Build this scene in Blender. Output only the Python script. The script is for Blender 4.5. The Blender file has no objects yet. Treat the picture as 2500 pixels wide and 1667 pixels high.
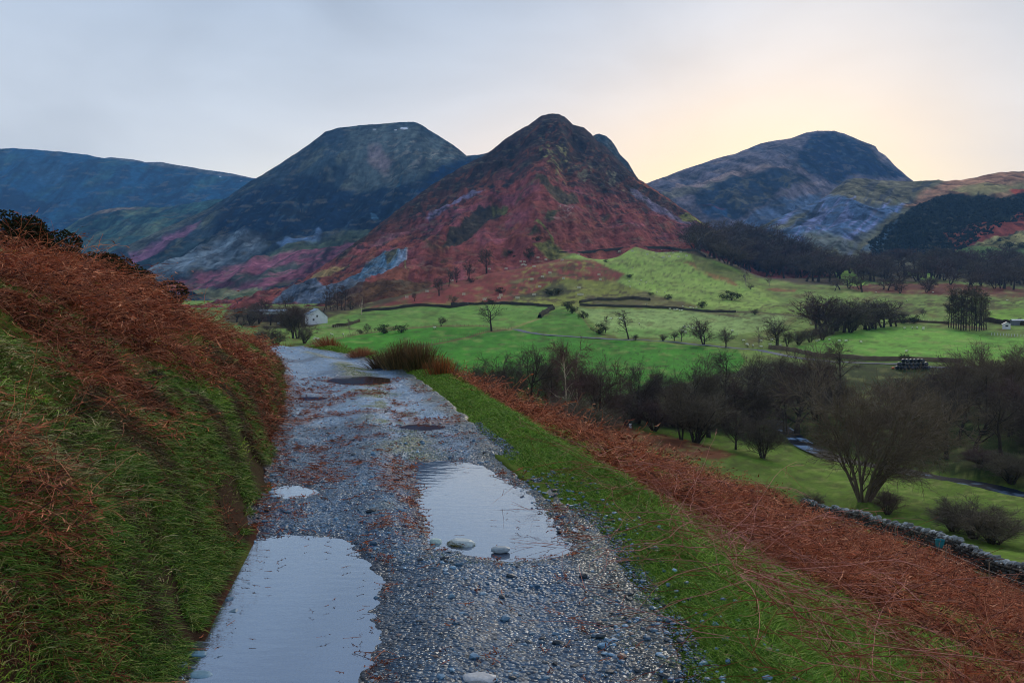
import bpy, math, random
import numpy as np
random.seed(7)
RNG = np.random.default_rng(11)
SC = bpy.context.scene
COL = SC.collection
F, CX, CY, HY = 2165.0, 1250.0, 833.5, 745.0     # camera constants in photograph pixels (2500 wide)
PITCH = math.atan((CY - HY) / F)
# ---------------------------------------------------------------- helpers
def W(px, py, D):
    """a point D metres ahead of the camera on the sight line of a photograph pixel"""
    u = (np.asarray(px, float) - CX) / F; v = (CY - np.asarray(py, float)) / F
    c, s = math.cos(PITCH), math.sin(PITCH)
    dy = c + v * s; dz = v * c - s
    return u / dy * D, np.asarray(D, float) + 0 * u, dz / dy * D
def PIX(x, y, z):
    c, s = math.cos(PITCH), math.sin(PITCH)
    y = np.maximum(y, 0.05)
    d = y * c - z * s
    d = np.maximum(d, 0.05)
    return CX + F * x / d, CY - F * (y * s + z * c) / d
def lin(c):
    c = np.asarray(c, float) / 255.0
    return np.where(c <= 0.04045, c / 12.92, ((c + 0.055) / 1.055) ** 2.4)
E_SKY = np.array([0.50, 0.56, 0.66])
def A(r, g, b, k=1.0):
    """albedo of a matt surface that shows as this sRGB colour under the dome"""
    return np.clip(lin((r, g, b)) / E_SKY * k, 0.004, 0.9)
def _h(ix, iy, seed):
    h = (ix * 374761393 + iy * 668265263 + seed * 974711 + 12345) & 0xffffffff
    h = ((h ^ (h >> 13)) * 1274126177) & 0xffffffff
    h = ((h ^ (h >> 16)) * 2246822519) & 0xffffffff
    return ((h ^ (h >> 15)) & 0xffffff) / float(0xffffff)
def vn(x, y, seed=0):
    xi = np.floor(x).astype(np.int64); yi = np.floor(y).astype(np.int64)
    fx = x - xi; fy = y - yi
    fx = fx * fx * (3 - 2 * fx); fy = fy * fy * (3 - 2 * fy)
    a = _h(xi, yi, seed); b = _h(xi + 1, yi, seed); c = _h(xi, yi + 1, seed); d = _h(xi + 1, yi + 1, seed)
    return (a + (b - a) * fx) * (1 - fy) + (c + (d - c) * fx) * fy
def fbm(x, y, o=4, seed=0, gain=0.5):
    """-1..1"""
    x = np.asarray(x, float); y = np.asarray(y, float)
    s = 0; a = 1; t = 0
    for i in range(o):
        s = s + a * (vn(x, y, seed + i * 17) * 2 - 1); t += a; a *= gain
        x, y = x * 1.93 + y * 0.41 + 7.1, y * 1.93 - x * 0.41 + 3.3
    return s / t
def ridged(x, y, o=4, seed=0):
    x = np.asarray(x, float); y = np.asarray(y, float)
    s = 0; a = 1; t = 0
    for i in range(o):
        s = s + a * (1 - np.abs(vn(x, y, seed + i * 13) * 2 - 1)); t += a; a *= 0.5
        x, y = x * 1.97 + y * 0.35 + 1.7, y * 1.97 - x * 0.35 + 9.2
    return s / t
def sm(a, b, x):
    t = np.clip((x - a) / (b - a), 0, 1); return t * t * (3 - 2 * t)
def polysd(px, py, poly):
    """signed distance, negative inside"""
    n = len(poly); d = np.full(px.shape, 1e18); ins = np.zeros(px.shape, bool)
    for i in range(n):
        x1, y1 = poly[i]; x2, y2 = poly[(i + 1) % n]
        ex, ey = x2 - x1, y2 - y1; l2 = ex * ex + ey * ey + 1e-12
        wx, wy = px - x1, py - y1
        t = np.clip((wx * ex + wy * ey) / l2, 0, 1)
        d = np.minimum(d, (wx - t * ex) ** 2 + (wy - t * ey) ** 2)
        if y1 != y2:
            cnd = (y1 > py) != (y2 > py)
            ins ^= cnd & (px < (x2 - x1) * (py - y1) / (y2 - y1) + x1)
    d = np.sqrt(d)
    return np.where(ins, -d, d)
def linesd(px, py, line):
    d = np.full(px.shape, 1e18)
    for (x1, y1), (x2, y2) in zip(line[:-1], line[1:]):
        ex, ey = x2 - x1, y2 - y1; l2 = ex * ex + ey * ey + 1e-12
        wx, wy = px - x1, py - y1
        t = np.clip((wx * ex + wy * ey) / l2, 0, 1)
        d = np.minimum(d, (wx - t * ex) ** 2 + (wy - t * ey) ** 2)
    return np.sqrt(d)
def crop(ox, oy, s, pts):
    return [(ox + x / s, oy + y / s) for x, y in pts]
class Paint:
    """surface cover (what grows or lies there; far fells include haze blue) mapped onto a terrain sheet"""
    def __init__(self, px, py, base, seed=0):
        self.px, self.py = px, py
        self.c = np.ones(px.shape + (3,)) * np.asarray(base)
        self.seed = seed
        self.w1 = fbm(px / 34, py / 22, 4, seed + 5); self.w2 = fbm(px / 30, py / 20, 4, seed + 91)
    def _mix(self, m, col, m0):
        self.c[m0] = self.c[m0] * (1 - m[..., None]) + np.asarray(col) * m[..., None]
    def poly(self, pts, col, soft=4, warp=7, amt=1.0, speck=0.0):
        xs = [p[0] for p in pts]; ys = [p[1] for p in pts]; e = soft * 2 + warp + 6
        m0 = (self.px > min(xs) - e) & (self.px < max(xs) + e) & (self.py > min(ys) - e) & (self.py < max(ys) + e)
        if not m0.any(): return
        x = self.px[m0]; y = self.py[m0]
        sd = polysd(x + self.w1[m0] * warp, y + self.w2[m0] * warp * .7, pts)
        if speck: sd = sd + fbm(x / 6, y / 3.5, 3, self.seed + 31) * speck
        self._mix(amt * (1 - sm(-soft, soft, sd)), col, m0)
    def line(self, pts, w, col, soft=1.5, warp=2, amt=1.0):
        xs = [p[0] for p in pts]; ys = [p[1] for p in pts]; e = w + soft * 2 + warp + 3
        m0 = (self.px > min(xs) - e) & (self.px < max(xs) + e) & (self.py > min(ys) - e) & (self.py < max(ys) + e)
        if not m0.any(): return
        sd = linesd(self.px[m0] + self.w1[m0] * warp, self.py[m0] + self.w2[m0] * warp, pts) - w
        self._mix(amt * (1 - sm(-soft, soft, sd)), col, m0)
    def noise(self, col, sx, sy, lo, hi, amt=1.0, seed=0, ang=0.0, poly=None, o=4, soft=8):
        ca, sa = math.cos(ang), math.sin(ang)
        x = self.px * ca - self.py * sa; y = self.px * sa + self.py * ca
        n = sm(lo, hi, fbm(x / sx, y / sy, o, self.seed + seed)) * amt
        if poly is not None:
            n = n * (1 - sm(-soft, soft, polysd(self.px + self.w1 * 6, self.py + self.w2 * 6, poly)))
        self.c = self.c * (1 - n[..., None]) + np.asarray(col) * n[..., None]
# ---------------------------------------------------------------- meshes
def mk(name, V, faces, mat, col=None, smooth=False, parent=None, link=True):
    """faces: array (n,3) / (n,4) or a list of such arrays"""
    V = np.asarray(V, dtype=np.float32).reshape(-1, 3)
    if not isinstance(faces, (list, tuple)) or (len(faces) and np.ndim(faces[0]) == 1): faces = [np.asarray(faces)]
    faces = [np.asarray(f, dtype=np.int32) for f in faces if len(f)]
    me = bpy.data.meshes.new(name)
    me.vertices.add(len(V)); me.vertices.foreach_set('co', V.ravel())
    loops = np.concatenate([f.ravel() for f in faces]); me.loops.add(len(loops)); me.loops.foreach_set('vertex_index', loops)
    tot = np.concatenate([np.full(len(f), f.shape[1], np.int32) for f in faces])
    start = np.concatenate([[0], np.cumsum(tot)[:-1]]).astype(np.int32)
    me.polygons.add(len(tot)); me.polygons.foreach_set('loop_start', start); me.polygons.foreach_set('loop_total', tot)
    me.polygons.foreach_set('use_smooth', np.full(len(tot), bool(smooth)))
    me.update(calc_edges=True)
    if col is not None:
        col = np.asarray(col, dtype=np.float32)
        if col.ndim == 1: col = np.tile(col, (len(V), 1))
        c4 = np.ones((len(V), 4), np.float32); c4[:, :3] = col
        a = me.color_attributes.new('Col', 'FLOAT_COLOR', 'POINT'); a.data.foreach_set('color', c4.ravel())
    if mat is not None: me.materials.append(mat)
    o = bpy.data.objects.new(name, me)
    if link: COL.objects.link(o)
    if parent is not None: o.parent = parent
    return o
def grid_faces(nr, nc):
    i = np.arange(nr - 1)[:, None] * nc + np.arange(nc - 1)[None, :]
    i = i.ravel()
    return np.stack([i, i + 1, i + nc + 1, i + nc], 1)
def tag(o, label=None, cat=None, group=None, kind=None):
    if label: o['label'] = label
    if cat: o['category'] = cat
    if group: o['group'] = group
    if kind: o['kind'] = kind
    return o
def empty(name, loc, rz=0.0):
    o = bpy.data.objects.new(name, None); COL.objects.link(o); o.location = loc; o.rotation_euler = (0, 0, rz)
    o.empty_display_size = 0.2
    return o
class MB:
    """collects boxes, tubes, lumps into one mesh"""
    def __init__(self): self.V = []; self.F3 = []; self.F4 = []; self.C = []; self.n = 0
    def add(self, V, f3=(), f4=(), col=None):
        V = np.asarray(V, float).reshape(-1, 3)
        if len(f3): self.F3.append(np.asarray(f3) + self.n)
        if len(f4): self.F4.append(np.asarray(f4) + self.n)
        self.V.append(V); self.n += len(V)
        self.C.append(np.tile(np.asarray(col if col is not None else (1, 1, 1), float), (len(V), 1)) if col is None or np.ndim(col) == 1 else np.asarray(col))
    def box(self, c, s, rz=0.0, col=None, tilt=0.0):
        x, y, z = [v / 2 for v in s]
        P = np.array([[-x, -y, -z], [x, -y, -z], [x, y, -z], [-x, y, -z], [-x, -y, z], [x, -y, z], [x, y, z], [-x, y, z]])
        if tilt: ct, st = math.cos(tilt), math.sin(tilt); P = P @ np.array([[1, 0, 0], [0, ct, st], [0, -st, ct]])
        cr, sr = math.cos(rz), math.sin(rz)
        P = P @ np.array([[cr, sr, 0], [-sr, cr, 0], [0, 0, 1]]) + np.asarray(c, float)
        self.add(P, (), [[0, 3, 2, 1], [4, 5, 6, 7], [0, 1, 5, 4], [1, 2, 6, 5], [2, 3, 7, 6], [3, 0, 4, 7]], col)
    def tube(self, pts, rad, n=5, col=None, cap=True):
        pts = np.asarray(pts, float); m = len(pts)
        rad = np.broadcast_to(np.asarray(rad, float), (m,))
        d = np.gradient(pts, axis=0); d /= np.linalg.norm(d, axis=1)[:, None] + 1e-9
        ref = np.array([0, 0, 1.0]) if abs(d[0][2]) < .9 else np.array([1.0, 0, 0])
        a = np.cross(d, ref); a /= np.linalg.norm(a, axis=1)[:, None] + 1e-9; b = np.cross(d, a)
        th = np.arange(n) * 2 * math.pi / n
        V = pts[:, None, :] + rad[:, None, None] * (np.cos(th)[None, :, None] * a[:, None, :] + np.sin(th)[None, :, None] * b[:, None, :])
        i = np.arange(m - 1)[:, None] * n; j = np.arange(n)[None, :]; k = (j + 1) % n
        f4 = np.stack([i + j, i + k, i + n + k, i + n + j], -1).reshape(-1, 4)
        self.add(V.reshape(-1, 3), (), f4, col)
    def build(self, name, mat, parent=None, smooth=False, usecol=True):
        V = np.concatenate(self.V); fs = []
        if self.F3: fs.append(np.concatenate(self.F3))
        if self.F4: fs.append(np.concatenate(self.F4))
        return mk(name, V, fs, mat, np.concatenate(self.C) if usecol else None, smooth, parent)
def rot_rand(n):
    q = RNG.normal(size=(n, 4)); q /= np.linalg.norm(q, axis=1)[:, None]
    w, x, y, z = q.T
    return np.stack([1 - 2 * (y * y + z * z), 2 * (x * y - z * w), 2 * (x * z + y * w),
                     2 * (x * y + z * w), 1 - 2 * (x * x + z * z), 2 * (y * z - x * w),
                     2 * (x * z - y * w), 2 * (y * z + x * w), 1 - 2 * (x * x + y * y)], 1).reshape(-1, 3, 3)
def ico(sub=0):
    t = (1 + 5 ** .5) / 2
    V = np.array([(-1, t, 0), (1, t, 0), (-1, -t, 0), (1, -t, 0), (0, -1, t), (0, 1, t), (0, -1, -t), (0, 1, -t), (t, 0, -1), (t, 0, 1), (-t, 0, -1), (-t, 0, 1)], float)
    V /= np.linalg.norm(V[0])
    Fc = [(0, 11, 5), (0, 5, 1), (0, 1, 7), (0, 7, 10), (0, 10, 11), (1, 5, 9), (5, 11, 4), (11, 10, 2), (10, 7, 6), (7, 1, 8), (3, 9, 4), (3, 4, 2), (3, 2, 6), (3, 6, 8), (3, 8, 9), (4, 9, 5), (2, 4, 11), (6, 2, 10), (8, 6, 7), (9, 8, 1)]
    for _ in range(sub):
        V = list(map(tuple, V)); mid = {}; nf = []
        def m(a, b):
            k = (min(a, b), max(a, b))
            if k not in mid:
                p = (np.array(V[a]) + np.array(V[b])) / 2; p /= np.linalg.norm(p); V.append(tuple(p)); mid[k] = len(V) - 1
            return mid[k]
        for a, b, c in Fc:
            ab, bc, ca = m(a, b), m(b, c), m(c, a); nf += [(a, ab, ca), (b, bc, ab), (c, ca, bc), (ab, bc, ca)]
        Fc = nf; V = np.array(V)
    return np.array(V), np.array(Fc)
# ---------------------------------------------------------------- materials
def nodes(name):
    m = bpy.data.materials.new(name); m.use_nodes = True
    nt = m.node_tree; bs = nt.nodes['Principled BSDF']
    return m, nt, bs
def N(nt, typ, **kw):
    n = nt.nodes.new(typ)
    for k, v in kw.items():
        if k == 'inp':
            for a, b in v.items(): n.inputs[a].default_value = b
        else: setattr(n, k, v)
    return n
def col_mat(name, rough=0.9, spec=0.2, scale=1.0, var=0.35, bump=0.0, bscale=None, sat=0.0, stretch=(1, 1, 1), detail=6, translucent=0.0, coat=0.0):
    """colour from the Col attribute, broken up by two scales of noise, with bump"""
    m, nt, bs = nodes(name)
    L = nt.links.new
    at = N(nt, 'ShaderNodeAttribute', attribute_name='Col')
    tc = N(nt, 'ShaderNodeTexCoord'); mp = N(nt, 'ShaderNodeMapping'); mp.inputs['Scale'].default_value = stretch
    L(tc.outputs['Object'], mp.inputs['Vector'])
    src = at.outputs['Color']
    if var:
        n1 = N(nt, 'ShaderNodeTexNoise', inp={'Scale': 1.0 / scale, 'Detail': detail, 'Roughness': 0.65})
        L(mp.outputs[0], n1.inputs['Vector'])
        mr = N(nt, 'ShaderNodeMapRange', inp={'From Min': 0.25, 'From Max': 0.75, 'To Min': 1 - var, 'To Max': 1 + var})
        L(n1.outputs['Fac'], mr.inputs['Value'])
        mx = N(nt, 'ShaderNodeVectorMath', operation='SCALE'); L(src, mx.inputs[0]); L(mr.outputs[0], mx.inputs['Scale'])
        src = mx.outputs[0]
    L(src, bs.inputs['Base Color'])
    bs.inputs['Roughness'].default_value = rough; bs.inputs['Specular IOR Level'].default_value = spec
    if coat: bs.inputs['Coat Weight'].default_value = coat; bs.inputs['Coat Roughness'].default_value = 0.25
    if bump:
        n2 = N(nt, 'ShaderNodeTexNoise', inp={'Scale': 1.0 / (bscale or scale), 'Detail': 8, 'Roughness': 0.7})
        L(mp.outputs[0], n2.inputs['Vector'])
        bp = N(nt, 'ShaderNodeBump', inp={'Strength': 1.0, 'Distance': bump}); L(n2.outputs['Fac'], bp.inputs['Height'])
        L(bp.outputs[0], bs.inputs['Normal'])
    return m
def plain(name, rgb, rough=0.6, spec=0.4, metal=0.0, noise=0.15, nscale=3.0):
    m, nt, bs = nodes(name); L = nt.links.new
    n1 = N(nt, 'ShaderNodeTexNoise', inp={'Scale': nscale, 'Detail': 5})
    tc = N(nt, 'ShaderNodeTexCoord'); L(tc.outputs['Object'], n1.inputs['Vector'])
    mr = N(nt, 'ShaderNodeMapRange', inp={'From Min': .3, 'From Max': .7, 'To Min': 1 - noise, 'To Max': 1 + noise}); L(n1.outputs['Fac'], mr.inputs['Value'])
    mx = N(nt, 'ShaderNodeVectorMath', operation='SCALE'); mx.inputs[0].default_value = tuple(rgb); L(mr.outputs[0], mx.inputs['Scale'])
    L(mx.outputs[0], bs.inputs['Base Color'])
    bs.inputs['Roughness'].default_value = rough; bs.inputs['Specular IOR Level'].default_value = spec; bs.inputs['Metallic'].default_value = metal
    return m
# ================================================================ camera, sky, light
cam_d = bpy.data.cameras.new('camera'); cam = bpy.data.objects.new('camera', cam_d); COL.objects.link(cam)
cam.location = (0, 0, 0); cam.rotation_euler = (math.pi / 2 - PITCH, 0, 0)
cam_d.sensor_width = 36.0; cam_d.lens = 36.0 * F / 2500.0; cam_d.clip_start = 0.05; cam_d.clip_end = 40000
SC.camera = cam
SC.view_settings.view_transform = 'Standard'; SC.view_settings.look = 'None'
SC.view_settings.exposure = 0.0; SC.view_settings.gamma = 1.0
SC.cycles.use_denoising = True; SC.cycles.filter_width = 1.05
SC.cycles.max_bounces = 6; SC.cycles.diffuse_bounces = 3; SC.cycles.glossy_bounces = 3; SC.cycles.transmission_bounces = 2
SC.cycles.volume_bounces = 0; SC.cycles.transparent_max_bounces = 4
SC.cycles.sample_clamp_indirect = 3.0; SC.cycles.sample_clamp_direct = 2.5
HAZE_D, HAZE_C = 8.0e-5, (0.20, 0.50, 1.0)
SUN_AZ, SUN_EL = math.radians(19), math.radians(17)      # clockwise from +Y
def make_world():
    w = bpy.data.worlds.new('World'); SC.world = w; w.use_nodes = True
    nt = w.node_tree; L = nt.links.new; bg = nt.nodes['Background']
    sky = N(nt, 'ShaderNodeTexSky', sky_type='NISHITA', sun_disc=False)
    sky.sun_elevation = SUN_EL; sky.sun_rotation = SUN_AZ; sky.air_density = 1.5; sky.dust_density = 2.5
    tc = N(nt, 'ShaderNodeTexCoord')
    sep = N(nt, 'ShaderNodeSeparateXYZ'); L(tc.outputs['Generated'], sep.inputs[0])
    # overcast deck: colour by elevation, allowing for the air in front of it
    r = N(nt, 'ShaderNodeValToRGB'); cr = r.color_ramp; L(sep.outputs['Z'], r.inputs[0])
    def S(c, z, mul=1.0):
        T = math.exp(-HAZE_D * min(6900.0, 1150.0 / max(z, .01)))
        return tuple(np.clip((lin(c) * mul - (1 - T) * np.array(HAZE_C) * .45) / T / 2, 0, 1)) + (1,)
    stops = [(0.0, (220, 229, 238)), (0.10, (218, 227, 237)), (0.19, (204, 217, 234)), (0.32, (180, 198, 222)), (0.46, (156, 176, 208)), (1.0, (146, 166, 200))]
    while len(cr.elements) < len(stops): cr.elements.new(0.5)
    for e, (p, c) in zip(cr.elements, stops): e.position = p; e.color = S(c, p)
    # warm glow over the valley head: distance from the glow direction, stretched sideways
    def glow(az, el, sx, sy, col, src, amt):
        # horizontal offset: azimuth via atan2
        at = N(nt, 'ShaderNodeMath', operation='ARCTAN2'); L(sep.outputs['X'], at.inputs[0]); L(sep.outputs['Y'], at.inputs[1])
        a = N(nt, 'ShaderNodeMath', operation='SUBTRACT'); L(at.outputs[0], a.inputs[0]); a.inputs[1].default_value = math.radians(az)
        a2 = N(nt, 'ShaderNodeMath', operation='DIVIDE'); L(a.outputs[0], a2.inputs[0]); a2.inputs[1].default_value = math.radians(sx)
        b = N(nt, 'ShaderNodeMath', operation='SUBTRACT'); L(sep.outputs['Z'], b.inputs[0]); b.inputs[1].default_value = math.sin(math.radians(el))
        b2 = N(nt, 'ShaderNodeMath', operation='DIVIDE'); L(b.outputs[0], b2.inputs[0]); b2.inputs[1].default_value = math.sin(math.radians(sy))
        p1 = N(nt, 'ShaderNodeMath', operation='MULTIPLY'); L(a2.outputs[0], p1.inputs[0]); L(a2.outputs[0], p1.inputs[1])
        p2 = N(nt, 'ShaderNodeMath', operation='MULTIPLY_ADD'); L(b2.outputs[0], p2.inputs[0]); L(b2.outputs[0], p2.inputs[1]); L(p1.outputs[0], p2.inputs[2])
        ng = N(nt, 'ShaderNodeMath', operation='MULTIPLY'); L(p2.outputs[0], ng.inputs[0]); ng.inputs[1].default_value = -1.0
        ex = N(nt, 'ShaderNodeMath', operation='EXPONENT'); L(ng.outputs[0], ex.inputs[0])
        am = N(nt, 'ShaderNodeMath', operation='MULTIPLY'); L(ex.outputs[0], am.inputs[0]); am.inputs[1].default_value = amt
        mx = N(nt, 'ShaderNodeMix', data_type='RGBA'); L(am.outputs[0], mx.inputs['Factor']); L(src, mx.inputs['A'])
        mx.inputs['B'].default_value = S(col, math.sin(math.radians(el + 2)))
        return mx.outputs['Result']
    # soft cloud streaks
    mp = N(nt, 'ShaderNodeMapping'); mp.inputs['Scale'].default_value = (1.8, 1.8, 4.2); mp.inputs['Rotation'].default_value = (0.12, 0.05, 0)
    L(tc.outputs['Generated'], mp.inputs[0])
    nz = N(nt, 'ShaderNodeTexNoise', inp={'Scale': 1.6, 'Detail': 5, 'Roughness': 0.5, 'Distortion': 0.4}); L(mp.outputs[0], nz.inputs['Vector'])
    mr = N(nt, 'ShaderNodeMapRange', inp={'From Min': .3, 'From Max': .7, 'To Min': 0.80, 'To Max': 1.10}); L(nz.outputs['Fac'], mr.inputs['Value'])
    s = N(nt, 'ShaderNodeVectorMath', operation='SCALE'); L(r.outputs[0], s.inputs[0]); L(mr.outputs[0], s.inputs['Scale'])
    c = glow(-14, 5.5, 9, 4.0, (238, 240, 240), s.outputs[0], 0.85)
    c = glow(-1, 7.0, 9, 3.6, (250, 240, 234), c, 0.8)
    c = glow(14, 4.5, 15, 7.4, (255, 218, 190), c, 0.9)
    c = glow(16, 5.5, 11, 4.6, (255, 244, 206), c, 0.95)
    m = N(nt, 'ShaderNodeMix', data_type='RGBA'); m.inputs['Factor'].default_value = 0.93
    sk = N(nt, 'ShaderNodeVectorMath', operation='SCALE'); L(sky.outputs[0], sk.inputs[0]); sk.inputs['Scale'].default_value = 0.06
    L(sk.outputs[0], m.inputs['A']); L(c, m.inputs['B'])
    L(m.outputs['Result'], bg.inputs['Color']); bg.inputs['Strength'].default_value = 2.0
make_world()
sd_ = bpy.data.lights.new('sun', 'SUN'); sun = bpy.data.objects.new('sun', sd_); COL.objects.link(sun)
sd_.energy = 1.5; sd_.angle = math.radians(14); sd_.color = (1.0, 0.86, 0.68)
from mathutils import Vector
dirv = Vector((math.sin(SUN_AZ) * math.cos(SUN_EL + .2), math.cos(SUN_AZ) * math.cos(SUN_EL + .2), math.sin(SUN_EL + .2)))
sun.rotation_euler = dirv.to_track_quat('Z', 'Y').to_euler()
# ================================================================ ground height
TY = np.array([-6, 0, 3.8, 4.6, 6.2, 7.4, 8.9, 10.6, 12.4, 14.9, 18.7, 22, 25, 30, 40])
TL = np.array([-1.0, -1.15, -1.44, -1.60, -1.86, -2.09, -2.4, -2.8, -3.2, -3.8, -4.8, -5.8, -6.9, -9.3, -15.5])
TR = np.array([1.15, 0.95, .70, .68, .52, .28, -.10, -.49, -.86, -1.42, -2.4, -3.8, -5.7, -8.0, -13.0])
def xl(y): return np.interp(y, TY, TL)
def xr(y): return np.interp(y, TY, TR)
def zt(y): return -1.70 + 0.0185 * np.clip(y, -6, 26) - 0.06 * np.clip(y - 26, 0, 40)
def near_z(x, y):
    """bank, track and the top of the bracken slope"""
    a, b = xl(y), xr(y); z0 = zt(y)
    t = a - x; s = x - b
    ht = np.interp(y, [-6, 3, 7, 9, 11, 13, 16, 20, 23, 26, 30], [3.2, 2.95, 2.65, 2.45, 2.15, 1.62, 1.0, .38, .05, -.1, -.3])
    wdt = np.maximum(-a - 0 - 0, 1) * 0 + np.interp(y, [-6, 5, 12, 20, 25], [5.4, 5.0, 3.7, 1.5, .6])
    tt = np.clip(t / wdt, 0, 3)
    lip = np.minimum(ht * .35, 0.55) * sm(0.0, 0.42, t)
    rise = lip + (ht - lip) * (1 - np.exp(-1.5 * np.clip(tt - .03, 0, 3))) / (1 - math.exp(-1.5))
    rise = np.minimum(rise, ht * 1.12)
    bump = (0.20 * fbm(x * 1.2, y * 1.2, 3, 3) + .12 * (ridged(x * 3.4, y * 3.4, 2, 5) - .5)) * sm(0.15, .9, t)
    zl = z0 + rise + bump
    vw = np.interp(y, [0, 4, 8, 15, 25], [.52, .46, .66, .62, .55])
    g1 = np.interp(y, [0, 10, 30], [.50, .47, .34])
    dr = np.clip(s - vw, 0, 1e3)
    zr = z0 + 0.07 * sm(0, .35, s) - g1 * dr - 0.12 * sm(0, .5, dr) + 0.09 * fbm(x * 1.1 + 9, y * 1.1, 3, 8) * sm(.1, 1.2, s)
    return np.where(t > 0, zl, np.where(s > 0, zr, z0))
CP = []      # control points x, y, z
for y_ in (-6, -3, 0, 3, 6, 9, 12, 16, 20):
    for x_ in (-7.5, -5.2, -3.5): CP.append((x_, y_, float(near_z(np.array(x_), np.array(y_)))))
    a_, b_ = float(xl(y_)), float(xr(y_))
    for x_ in (a_ - .6, (a_ + b_) / 2, b_ + .4, b_ + 2.5, b_ + 6, b_ + 12): CP.append((x_, y_, float(near_z(np.array(x_), np.array(y_)))))
    if y_ <= 12: CP.append((27, y_, -12.5 - .08 * max(y_, 0)))
    CP.append((-12, y_, np.interp(y_, [0, 9, 20], [2.4, 1.6, -.6]))); CP.append((-25, y_, np.interp(y_, [0, 9, 20], [4, 3, 0])))
for x_, y_, z_ in ((-7, 23, -1.7), (-9, 18, -.8), (-11, 14, .2), (-12, 20, -.9), (-20, 20, -.2), (-12, 28, -2.2), (-9.5, 30, -2.2), (-16, 40, -4.2), (-8, 30, -2.0), (-30, 45, -4), (-45, 20, 1),
                   (-2.4, 25, -1.9), (-1, 30, -3.2), (-25, 60, -6), (-60, 120, -10), (-100, 200, -12), (-200, 400, -8), (-400, 700, 4), (-700, 1200, 20),
                   (-40, 100, -9), (-90, 300, -12), (-20, 90, -10), (-10, 60, -7.5), (0, 50, -9), (2, 60, -12), (4, 100, -17), (-5, 130, -16), (-10, 200, -18.5),
                   (12, 50, -12.2), (8, 75, -16), (20, 65, -16), (10, 120, -20), (20, 150, -20.5), (28, 110, -21), (22, 40, -13), (26, 25, -13.6), (24, 85, -18),
                   (60, 40, -21), (80, 80, -25), (120, 60, -26), (60, 0, -19), (120, -30, -24), (300, 100, -24), (-60, -60, 12), (0, -60, -3), (60, -60, -18), (0, -20, -1.9), (20, -20, -11), (-12, -20, 2.8),
                   (150, 180, -25), (250, 250, -22), (500, 500, -12), (900, 900, 25), (400, 300, -20)):
    CP.append((x_, y_, z_))
for p in ((560, 792, 480), (600, 762, 650), (450, 738, 1000), (620, 738, 900), (650, 795, 500), (760, 790, 520), (830, 765, 600), (950, 752, 640), (1100, 748, 640), (1250, 748, 620), (1330, 750, 600),
          (900, 790, 470), (1060, 790, 450), (1200, 806, 420), (1060, 830, 360), (900, 830, 370), (800, 850, 330), (740, 870, 300), (1100, 900, 265), (1300, 880, 280), (1450, 940, 235), (1250, 960, 225), (1000, 920, 250),
          (1400, 800, 420), (1500, 790, 450), (1400, 762, 540), (1600, 770, 520), (1500, 830, 370), (1650, 830, 380), (1800, 850, 350), (1900, 870, 320), (1700, 745, 620), (1850, 760, 570), (1650, 722, 700), (1500, 715, 720), (1350, 728, 690),
          (960, 735, 680), (1100, 700, 740), (1200, 672, 800), (1300, 652, 840), (1380, 640, 870), (1430, 685, 790), (1200, 712, 720), (1300, 700, 750),
          (1500, 640, 900), (1600, 622, 960), (1700, 650, 860), (1550, 603, 990), (1400, 618, 930), (1700, 610, 980), (1800, 650, 900), (1600, 680, 800), (1750, 700, 760),
          (1850, 700, 800), (1900, 682, 900), (2000, 712, 780), (2000, 740, 680), (2100, 740, 680), (2200, 722, 750), (2300, 742, 660), (2400, 742, 650), (2400, 702, 850), (2480, 662, 1100), (2200, 692, 900), (2100, 655, 1150), (2300, 662, 1100),
          (2000, 800, 480), (2200, 795, 500), (2300, 810, 460), (2400, 820, 430), (2100, 830, 400), (2000, 855, 340), (2200, 880, 305), (2400, 880, 300), (2480, 900, 280), (2200, 905, 285), (2050, 910, 275), (1900, 900, 290),
          (1950, 1066, 185), (2020, 1100, 165), (2270, 1152, 140), (2500, 1190, 125), (2100, 1010, 205), (2300, 1010, 200), (2480, 1070, 158), (1900, 985, 225), (1750, 960, 240), (1600, 960, 235), (1560, 1045, 150), (1450, 1010, 165),
          (1800, 1092, 140), (1900, 1132, 126), (2100, 1220, 96), (2300, 1262, 84)):
    x_, y_, z_ = W(*p); CP.append((float(x_), float(y_), float(z_)))
WALLP = [(1960, 1212, 92), (2040, 1228, 80), (2120, 1246, 70), (2200, 1268, 62), (2280, 1291, 56), (2360, 1316, 51), (2440, 1345, 47), (2520, 1374, 43.5), (2640, 1420, 39), (2900, 1520, 33)]
for p in WALLP:
    x_, y_, z_ = W(*p); CP.append((float(x_), float(y_), float(z_) - 1.35))
    CP.append((float(x_) + 5, float(y_) + 1, float(z_) - 2.3))
for p in ((1400, 1050, 26), (1500, 1085, 31), (1650, 1135, 40), (1800, 1185, 54), (1900, 1214, 66)):   # brow of the bracken slope
    x_, y_, z_ = W(*p); CP.append((float(x_), float(y_), float(z_) - .45))
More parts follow.
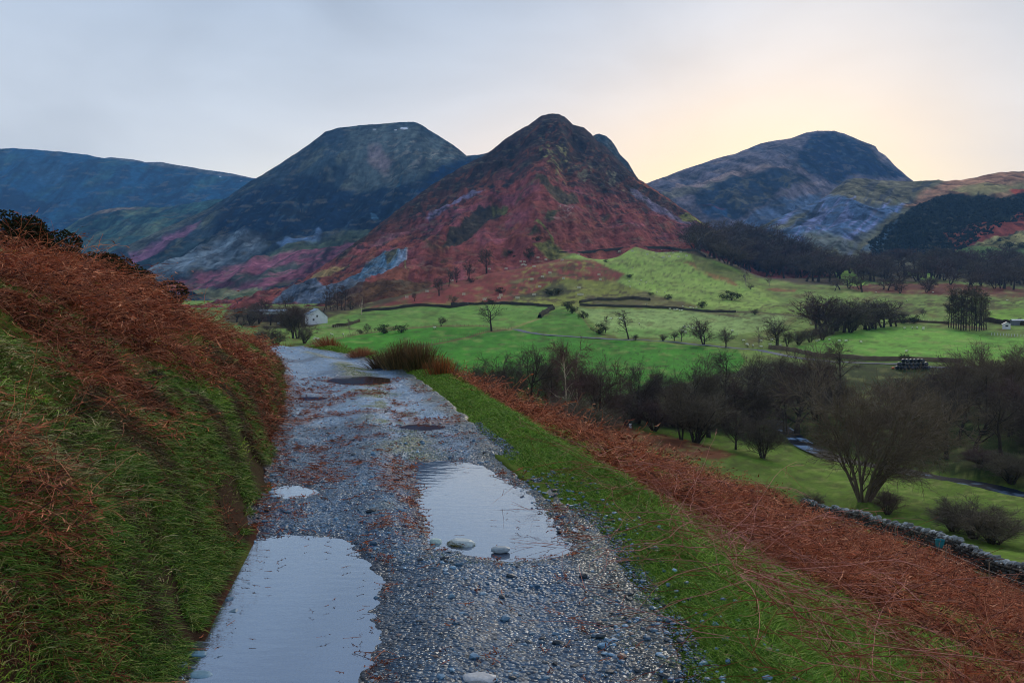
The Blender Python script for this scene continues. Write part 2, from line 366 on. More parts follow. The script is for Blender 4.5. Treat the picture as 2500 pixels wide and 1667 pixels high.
# far ground beyond the fells' feet
for x_, y_, z_ in ((-900, 2500, 10), (0, 2500, 20), (1200, 2500, 40), (0, 1400, 20), (500, 1600, 50), (-2500, 4000, 0), (2500, 4000, 0), (0, 9000, 0), (-6000, 9000, 0), (6000, 9000, 0), (300, 1100, 30), (100, 1050, 50),
                   (-3000, 0, 100), (3000, 0, 60), (0, -3000, 60), (700, 1400, 70), (120, 1200, 20), (-150, 1000, 12), (-3000, -3000, 80), (3000, -3000, 50)):
    CP.append((x_, y_, z_))
CP = np.array(CP)
def q_(x, y):
    r = np.sqrt(x * x + y * y) + 1e-6; k = np.log1p(r / 3.0) / r
    return x * k, y * k, r
def _fit():
    qx, qy, r = q_(CP[:, 0], CP[:, 1]); f = CP[:, 2] / (r + 4)
    n = len(CP); d = np.sqrt((qx[:, None] - qx) ** 2 + (qy[:, None] - qy) ** 2 + 2e-4)
    M = np.zeros((n + 3, n + 3)); M[:n, :n] = -d - np.eye(n) * 0.002; M[:n, n] = 1; M[:n, n + 1] = qx; M[:n, n + 2] = qy
    M[n, :n] = 1; M[n + 1, :n] = qx; M[n + 2, :n] = qy
    w = np.linalg.solve(M, np.concatenate([f, [0, 0, 0]])); return qx, qy, w
_QX, _QY, _QW = _fit()
def rbf(x, y):
    x = np.asarray(x, float); y = np.asarray(y, float); sh = x.shape; x = x.ravel(); y = y.ravel(); out = np.empty(len(x))
    n = len(_QX)
    for i in range(0, len(x), 20000):
        qx, qy, r = q_(x[i:i + 20000], y[i:i + 20000])
        d = np.sqrt((qx[:, None] - _QX) ** 2 + (qy[:, None] - _QY) ** 2 + 2e-4)
        out[i:i + 20000] = (-(d @ _QW[:n]) + _QW[n] + _QW[n + 1] * qx + _QW[n + 2] * qy) * (r + 4)
    return out.reshape(sh)
def river_line(): 
    return [tuple(float(v) for v in W(*p)[:2]) for p in ((1880, 1030, 206), (1905, 1046, 197), (1930, 1060, 190), (1965, 1080, 178), (2030, 1108, 163), (2140, 1136, 150), (2270, 1152, 140), (2400, 1172, 131), (2500, 1190, 125), (2800, 1250, 112))]
RIV = river_line()
def H(x, y):
    x = np.asarray(x, float); y = np.asarray(y, float)
    z = rbf(x, y)
    r = np.hypot(x, y)
    z = z + fbm(x / 26, y / 26, 3, 41) * np.clip((r - 40) / 150, 0, 1) * 1.1 + fbm(x / 5, y / 5, 3, 43) * np.clip((r - 12) / 60, 0, 1) * .22
    dR = linesd(x, y, RIV)
    z = z - 1.3 * (1 - sm(3.0, 7.0, dR))
    off = np.maximum(xl(y) - x, x - xr(y))
    wgt = (1 - sm(2.5, 7.0, off)) * (1 - sm(24, 34, y)) * sm(-12, -6, y)
    return z * (1 - wgt) + near_z(x, y) * wgt
def Hs(x, y): return float(H(np.array([x]), np.array([y]))[0])
# ---------------------------------------------------------------- puddles (water level and outline on the track)
def onT(px, py):
    """pixel -> point on the track plane"""
    v = (CY - py) / F; c, s = math.cos(PITCH), math.sin(PITCH); sl = (v * c - s) / (c + v * s)
    y = -1.70 / (sl - 0.0185); return (px - CX) / F / (c + v * s) * y, y
def ell(cx, cy, rx, ry, n=14): return [(cx + rx * math.cos(2 * math.pi * i / n), cy + ry * math.sin(2 * math.pi * i / n)) for i in range(n)]
PUD_PX = [
    [(380, 1900), (430, 1667), (465, 1560), (500, 1450), (540, 1370), (590, 1312), (650, 1295), (760, 1290), (840, 1300), (880, 1328), (905, 1350), (950, 1372), (960, 1400), (935, 1430), (920, 1480), (925, 1530), (945, 1550), (925, 1580), (910, 1667), (930, 1900)],
    [(1005, 1114), (1090, 1110), (1180, 1120), (1230, 1152), (1290, 1192), (1330, 1240), (1370, 1290), (1400, 1330), (1390, 1358), (1330, 1372), (1230, 1383), (1160, 1372), (1120, 1350), (1060, 1345), (1035, 1320), (1030, 1290), (1025, 1240), (1015, 1200), (1003, 1150)],
    ell(1033, 1041, 60, 9), ell(878, 928, 84, 14), ell(762, 971, 42, 6), ell(715, 1196, 70, 19), ell(1430, 1715, 210, 52)]
PUD = []
for poly in PUD_PX:
    w_ = [onT(*p) for p in poly]; cy_ = sum(p[1] for p in w_) / len(w_)
    PUD.append((w_, float(zt(cy_)) - 0.012))
def TZ(x, y):
    """track surface: ruts, stones, hollows that hold the puddles"""
    z = zt(y) + 0.0
    c = (xl(y) + xr(y)) / 2; hw = (xr(y) - xl(y)) / 2
    v = (x - c) / hw
    z = z + 0.035 * np.exp(-(v / .22) ** 2) - 0.03 * np.exp(-((np.abs(v) - .55) / .22) ** 2) + 0.018 * fbm(x * 1.7, y * 1.7, 3, 61)
    z = z + 0.05 * sm(.8, 1.25, np.abs(v))
    for w_, L_ in PUD:
        sd = polysd(x + fbm(x * 5, y * 5, 3, 71) * .06, y + fbm(x * 5, y * 5, 3, 72) * .07, w_)
        k = 1 - sm(0.0, 0.55, sd)
        z = z * (1 - k) + (L_ + np.where(sd < 0, np.clip(sd * 0.16, -0.05, 0), np.clip(sd * .10, 0, .05))) * k
    z = z + 0.006 * fbm(x * 14, y * 14, 2, 63)
    return z
# ================================================================ terrain sheets
RED = A(102, 57, 57); RED2 = A(125, 62, 66); BRN = A(64, 42, 38); DRK = A(38, 36, 38); OLV = A(92, 98, 50); SCR = A(78, 98, 124)
M_GROUND = col_mat('ground_cover', rough=.95, spec=.08, scale=.6, var=.28, bump=.05, bscale=.12)
M_HILL = col_mat('hillside', rough=1.0, spec=.03, scale=9, var=.55, bump=9.0, bscale=16, detail=12)
M_FAR = col_mat('far_fell', rough=1.0, spec=.0, scale=30, var=.55, bump=30.0, bscale=60, detail=13)
def build_ground():
    ths = np.concatenate([np.linspace(-math.pi, -.62, 70)[:-1], np.linspace(-.62, .62, 820), np.linspace(.62, math.pi, 70)[1:]])
    rs = np.concatenate([[0.02, .4], np.geomspace(.9, 1500, 640), np.geomspace(1560, 6500, 24)])
    T, R = np.meshgrid(ths, rs)
    x = R * np.sin(T); y = R * np.cos(T)
    z = H(x, y)
    ins = np.minimum(x - xl(y), xr(y) - x)
    on = (1 - 0) * sm(.04, .12, ins) * (y < 33) * (y > -8)
    z = z - .14 * on
    px, py = PIX(x, y, z); vis = y > 1
    near = (R < 60)
    # base cover in the valley
    P = Paint(np.where(vis, px, -999.), np.where(vis, py, -999.), A(88, 112, 52), 3)
    P.noise(A(78, 74, 42), 40, 9, .05, .45, .75, 1)
    P.noise(A(105, 140, 62), 60, 10, .1, .5, .6, 2)
    # river meadow and copse floor
    P.poly([(1130, 960), (1500, 930), (1900, 880), (2560, 900), (2560, 1220), (2300, 1200), (2000, 1140), (1700, 1060), (1500, 1040)], A(38, 50, 24), 14, 10)
    P.poly([(1500, 1040), (1750, 1060), (1960, 1090), (2560, 1210), (2560, 1450), (2000, 1240), (1500, 1090)], A(72, 98, 32), 6, 5)
    P.noise(A(62, 70, 32), 26, 7, .05, .5, .5, 4, poly=[(1500, 1030), (2560, 1180), (2560, 1450), (2000, 1240), (1500, 1090)])
    P.poly([(1380, 985), (1460, 1000), (1560, 1050), (1690, 1075), (1800, 1110), (1740, 1124), (1600, 1100), (1500, 1075), (1400, 1060), (1300, 1010)], A(88, 44, 34), 5, 8, .9, speck=5)
    c5 = lambda p: crop(1100, 550, 3.36, p); c2 = lambda p: crop(550, 550, 3.36, p); c6 = lambda p: crop(1750, 600, 3.136, p)
    # pastures
    P.poly(c2([(700, 900), (780, 820), (1000, 745), (1300, 695), (1700, 672), (2000, 662), (2352, 668)]) + c5([(500, 662), (850, 672), (840, 690), (730, 760), (600, 820), (480, 850), (330, 825), (0, 815), (-500, 830), (-1000, 900), (-1150, 940)]), A(82, 122, 52), 2.5, 3)
    P.poly(c2([(660, 990), (820, 935), (1100, 885), (1420, 840), (1800, 826), (2170, 832), (2180, 858), (1920, 940), (1690, 978), (1400, 1040), (1100, 1080), (700, 1010)]), A(54, 114, 30), 2.0, 2)
    P.poly(c2([(620, 990), (700, 900), (800, 850), (1040, 870), (1150, 870), (800, 960)]), A(84, 120, 52), 2, 2)
    P.poly(c2([(1690, 985), (1930, 945), (2190, 870)]) + c5([(500, 855), (800, 898), (1100, 930), (1400, 942), (2100, 1000), (2352, 1020), (2420, 1110), (2352, 1200), (1750, 1320), (1200, 1420), (600, 1500), (0, 1500), (-300, 1300), (-560, 1150)]), A(50, 110, 30), 2.5, 3)
    P.poly(c5([(480, 850), (600, 822), (730, 762), (870, 692), (1000, 700), (1080, 760), (1180, 840), (1290, 905), (1100, 925), (800, 893)]), A(62, 110, 36), 2, 2)
    P.poly(c5([(1040, 682), (1500, 690), (1900, 700), (2352, 725), (2800, 740), (2700, 840), (2352, 900), (2200, 955), (1700, 925), (1380, 912), (1260, 870), (1130, 770)]), A(110, 138, 80), 2.5, 4)
    P.poly(c5([(1250, 875), (1500, 850), (2000, 860), (2350, 900), (2200, 960), (1700, 925), (1380, 912)]), A(72, 118, 46), 8, 4, .7)
    P.poly(c5([(960, 262), (1100, 225), (1400, 205), (1900, 200), (2050, 262), (2250, 380), (2500, 470), (2700, 640), (2500, 700), (2050, 662), (1820, 610), (1600, 540), (1340, 462), (1420, 440), (1450, 415), (1150, 290)]), A(112, 140, 66), 3, 5)
    P.noise(A(92, 128, 46), 34, 10, .0, .5, .55, 6, poly=c5([(960, 262), (1400, 205), (1900, 200), (2500, 470), (2700, 640), (2050, 662), (1340, 462)]))
    P.poly(c5([(1700, 100), (1600, 140), (1250, 185), (1000, 230), (1400, 190), (1900, 190), (2100, 230), (2352, 420), (2500, 520), (2700, 600), (2500, 470), (2200, 280), (2000, 170)]), A(100, 122, 52), 3, 4)
    P.poly(c5([(1880, 280), (2050, 310), (2200, 400), (2352, 470), (2352, 500), (2150, 430), (2030, 370)]), A(116, 62, 48), 3, 6, .75, speck=5)
    # knoll with the fenced saplings
    P.poly(c5([(-700, 690), (-350, 560), (0, 470), (300, 380), (600, 310), (900, 275), (1160, 290), (1420, 400), (1340, 465), (1000, 470), (760, 520), (520, 620), (200, 640), (-400, 650)]), A(104, 50, 46), 4, 6)
    P.poly(c5([(980, 440), (1350, 465), (1620, 560), (2050, 670), (1500, 680), (1050, 670), (480, 640), (700, 540), (800, 480)]), A(96, 106, 44), 4, 7)
    P.noise(A(56, 48, 30), 20, 6, .02, .32, .85, 7, poly=c5([(450, 480), (900, 300), (1160, 300), (1350, 465), (1620, 560), (2050, 670), (1050, 670), (480, 640)]))
    P.noise(A(120, 130, 56), 16, 5, .15, .45, .6, 8, poly=c5([(600, 300), (950, 230), (1160, 300), (1350, 465), (1620, 560), (1050, 670), (480, 640)]))
    P.poly(c5([(520, 600), (700, 540), (900, 480), (1000, 540), (880, 585), (700, 590)]), A(44, 44, 30), 3, 6, .9, speck=3)
    P.poly(c5([(1600, 545), (1830, 620), (2060, 665), (1800, 690), (1300, 655), (1100, 600), (1400, 590)]), A(66, 62, 38), 3, 6, .85, speck=3)
    P.poly([(560, 745), (760, 752), (880, 735), (1000, 700), (1100, 690), (940, 742), (830, 765), (760, 800), (600, 800), (540, 780)], A(60, 52, 34), 4, 6)
    # valley head on the right
    P.poly(c6([(540, 800), (900, 690), (1200, 628), (1500, 618), (1800, 642), (2050, 695), (2600, 720), (2600, 868), (1500, 870), (1100, 870), (800, 845)]), A(84, 132, 50), 2.5, 3)
    P.noise(A(104, 146, 60), 70, 12, .0, .5, .5, 9, poly=c6([(540, 800), (1200, 628), (1500, 618), (2600, 720), (2600, 868), (1100, 870)]))
    P.poly(c6([(2080, 500), (2352, 475), (2600, 480), (2600, 600), (2100, 575)]), A(90, 128, 44), 2.5, 3)
    P.poly(c6([(930, 325), (1200, 292), (1850, 285), (2352, 330), (2500, 400), (1900, 385), (1300, 365), (1050, 345)]), A(82, 46, 36), 3, 5, speck=3)
    P.poly(c6([(360, 330), (480, 322), (620, 330), (600, 352), (450, 352)]), A(112, 66, 50), 2, 3, .8)
    P.poly(c6([(-200, 60), (150, 200), (330, 290), (900, 320), (1100, 340), (900, 345), (500, 330), (250, 290), (-150, 190)]), A(78, 92, 42), 3, 4)
    P.poly(c6([(-400, -40), (0, 0), (300, 60), (600, 80), (900, 200), (1000, 310), (700, 300), (330, 250), (0, 120), (-350, 30)]), A(52, 44, 34), 4, 4)
    P.poly(c6([(1000, 150), (1500, 100), (2400, 120), (2500, 330), (1850, 270), (1200, 280), (1000, 250)]), A(58, 56, 42), 4, 5)
    P.poly(c6([(880, 140), (1000, 160), (1150, 300), (1060, 305), (920, 230)]), A(96, 132, 48), 2, 3)
    P.poly(c6([(1400, 165), (1670, 195), (1665, 262), (1560, 255), (1480, 225)]), A(104, 142, 58), 2, 3)
    P.noise(A(70, 66, 38), 22, 4, .08, .34, .8, 10, poly=c6([(0, 560), (700, 580), (700, 640), (1400, 380), (2352, 380), (2352, 470), (1400, 540), (500, 520), (0, 480)]))
    P.noise(A(70, 84, 40), 7, 1.8, .30, .42, .75, 13, poly=c5([(960, 262), (1400, 205), (1900, 200), (2500, 470), (2700, 640), (2050, 662), (1340, 462)]))
    P.noise(A(72, 84, 48), 9, 1.8, .28, .40, .6, 14, poly=c5([(1040, 682), (1900, 700), (2800, 740), (2700, 840), (2200, 955), (1380, 912)]))
    P.noise(A(60, 60, 34), 10, 1.8, .20, .36, .8, 15, poly=c6([(0, 440), (740, 440), (740, 560), (0, 560)])); P.noise(A(56, 60, 32), 12, 1.8, .12, .3, .8, 16, poly=c6([(1380, 400), (2352, 400), (2352, 480), (1700, 500), (1400, 540)]))
    P.noise(A(38, 66, 24), 9, 2.4, .34, .46, .8, 12, poly=c5([(1100, 960), (2352, 1010), (2352, 1100), (1700, 1180), (1200, 1060)]))
    for ln, w_, cc in ((c5([(500, 855), (330, 868), (150, 915), (0, 950), (-300, 1010)]), 1.8, A(92, 84, 50)), (c2([(640, 992), (900, 930), (1150, 885), (1500, 845), (1800, 824), (2150, 828)]), 1.4, A(92, 86, 52)),
                       (c5([(480, 852), (640, 795), (730, 765)]), 1.6, A(110, 108, 66)), (c5([(1060, 740), (1150, 840), (1250, 900), (1350, 915)]), 2, A(80, 84, 44)), (c5([(1200, 1200), (1500, 1180), (1800, 1150)]), 1.0, A(44, 70, 30)),
                       (c2([(1090, 790), (1000, 825), (880, 838)]), 1.2, A(56, 56, 34)), (c2([(720, 855), (1000, 846), (1150, 868), (1050, 880)]), 1.3, A(84, 92, 52)),
                       (c6([(0, 500), (250, 510), (500, 528), (740, 545)]), 1.6, A(60, 60, 36)), (c6([(2050, 575), (2200, 600), (2400, 610)]), 3, A(58, 46, 34)), (c6([(1330, 575), (1700, 590), (2050, 640)]), 3, A(80, 72, 44)),
                       (c5([(2000, 700), (2200, 725), (2352, 745)]), 2.5, A(66, 66, 40)), (c5([(680, 80), (780, 120), (830, 160), (850, 185)]), 1.8, A(98, 110, 54))):
        P.line(ln, w_, cc)
    P.noise(A(60, 66, 34), 26, 6, .12, .5, .45, 71); P.noise(A(120, 128, 76), 30, 5, .15, .55, .35, 72)
    far = (R > 60)[..., None]; P.c = np.where(far, P.c * np.clip(1 + .45 * fbm(x / 3.5, y / 9, 4, 73, .65) + .3 * fbm(x / 30, y / 60, 3, 74), .4, 1.7)[..., None], P.c)
    col = P.c
    # near ground, by place rather than by picture
    off = np.maximum(xl(y) - x, x - xr(y)); s = x - xr(y); t = xl(y) - x
    g = sm(-.25, .35, fbm(x * 1.1, y * 1.1, 4, 21)); g2 = sm(-.3, .3, fbm(x * 6, y * 6, 3, 22))
    gras = A(58, 84, 26)[None, None] * (1 - g2[..., None] * .45) + A(86, 104, 36)[None, None] * g2[..., None] * .45
    litter = A(66, 38, 28)[None, None] * (1 - g2[..., None] * .5) + A(40, 28, 22)[None, None] * g2[..., None] * .5
    vw = np.interp(y, [0, 4, 8, 15, 25], [.75, .7, .95, .9, .8])
    verge = sm(-.2, .0, s) * (1 - sm(vw - .1, vw + .25, s + .2 * fbm(x * 2, y * 2, 3, 25))) * (y < 34)
    nearc = litter * (1 - g[..., None] * .6) + gras * g[..., None] * .6
    nearc = nearc * (1 - verge[..., None]) + gras * verge[..., None]
    soil = A(44, 36, 28); b0 = (1 - sm(.12, .55, t)) * sm(-.1, .02, t) * .8
    nearc = nearc * (1 - b0[..., None]) + soil * b0[..., None]
    wn = (1 - sm(24, 46, np.hypot(x, y * .8)))
    wn = np.maximum(wn, (s > 0) * (x < np.interp(y, [0, 20, 50, 80, 110], [34, 31, 26, 26, 24])) * (1 - sm(44, 62, y + 0 * x)) * (z > -22))
    col = col * (1 - wn[..., None]) + nearc * wn[..., None]
    V = np.stack([x, y, z], -1).reshape(-1, 3)
    o = mk('ground', V, grid_faces(len(rs), len(ths)), M_GROUND, col.reshape(-1, 3), True); tag(o, kind='structure')
build_ground()
# ---------------------------------------------------------------- fells
SHEETS = {}
class Sheet: pass
def sheet(name, px0, px1, rows, paint, mat, step=2.0, nk=230, p=1.25, amp=6.0, wl=90.0, seed=0, back=500, rough=1.5, curve=None, gull=0.0, cragamt=.55, litamt=.3):
    """rows: polylines from foot to crest, each a list of (px, py, D); foot row may give ('z', px, z, D)"""
    pxs = np.arange(px0, px1 + step, step); nr = len(rows)
    Ds, Zs = [], []
    for i, row in enumerate(rows):
        r = np.array(row, float); D = np.interp(pxs, r[:, 0], r[:, 2])
        if i == 0 and row[0][1] < 0:       # foot given as height under the ground sheet
            X, _, _ = W(pxs, 745, D); Z = H(X, D) + r[0, 1]
        else:
            py = np.interp(pxs, r[:, 0], r[:, 1])
            if i == nr - 1: py = py + rough * fbm(pxs / 14, pxs * 0, 4, seed + 3)
            _, _, Z = W(pxs, py, D)
        Ds.append(D); Zs.append(Z)
    ks = np.linspace(0, 1, nk); seg = np.clip((ks * (nr - 1)).astype(int), 0, nr - 2); fr = ks * (nr - 1) - seg
    D = np.empty((nk, len(pxs))); Z = np.empty_like(D)
    Da, Za = np.array(Ds), np.array(Zs)
    for j in range(nk):
        D[j] = Da[seg[j]] + (Da[seg[j] + 1] - Da[seg[j]]) * fr[j]
        f = fr[j] ** p if nr == 2 else fr[j]
        Z[j] = Za[seg[j]] + (Za[seg[j] + 1] - Za[seg[j]]) * f
    if nr > 2:                              # round the kinks
        for _ in range(int(nk * .9)):
            Z[1:-1] = .25 * Z[:-2] + .5 * Z[1:-1] + .25 * Z[2:]
    X = (pxs[None, :] - CX) / F * D
    S = Sheet(); S.pxs = pxs; S.X = X; S.D = D; 
    n = ridged(X / wl, D / (wl * 2.2), 5, seed) - .5
    n2 = fbm(X / (wl * .23), D / (wl * .4), 4, seed + 7)
    env = np.minimum(sm(0, .12, ks), 1 - sm(.86, .995, ks))[:, None] * 1.0
    Z0 = Z.copy()
    Z = Z + (n * 2 * amp + n2 * amp * .35) * env
    if curve is not None: Z = Z + curve(X, D, ks[:, None], pxs[None, :]) * env
    S.Z = Z; S.py = PIX(X, D, Z)[1]; S.px = PIX(X, D, Z)[0]; SHEETS[name] = S
    P = Paint(PIX(X, D, Z0)[0], PIX(X, D, Z0)[1], RED, seed); P.X = X; P.D = D; P.Z = Z; P.k = ks[:, None] + 0 * X
    gx = np.gradient(Z, axis=0) / (np.gradient(D, axis=0) + 1e-3); P.slope = gx; P.n = n; P.n2 = n2
    paint(P)
    X_, D_ = X, D
    hf = fbm(X_ / (wl * .06), D_ / (wl * .12), 3, seed + 61, .55); st = fbm(X_ / (wl * .06) + Z / (wl * .5), Z / (wl * .25), 4, seed + 63, .6); gu = ridged(X_ / (wl * .35), Z / (wl * .8), 4, seed + 65) - .5
    mul = np.clip(1 + .6 * hf + .6 * st + 1.6 * gu, .3, 2.2); P.c = P.c * mul[..., None]
    crag = sm(.17, .30, fbm(X_ / (wl * .16), Z / (wl * .12), 5, seed + 67, .6)) * sm(.1, .5, P.k) * cragamt; P.c = P.c * (1 - crag[..., None]) + np.array(A(34, 38, 44)) * crag[..., None]
    lt = sm(.22, .42, fbm(X_ / (wl * .22) + 31, Z / (wl * .07), 5, seed + 69, .6)) * litamt; P.c = P.c * (1 - lt[..., None]) + np.array(A(112, 108, 92)) * lt[..., None]
    # the far side falls away behind the crest
    nb = 14; b = np.linspace(0, 1, nb)[1:, None]
    Db = D[-1][None] + b * back; Xb = (pxs[None] - CX) / F * D[-1][None] * (1 + 0 * b) + 0 * b
    Zb = Z[-1][None] - (b ** 1.6) * np.maximum(Z[-1] - Z[-1].min() + 60, 60)[None] * .9 - 4 * b
    X = np.concatenate([X, Xb]); D = np.concatenate([D, Db]); Z = np.concatenate([Z, Zb])
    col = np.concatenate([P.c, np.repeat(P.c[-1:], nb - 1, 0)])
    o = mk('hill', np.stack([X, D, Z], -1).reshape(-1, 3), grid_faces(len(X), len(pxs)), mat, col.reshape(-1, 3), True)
    tag(o, kind='structure'); S.o = o; return S
c1 = lambda p: crop(0, 300, 2.767, p); c3 = lambda p: crop(1000, 250, 3.136, p); c4 = lambda p: crop(1650, 280, 2.767, p)
c5b = lambda p: crop(900, 330, 3.647, p); c2 = lambda p: crop(550, 550, 3.36, p); c7 = lambda p: crop(560, 640, 5.88, p)
# the far fell on the left, distance haze painted in as blue base colour
def pa1(P):
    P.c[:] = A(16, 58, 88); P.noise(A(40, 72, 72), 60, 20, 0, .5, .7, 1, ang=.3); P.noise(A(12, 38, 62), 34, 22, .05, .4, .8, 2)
    for pg in ([(940, 400), (1010, 300), (1060, 290), (1000, 380), (960, 420)], [(1000, 470), (1060, 420), (1140, 380), (1110, 440), (1030, 490)], [(1090, 520), (1260, 455), (1220, 500), (1120, 540)], [(0, 470), (160, 480), (320, 560), (520, 560), (350, 620), (0, 620)]):
        P.poly(c1(pg), A(8, 28, 52), 5, 8, .9)
    P.poly(c1([(200, 280), (400, 300), (450, 400), (250, 420)]), A(40, 74, 100), 14, 12, .7)
    P.poly(c1([(700, 240), (760, 230), (920, 245), (1130, 262), (1230, 285), (1500, 340), (1730, 375), (1500, 365), (1200, 310), (930, 270)]), A(98, 96, 96), 3, 4, .6)
    P.poly(c1([(1483, 367), (1492, 367), (1492, 373), (1484, 373)]), (.7, .75, .8), .8, 0); P.poly(c1([(1622, 410), (1636, 410), (1636, 416), (1624, 416)]), (.7, .75, .8), .8, 0)
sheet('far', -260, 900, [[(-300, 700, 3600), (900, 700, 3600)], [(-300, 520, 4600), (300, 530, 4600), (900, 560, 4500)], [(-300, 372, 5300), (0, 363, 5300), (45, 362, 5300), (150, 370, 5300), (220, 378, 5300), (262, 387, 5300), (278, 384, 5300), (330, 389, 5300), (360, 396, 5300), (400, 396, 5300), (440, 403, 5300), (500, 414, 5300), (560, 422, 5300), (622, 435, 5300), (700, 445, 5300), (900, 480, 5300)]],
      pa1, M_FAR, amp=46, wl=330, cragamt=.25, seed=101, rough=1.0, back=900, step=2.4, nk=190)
def pa1b(P):
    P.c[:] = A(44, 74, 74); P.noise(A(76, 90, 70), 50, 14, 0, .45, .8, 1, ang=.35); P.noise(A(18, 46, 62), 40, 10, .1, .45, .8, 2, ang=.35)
    P.poly(c1([(440, 650), (560, 600), (700, 572), (860, 568), (960, 572), (860, 600), (700, 615), (560, 640), (470, 670)]), A(122, 112, 104), 4, 5, .8)
    P.poly(c1([(480, 700), (600, 630), (740, 612), (880, 610), (780, 650), (640, 690), (520, 740)]), A(28, 56, 72), 4, 6, .8)
    P.poly(c1([(950, 600), (1150, 600), (1250, 620), (1200, 660), (1000, 700), (800, 720)]), A(34, 62, 66), 8, 8, .6)
    P.poly(c1([(760, 770), (880, 720), (1040, 700), (1010, 740), (850, 800)]), A(74, 96, 88), 4, 6, .7)
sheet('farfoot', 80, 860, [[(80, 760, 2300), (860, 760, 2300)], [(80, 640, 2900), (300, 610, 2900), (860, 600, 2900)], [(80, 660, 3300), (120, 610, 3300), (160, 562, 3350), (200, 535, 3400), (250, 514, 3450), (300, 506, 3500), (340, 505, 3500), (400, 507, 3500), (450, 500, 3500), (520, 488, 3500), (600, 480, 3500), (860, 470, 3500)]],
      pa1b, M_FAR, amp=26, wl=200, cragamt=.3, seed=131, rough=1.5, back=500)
# the big fell left of centre, haze blue mixed into its base colour
def pa2(P):
    P.c[:] = A(40, 56, 68)
    P.noise(A(34, 48, 62), 40, 20, -.1, .3, .8, 1, ang=.6); P.noise(A(80, 86, 72), 46, 12, .1, .5, .6, 2, ang=.5)
    P.poly([(870, 400), (840, 350), (830, 316), (900, 306), (1010, 298), (1140, 385), (1100, 400), (1040, 405), (960, 420), (900, 425)], A(66, 78, 80), 16, 26, .8)
    P.noise(A(120, 116, 108), 22, 6, .1, .4, .5, 3, ang=.2, poly=[(880, 350), (940, 330), (1010, 330), (1120, 390), (1020, 395), (940, 400)])
    P.poly([(900, 345), (930, 352), (960, 375), (940, 388), (915, 380), (900, 365)], A(122, 104, 112), 7, 10, .5)
    P.poly([(740, 350), (800, 318), (830, 314), (850, 322), (800, 336), (770, 360), (700, 420), (650, 450)], A(40, 54, 66), 4, 5, .8)
    # dark coombe
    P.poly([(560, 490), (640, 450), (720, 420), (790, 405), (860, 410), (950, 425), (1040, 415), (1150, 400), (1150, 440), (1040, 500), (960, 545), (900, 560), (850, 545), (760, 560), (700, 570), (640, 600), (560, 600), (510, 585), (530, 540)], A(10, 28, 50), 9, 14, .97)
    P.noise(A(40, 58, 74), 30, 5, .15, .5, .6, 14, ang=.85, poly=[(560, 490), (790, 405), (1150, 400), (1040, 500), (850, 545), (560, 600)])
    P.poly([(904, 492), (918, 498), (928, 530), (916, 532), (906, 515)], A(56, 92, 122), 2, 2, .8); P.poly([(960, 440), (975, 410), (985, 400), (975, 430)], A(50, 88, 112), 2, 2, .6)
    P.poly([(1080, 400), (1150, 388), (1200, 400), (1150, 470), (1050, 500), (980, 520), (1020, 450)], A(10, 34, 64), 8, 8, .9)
    # scree and grass below
    P.poly(c1([(1000, 1060), (1200, 950), (1450, 830), (1600, 790), (1780, 770), (1800, 850), (1650, 950), (1400, 1020), (1200, 1060), (1050, 1100)]), A(88, 106, 122), 8, 10, .9)
    P.noise(A(100, 116, 132), 8, 26, .0, .4, .7, 15, ang=-.75, poly=c1([(1000, 1060), (1450, 830), (1780, 770), (1800, 850), (1400, 1020), (1050, 1100)]))
    P.poly(c1([(1870, 820), (2000, 760), (2120, 740), (2150, 640), (2190, 700), (2180, 780), (2050, 810), (1900, 850)]), A(74, 100, 134), 4, 7, .9)
    P.poly(c1([(1600, 1000), (1850, 880), (2100, 800), (2352, 720), (2500, 700), (2500, 800), (2200, 880), (1900, 950), (1500, 1010)]), A(66, 80, 66), 8, 8, .85)
    P.poly(c1([(1430, 760), (1560, 800), (1480, 830), (1380, 850)]), A(72, 80, 84), 4, 5, .7)
    # bracken along the foot
    P.poly(c1([(870, 900), (1000, 860), (1180, 760), (1290, 700), (1360, 690), (1250, 760), (1100, 850), (950, 960), (900, 970)]), A(104, 72, 96), 4, 6, .85)
    P.poly(c1([(745, 880), (900, 800), (1250, 640), (1450, 560), (1300, 680), (1050, 820), (880, 900)]), A(78, 84, 78), 5, 6, .7)
    P.poly(c1([(960, 960), (1150, 860), (1400, 780), (1480, 790), (1300, 880), (1100, 960), (980, 1000)]), A(34, 52, 60), 5, 8, .85)
    P.poly(c1([(1100, 1120), (1300, 1060), (1600, 990), (1900, 900), (2300, 850), (2600, 760), (2600, 1000), (2200, 1050), (1800, 1160), (1400, 1160), (1150, 1160)]), A(112, 70, 88), 5, 8, .95)
    P.poly(c1([(1500, 1130), (1700, 1060), (1900, 1000), (2080, 960), (2000, 1020), (1750, 1120), (1600, 1150)]), A(54, 72, 66), 4, 6, .9)
    P.noise(A(60, 62, 66), 30, 4, .1, .35, .7, 6, ang=.27, poly=c1([(1100, 1100), (1900, 900), (2600, 760), (2600, 1000), (1800, 1200), (1200, 1180)]))
    P.noise(A(134, 88, 104), 36, 5, .1, .4, .5, 16, ang=.3, poly=c1([(1100, 1100), (1900, 900), (2600, 760), (2600, 1000), (1800, 1200), (1200, 1180)]))
    P.poly(c1([(1250, 1160), (1450, 1170), (1740, 1160), (1760, 1190), (1600, 1215), (1400, 1215), (1250, 1190)]), A(112, 120, 92), 3, 5, .8)
    P.poly(c7([(0, 560), (300, 540), (480, 470), (380, 560), (250, 600), (0, 620)]), A(98, 116, 86), 2, 3, .8)
    P.poly(c7([(0, 660), (200, 610), (400, 560), (640, 500), (780, 470), (600, 540), (300, 660), (0, 760)]), A(140, 82, 72), 2, 3, .85)
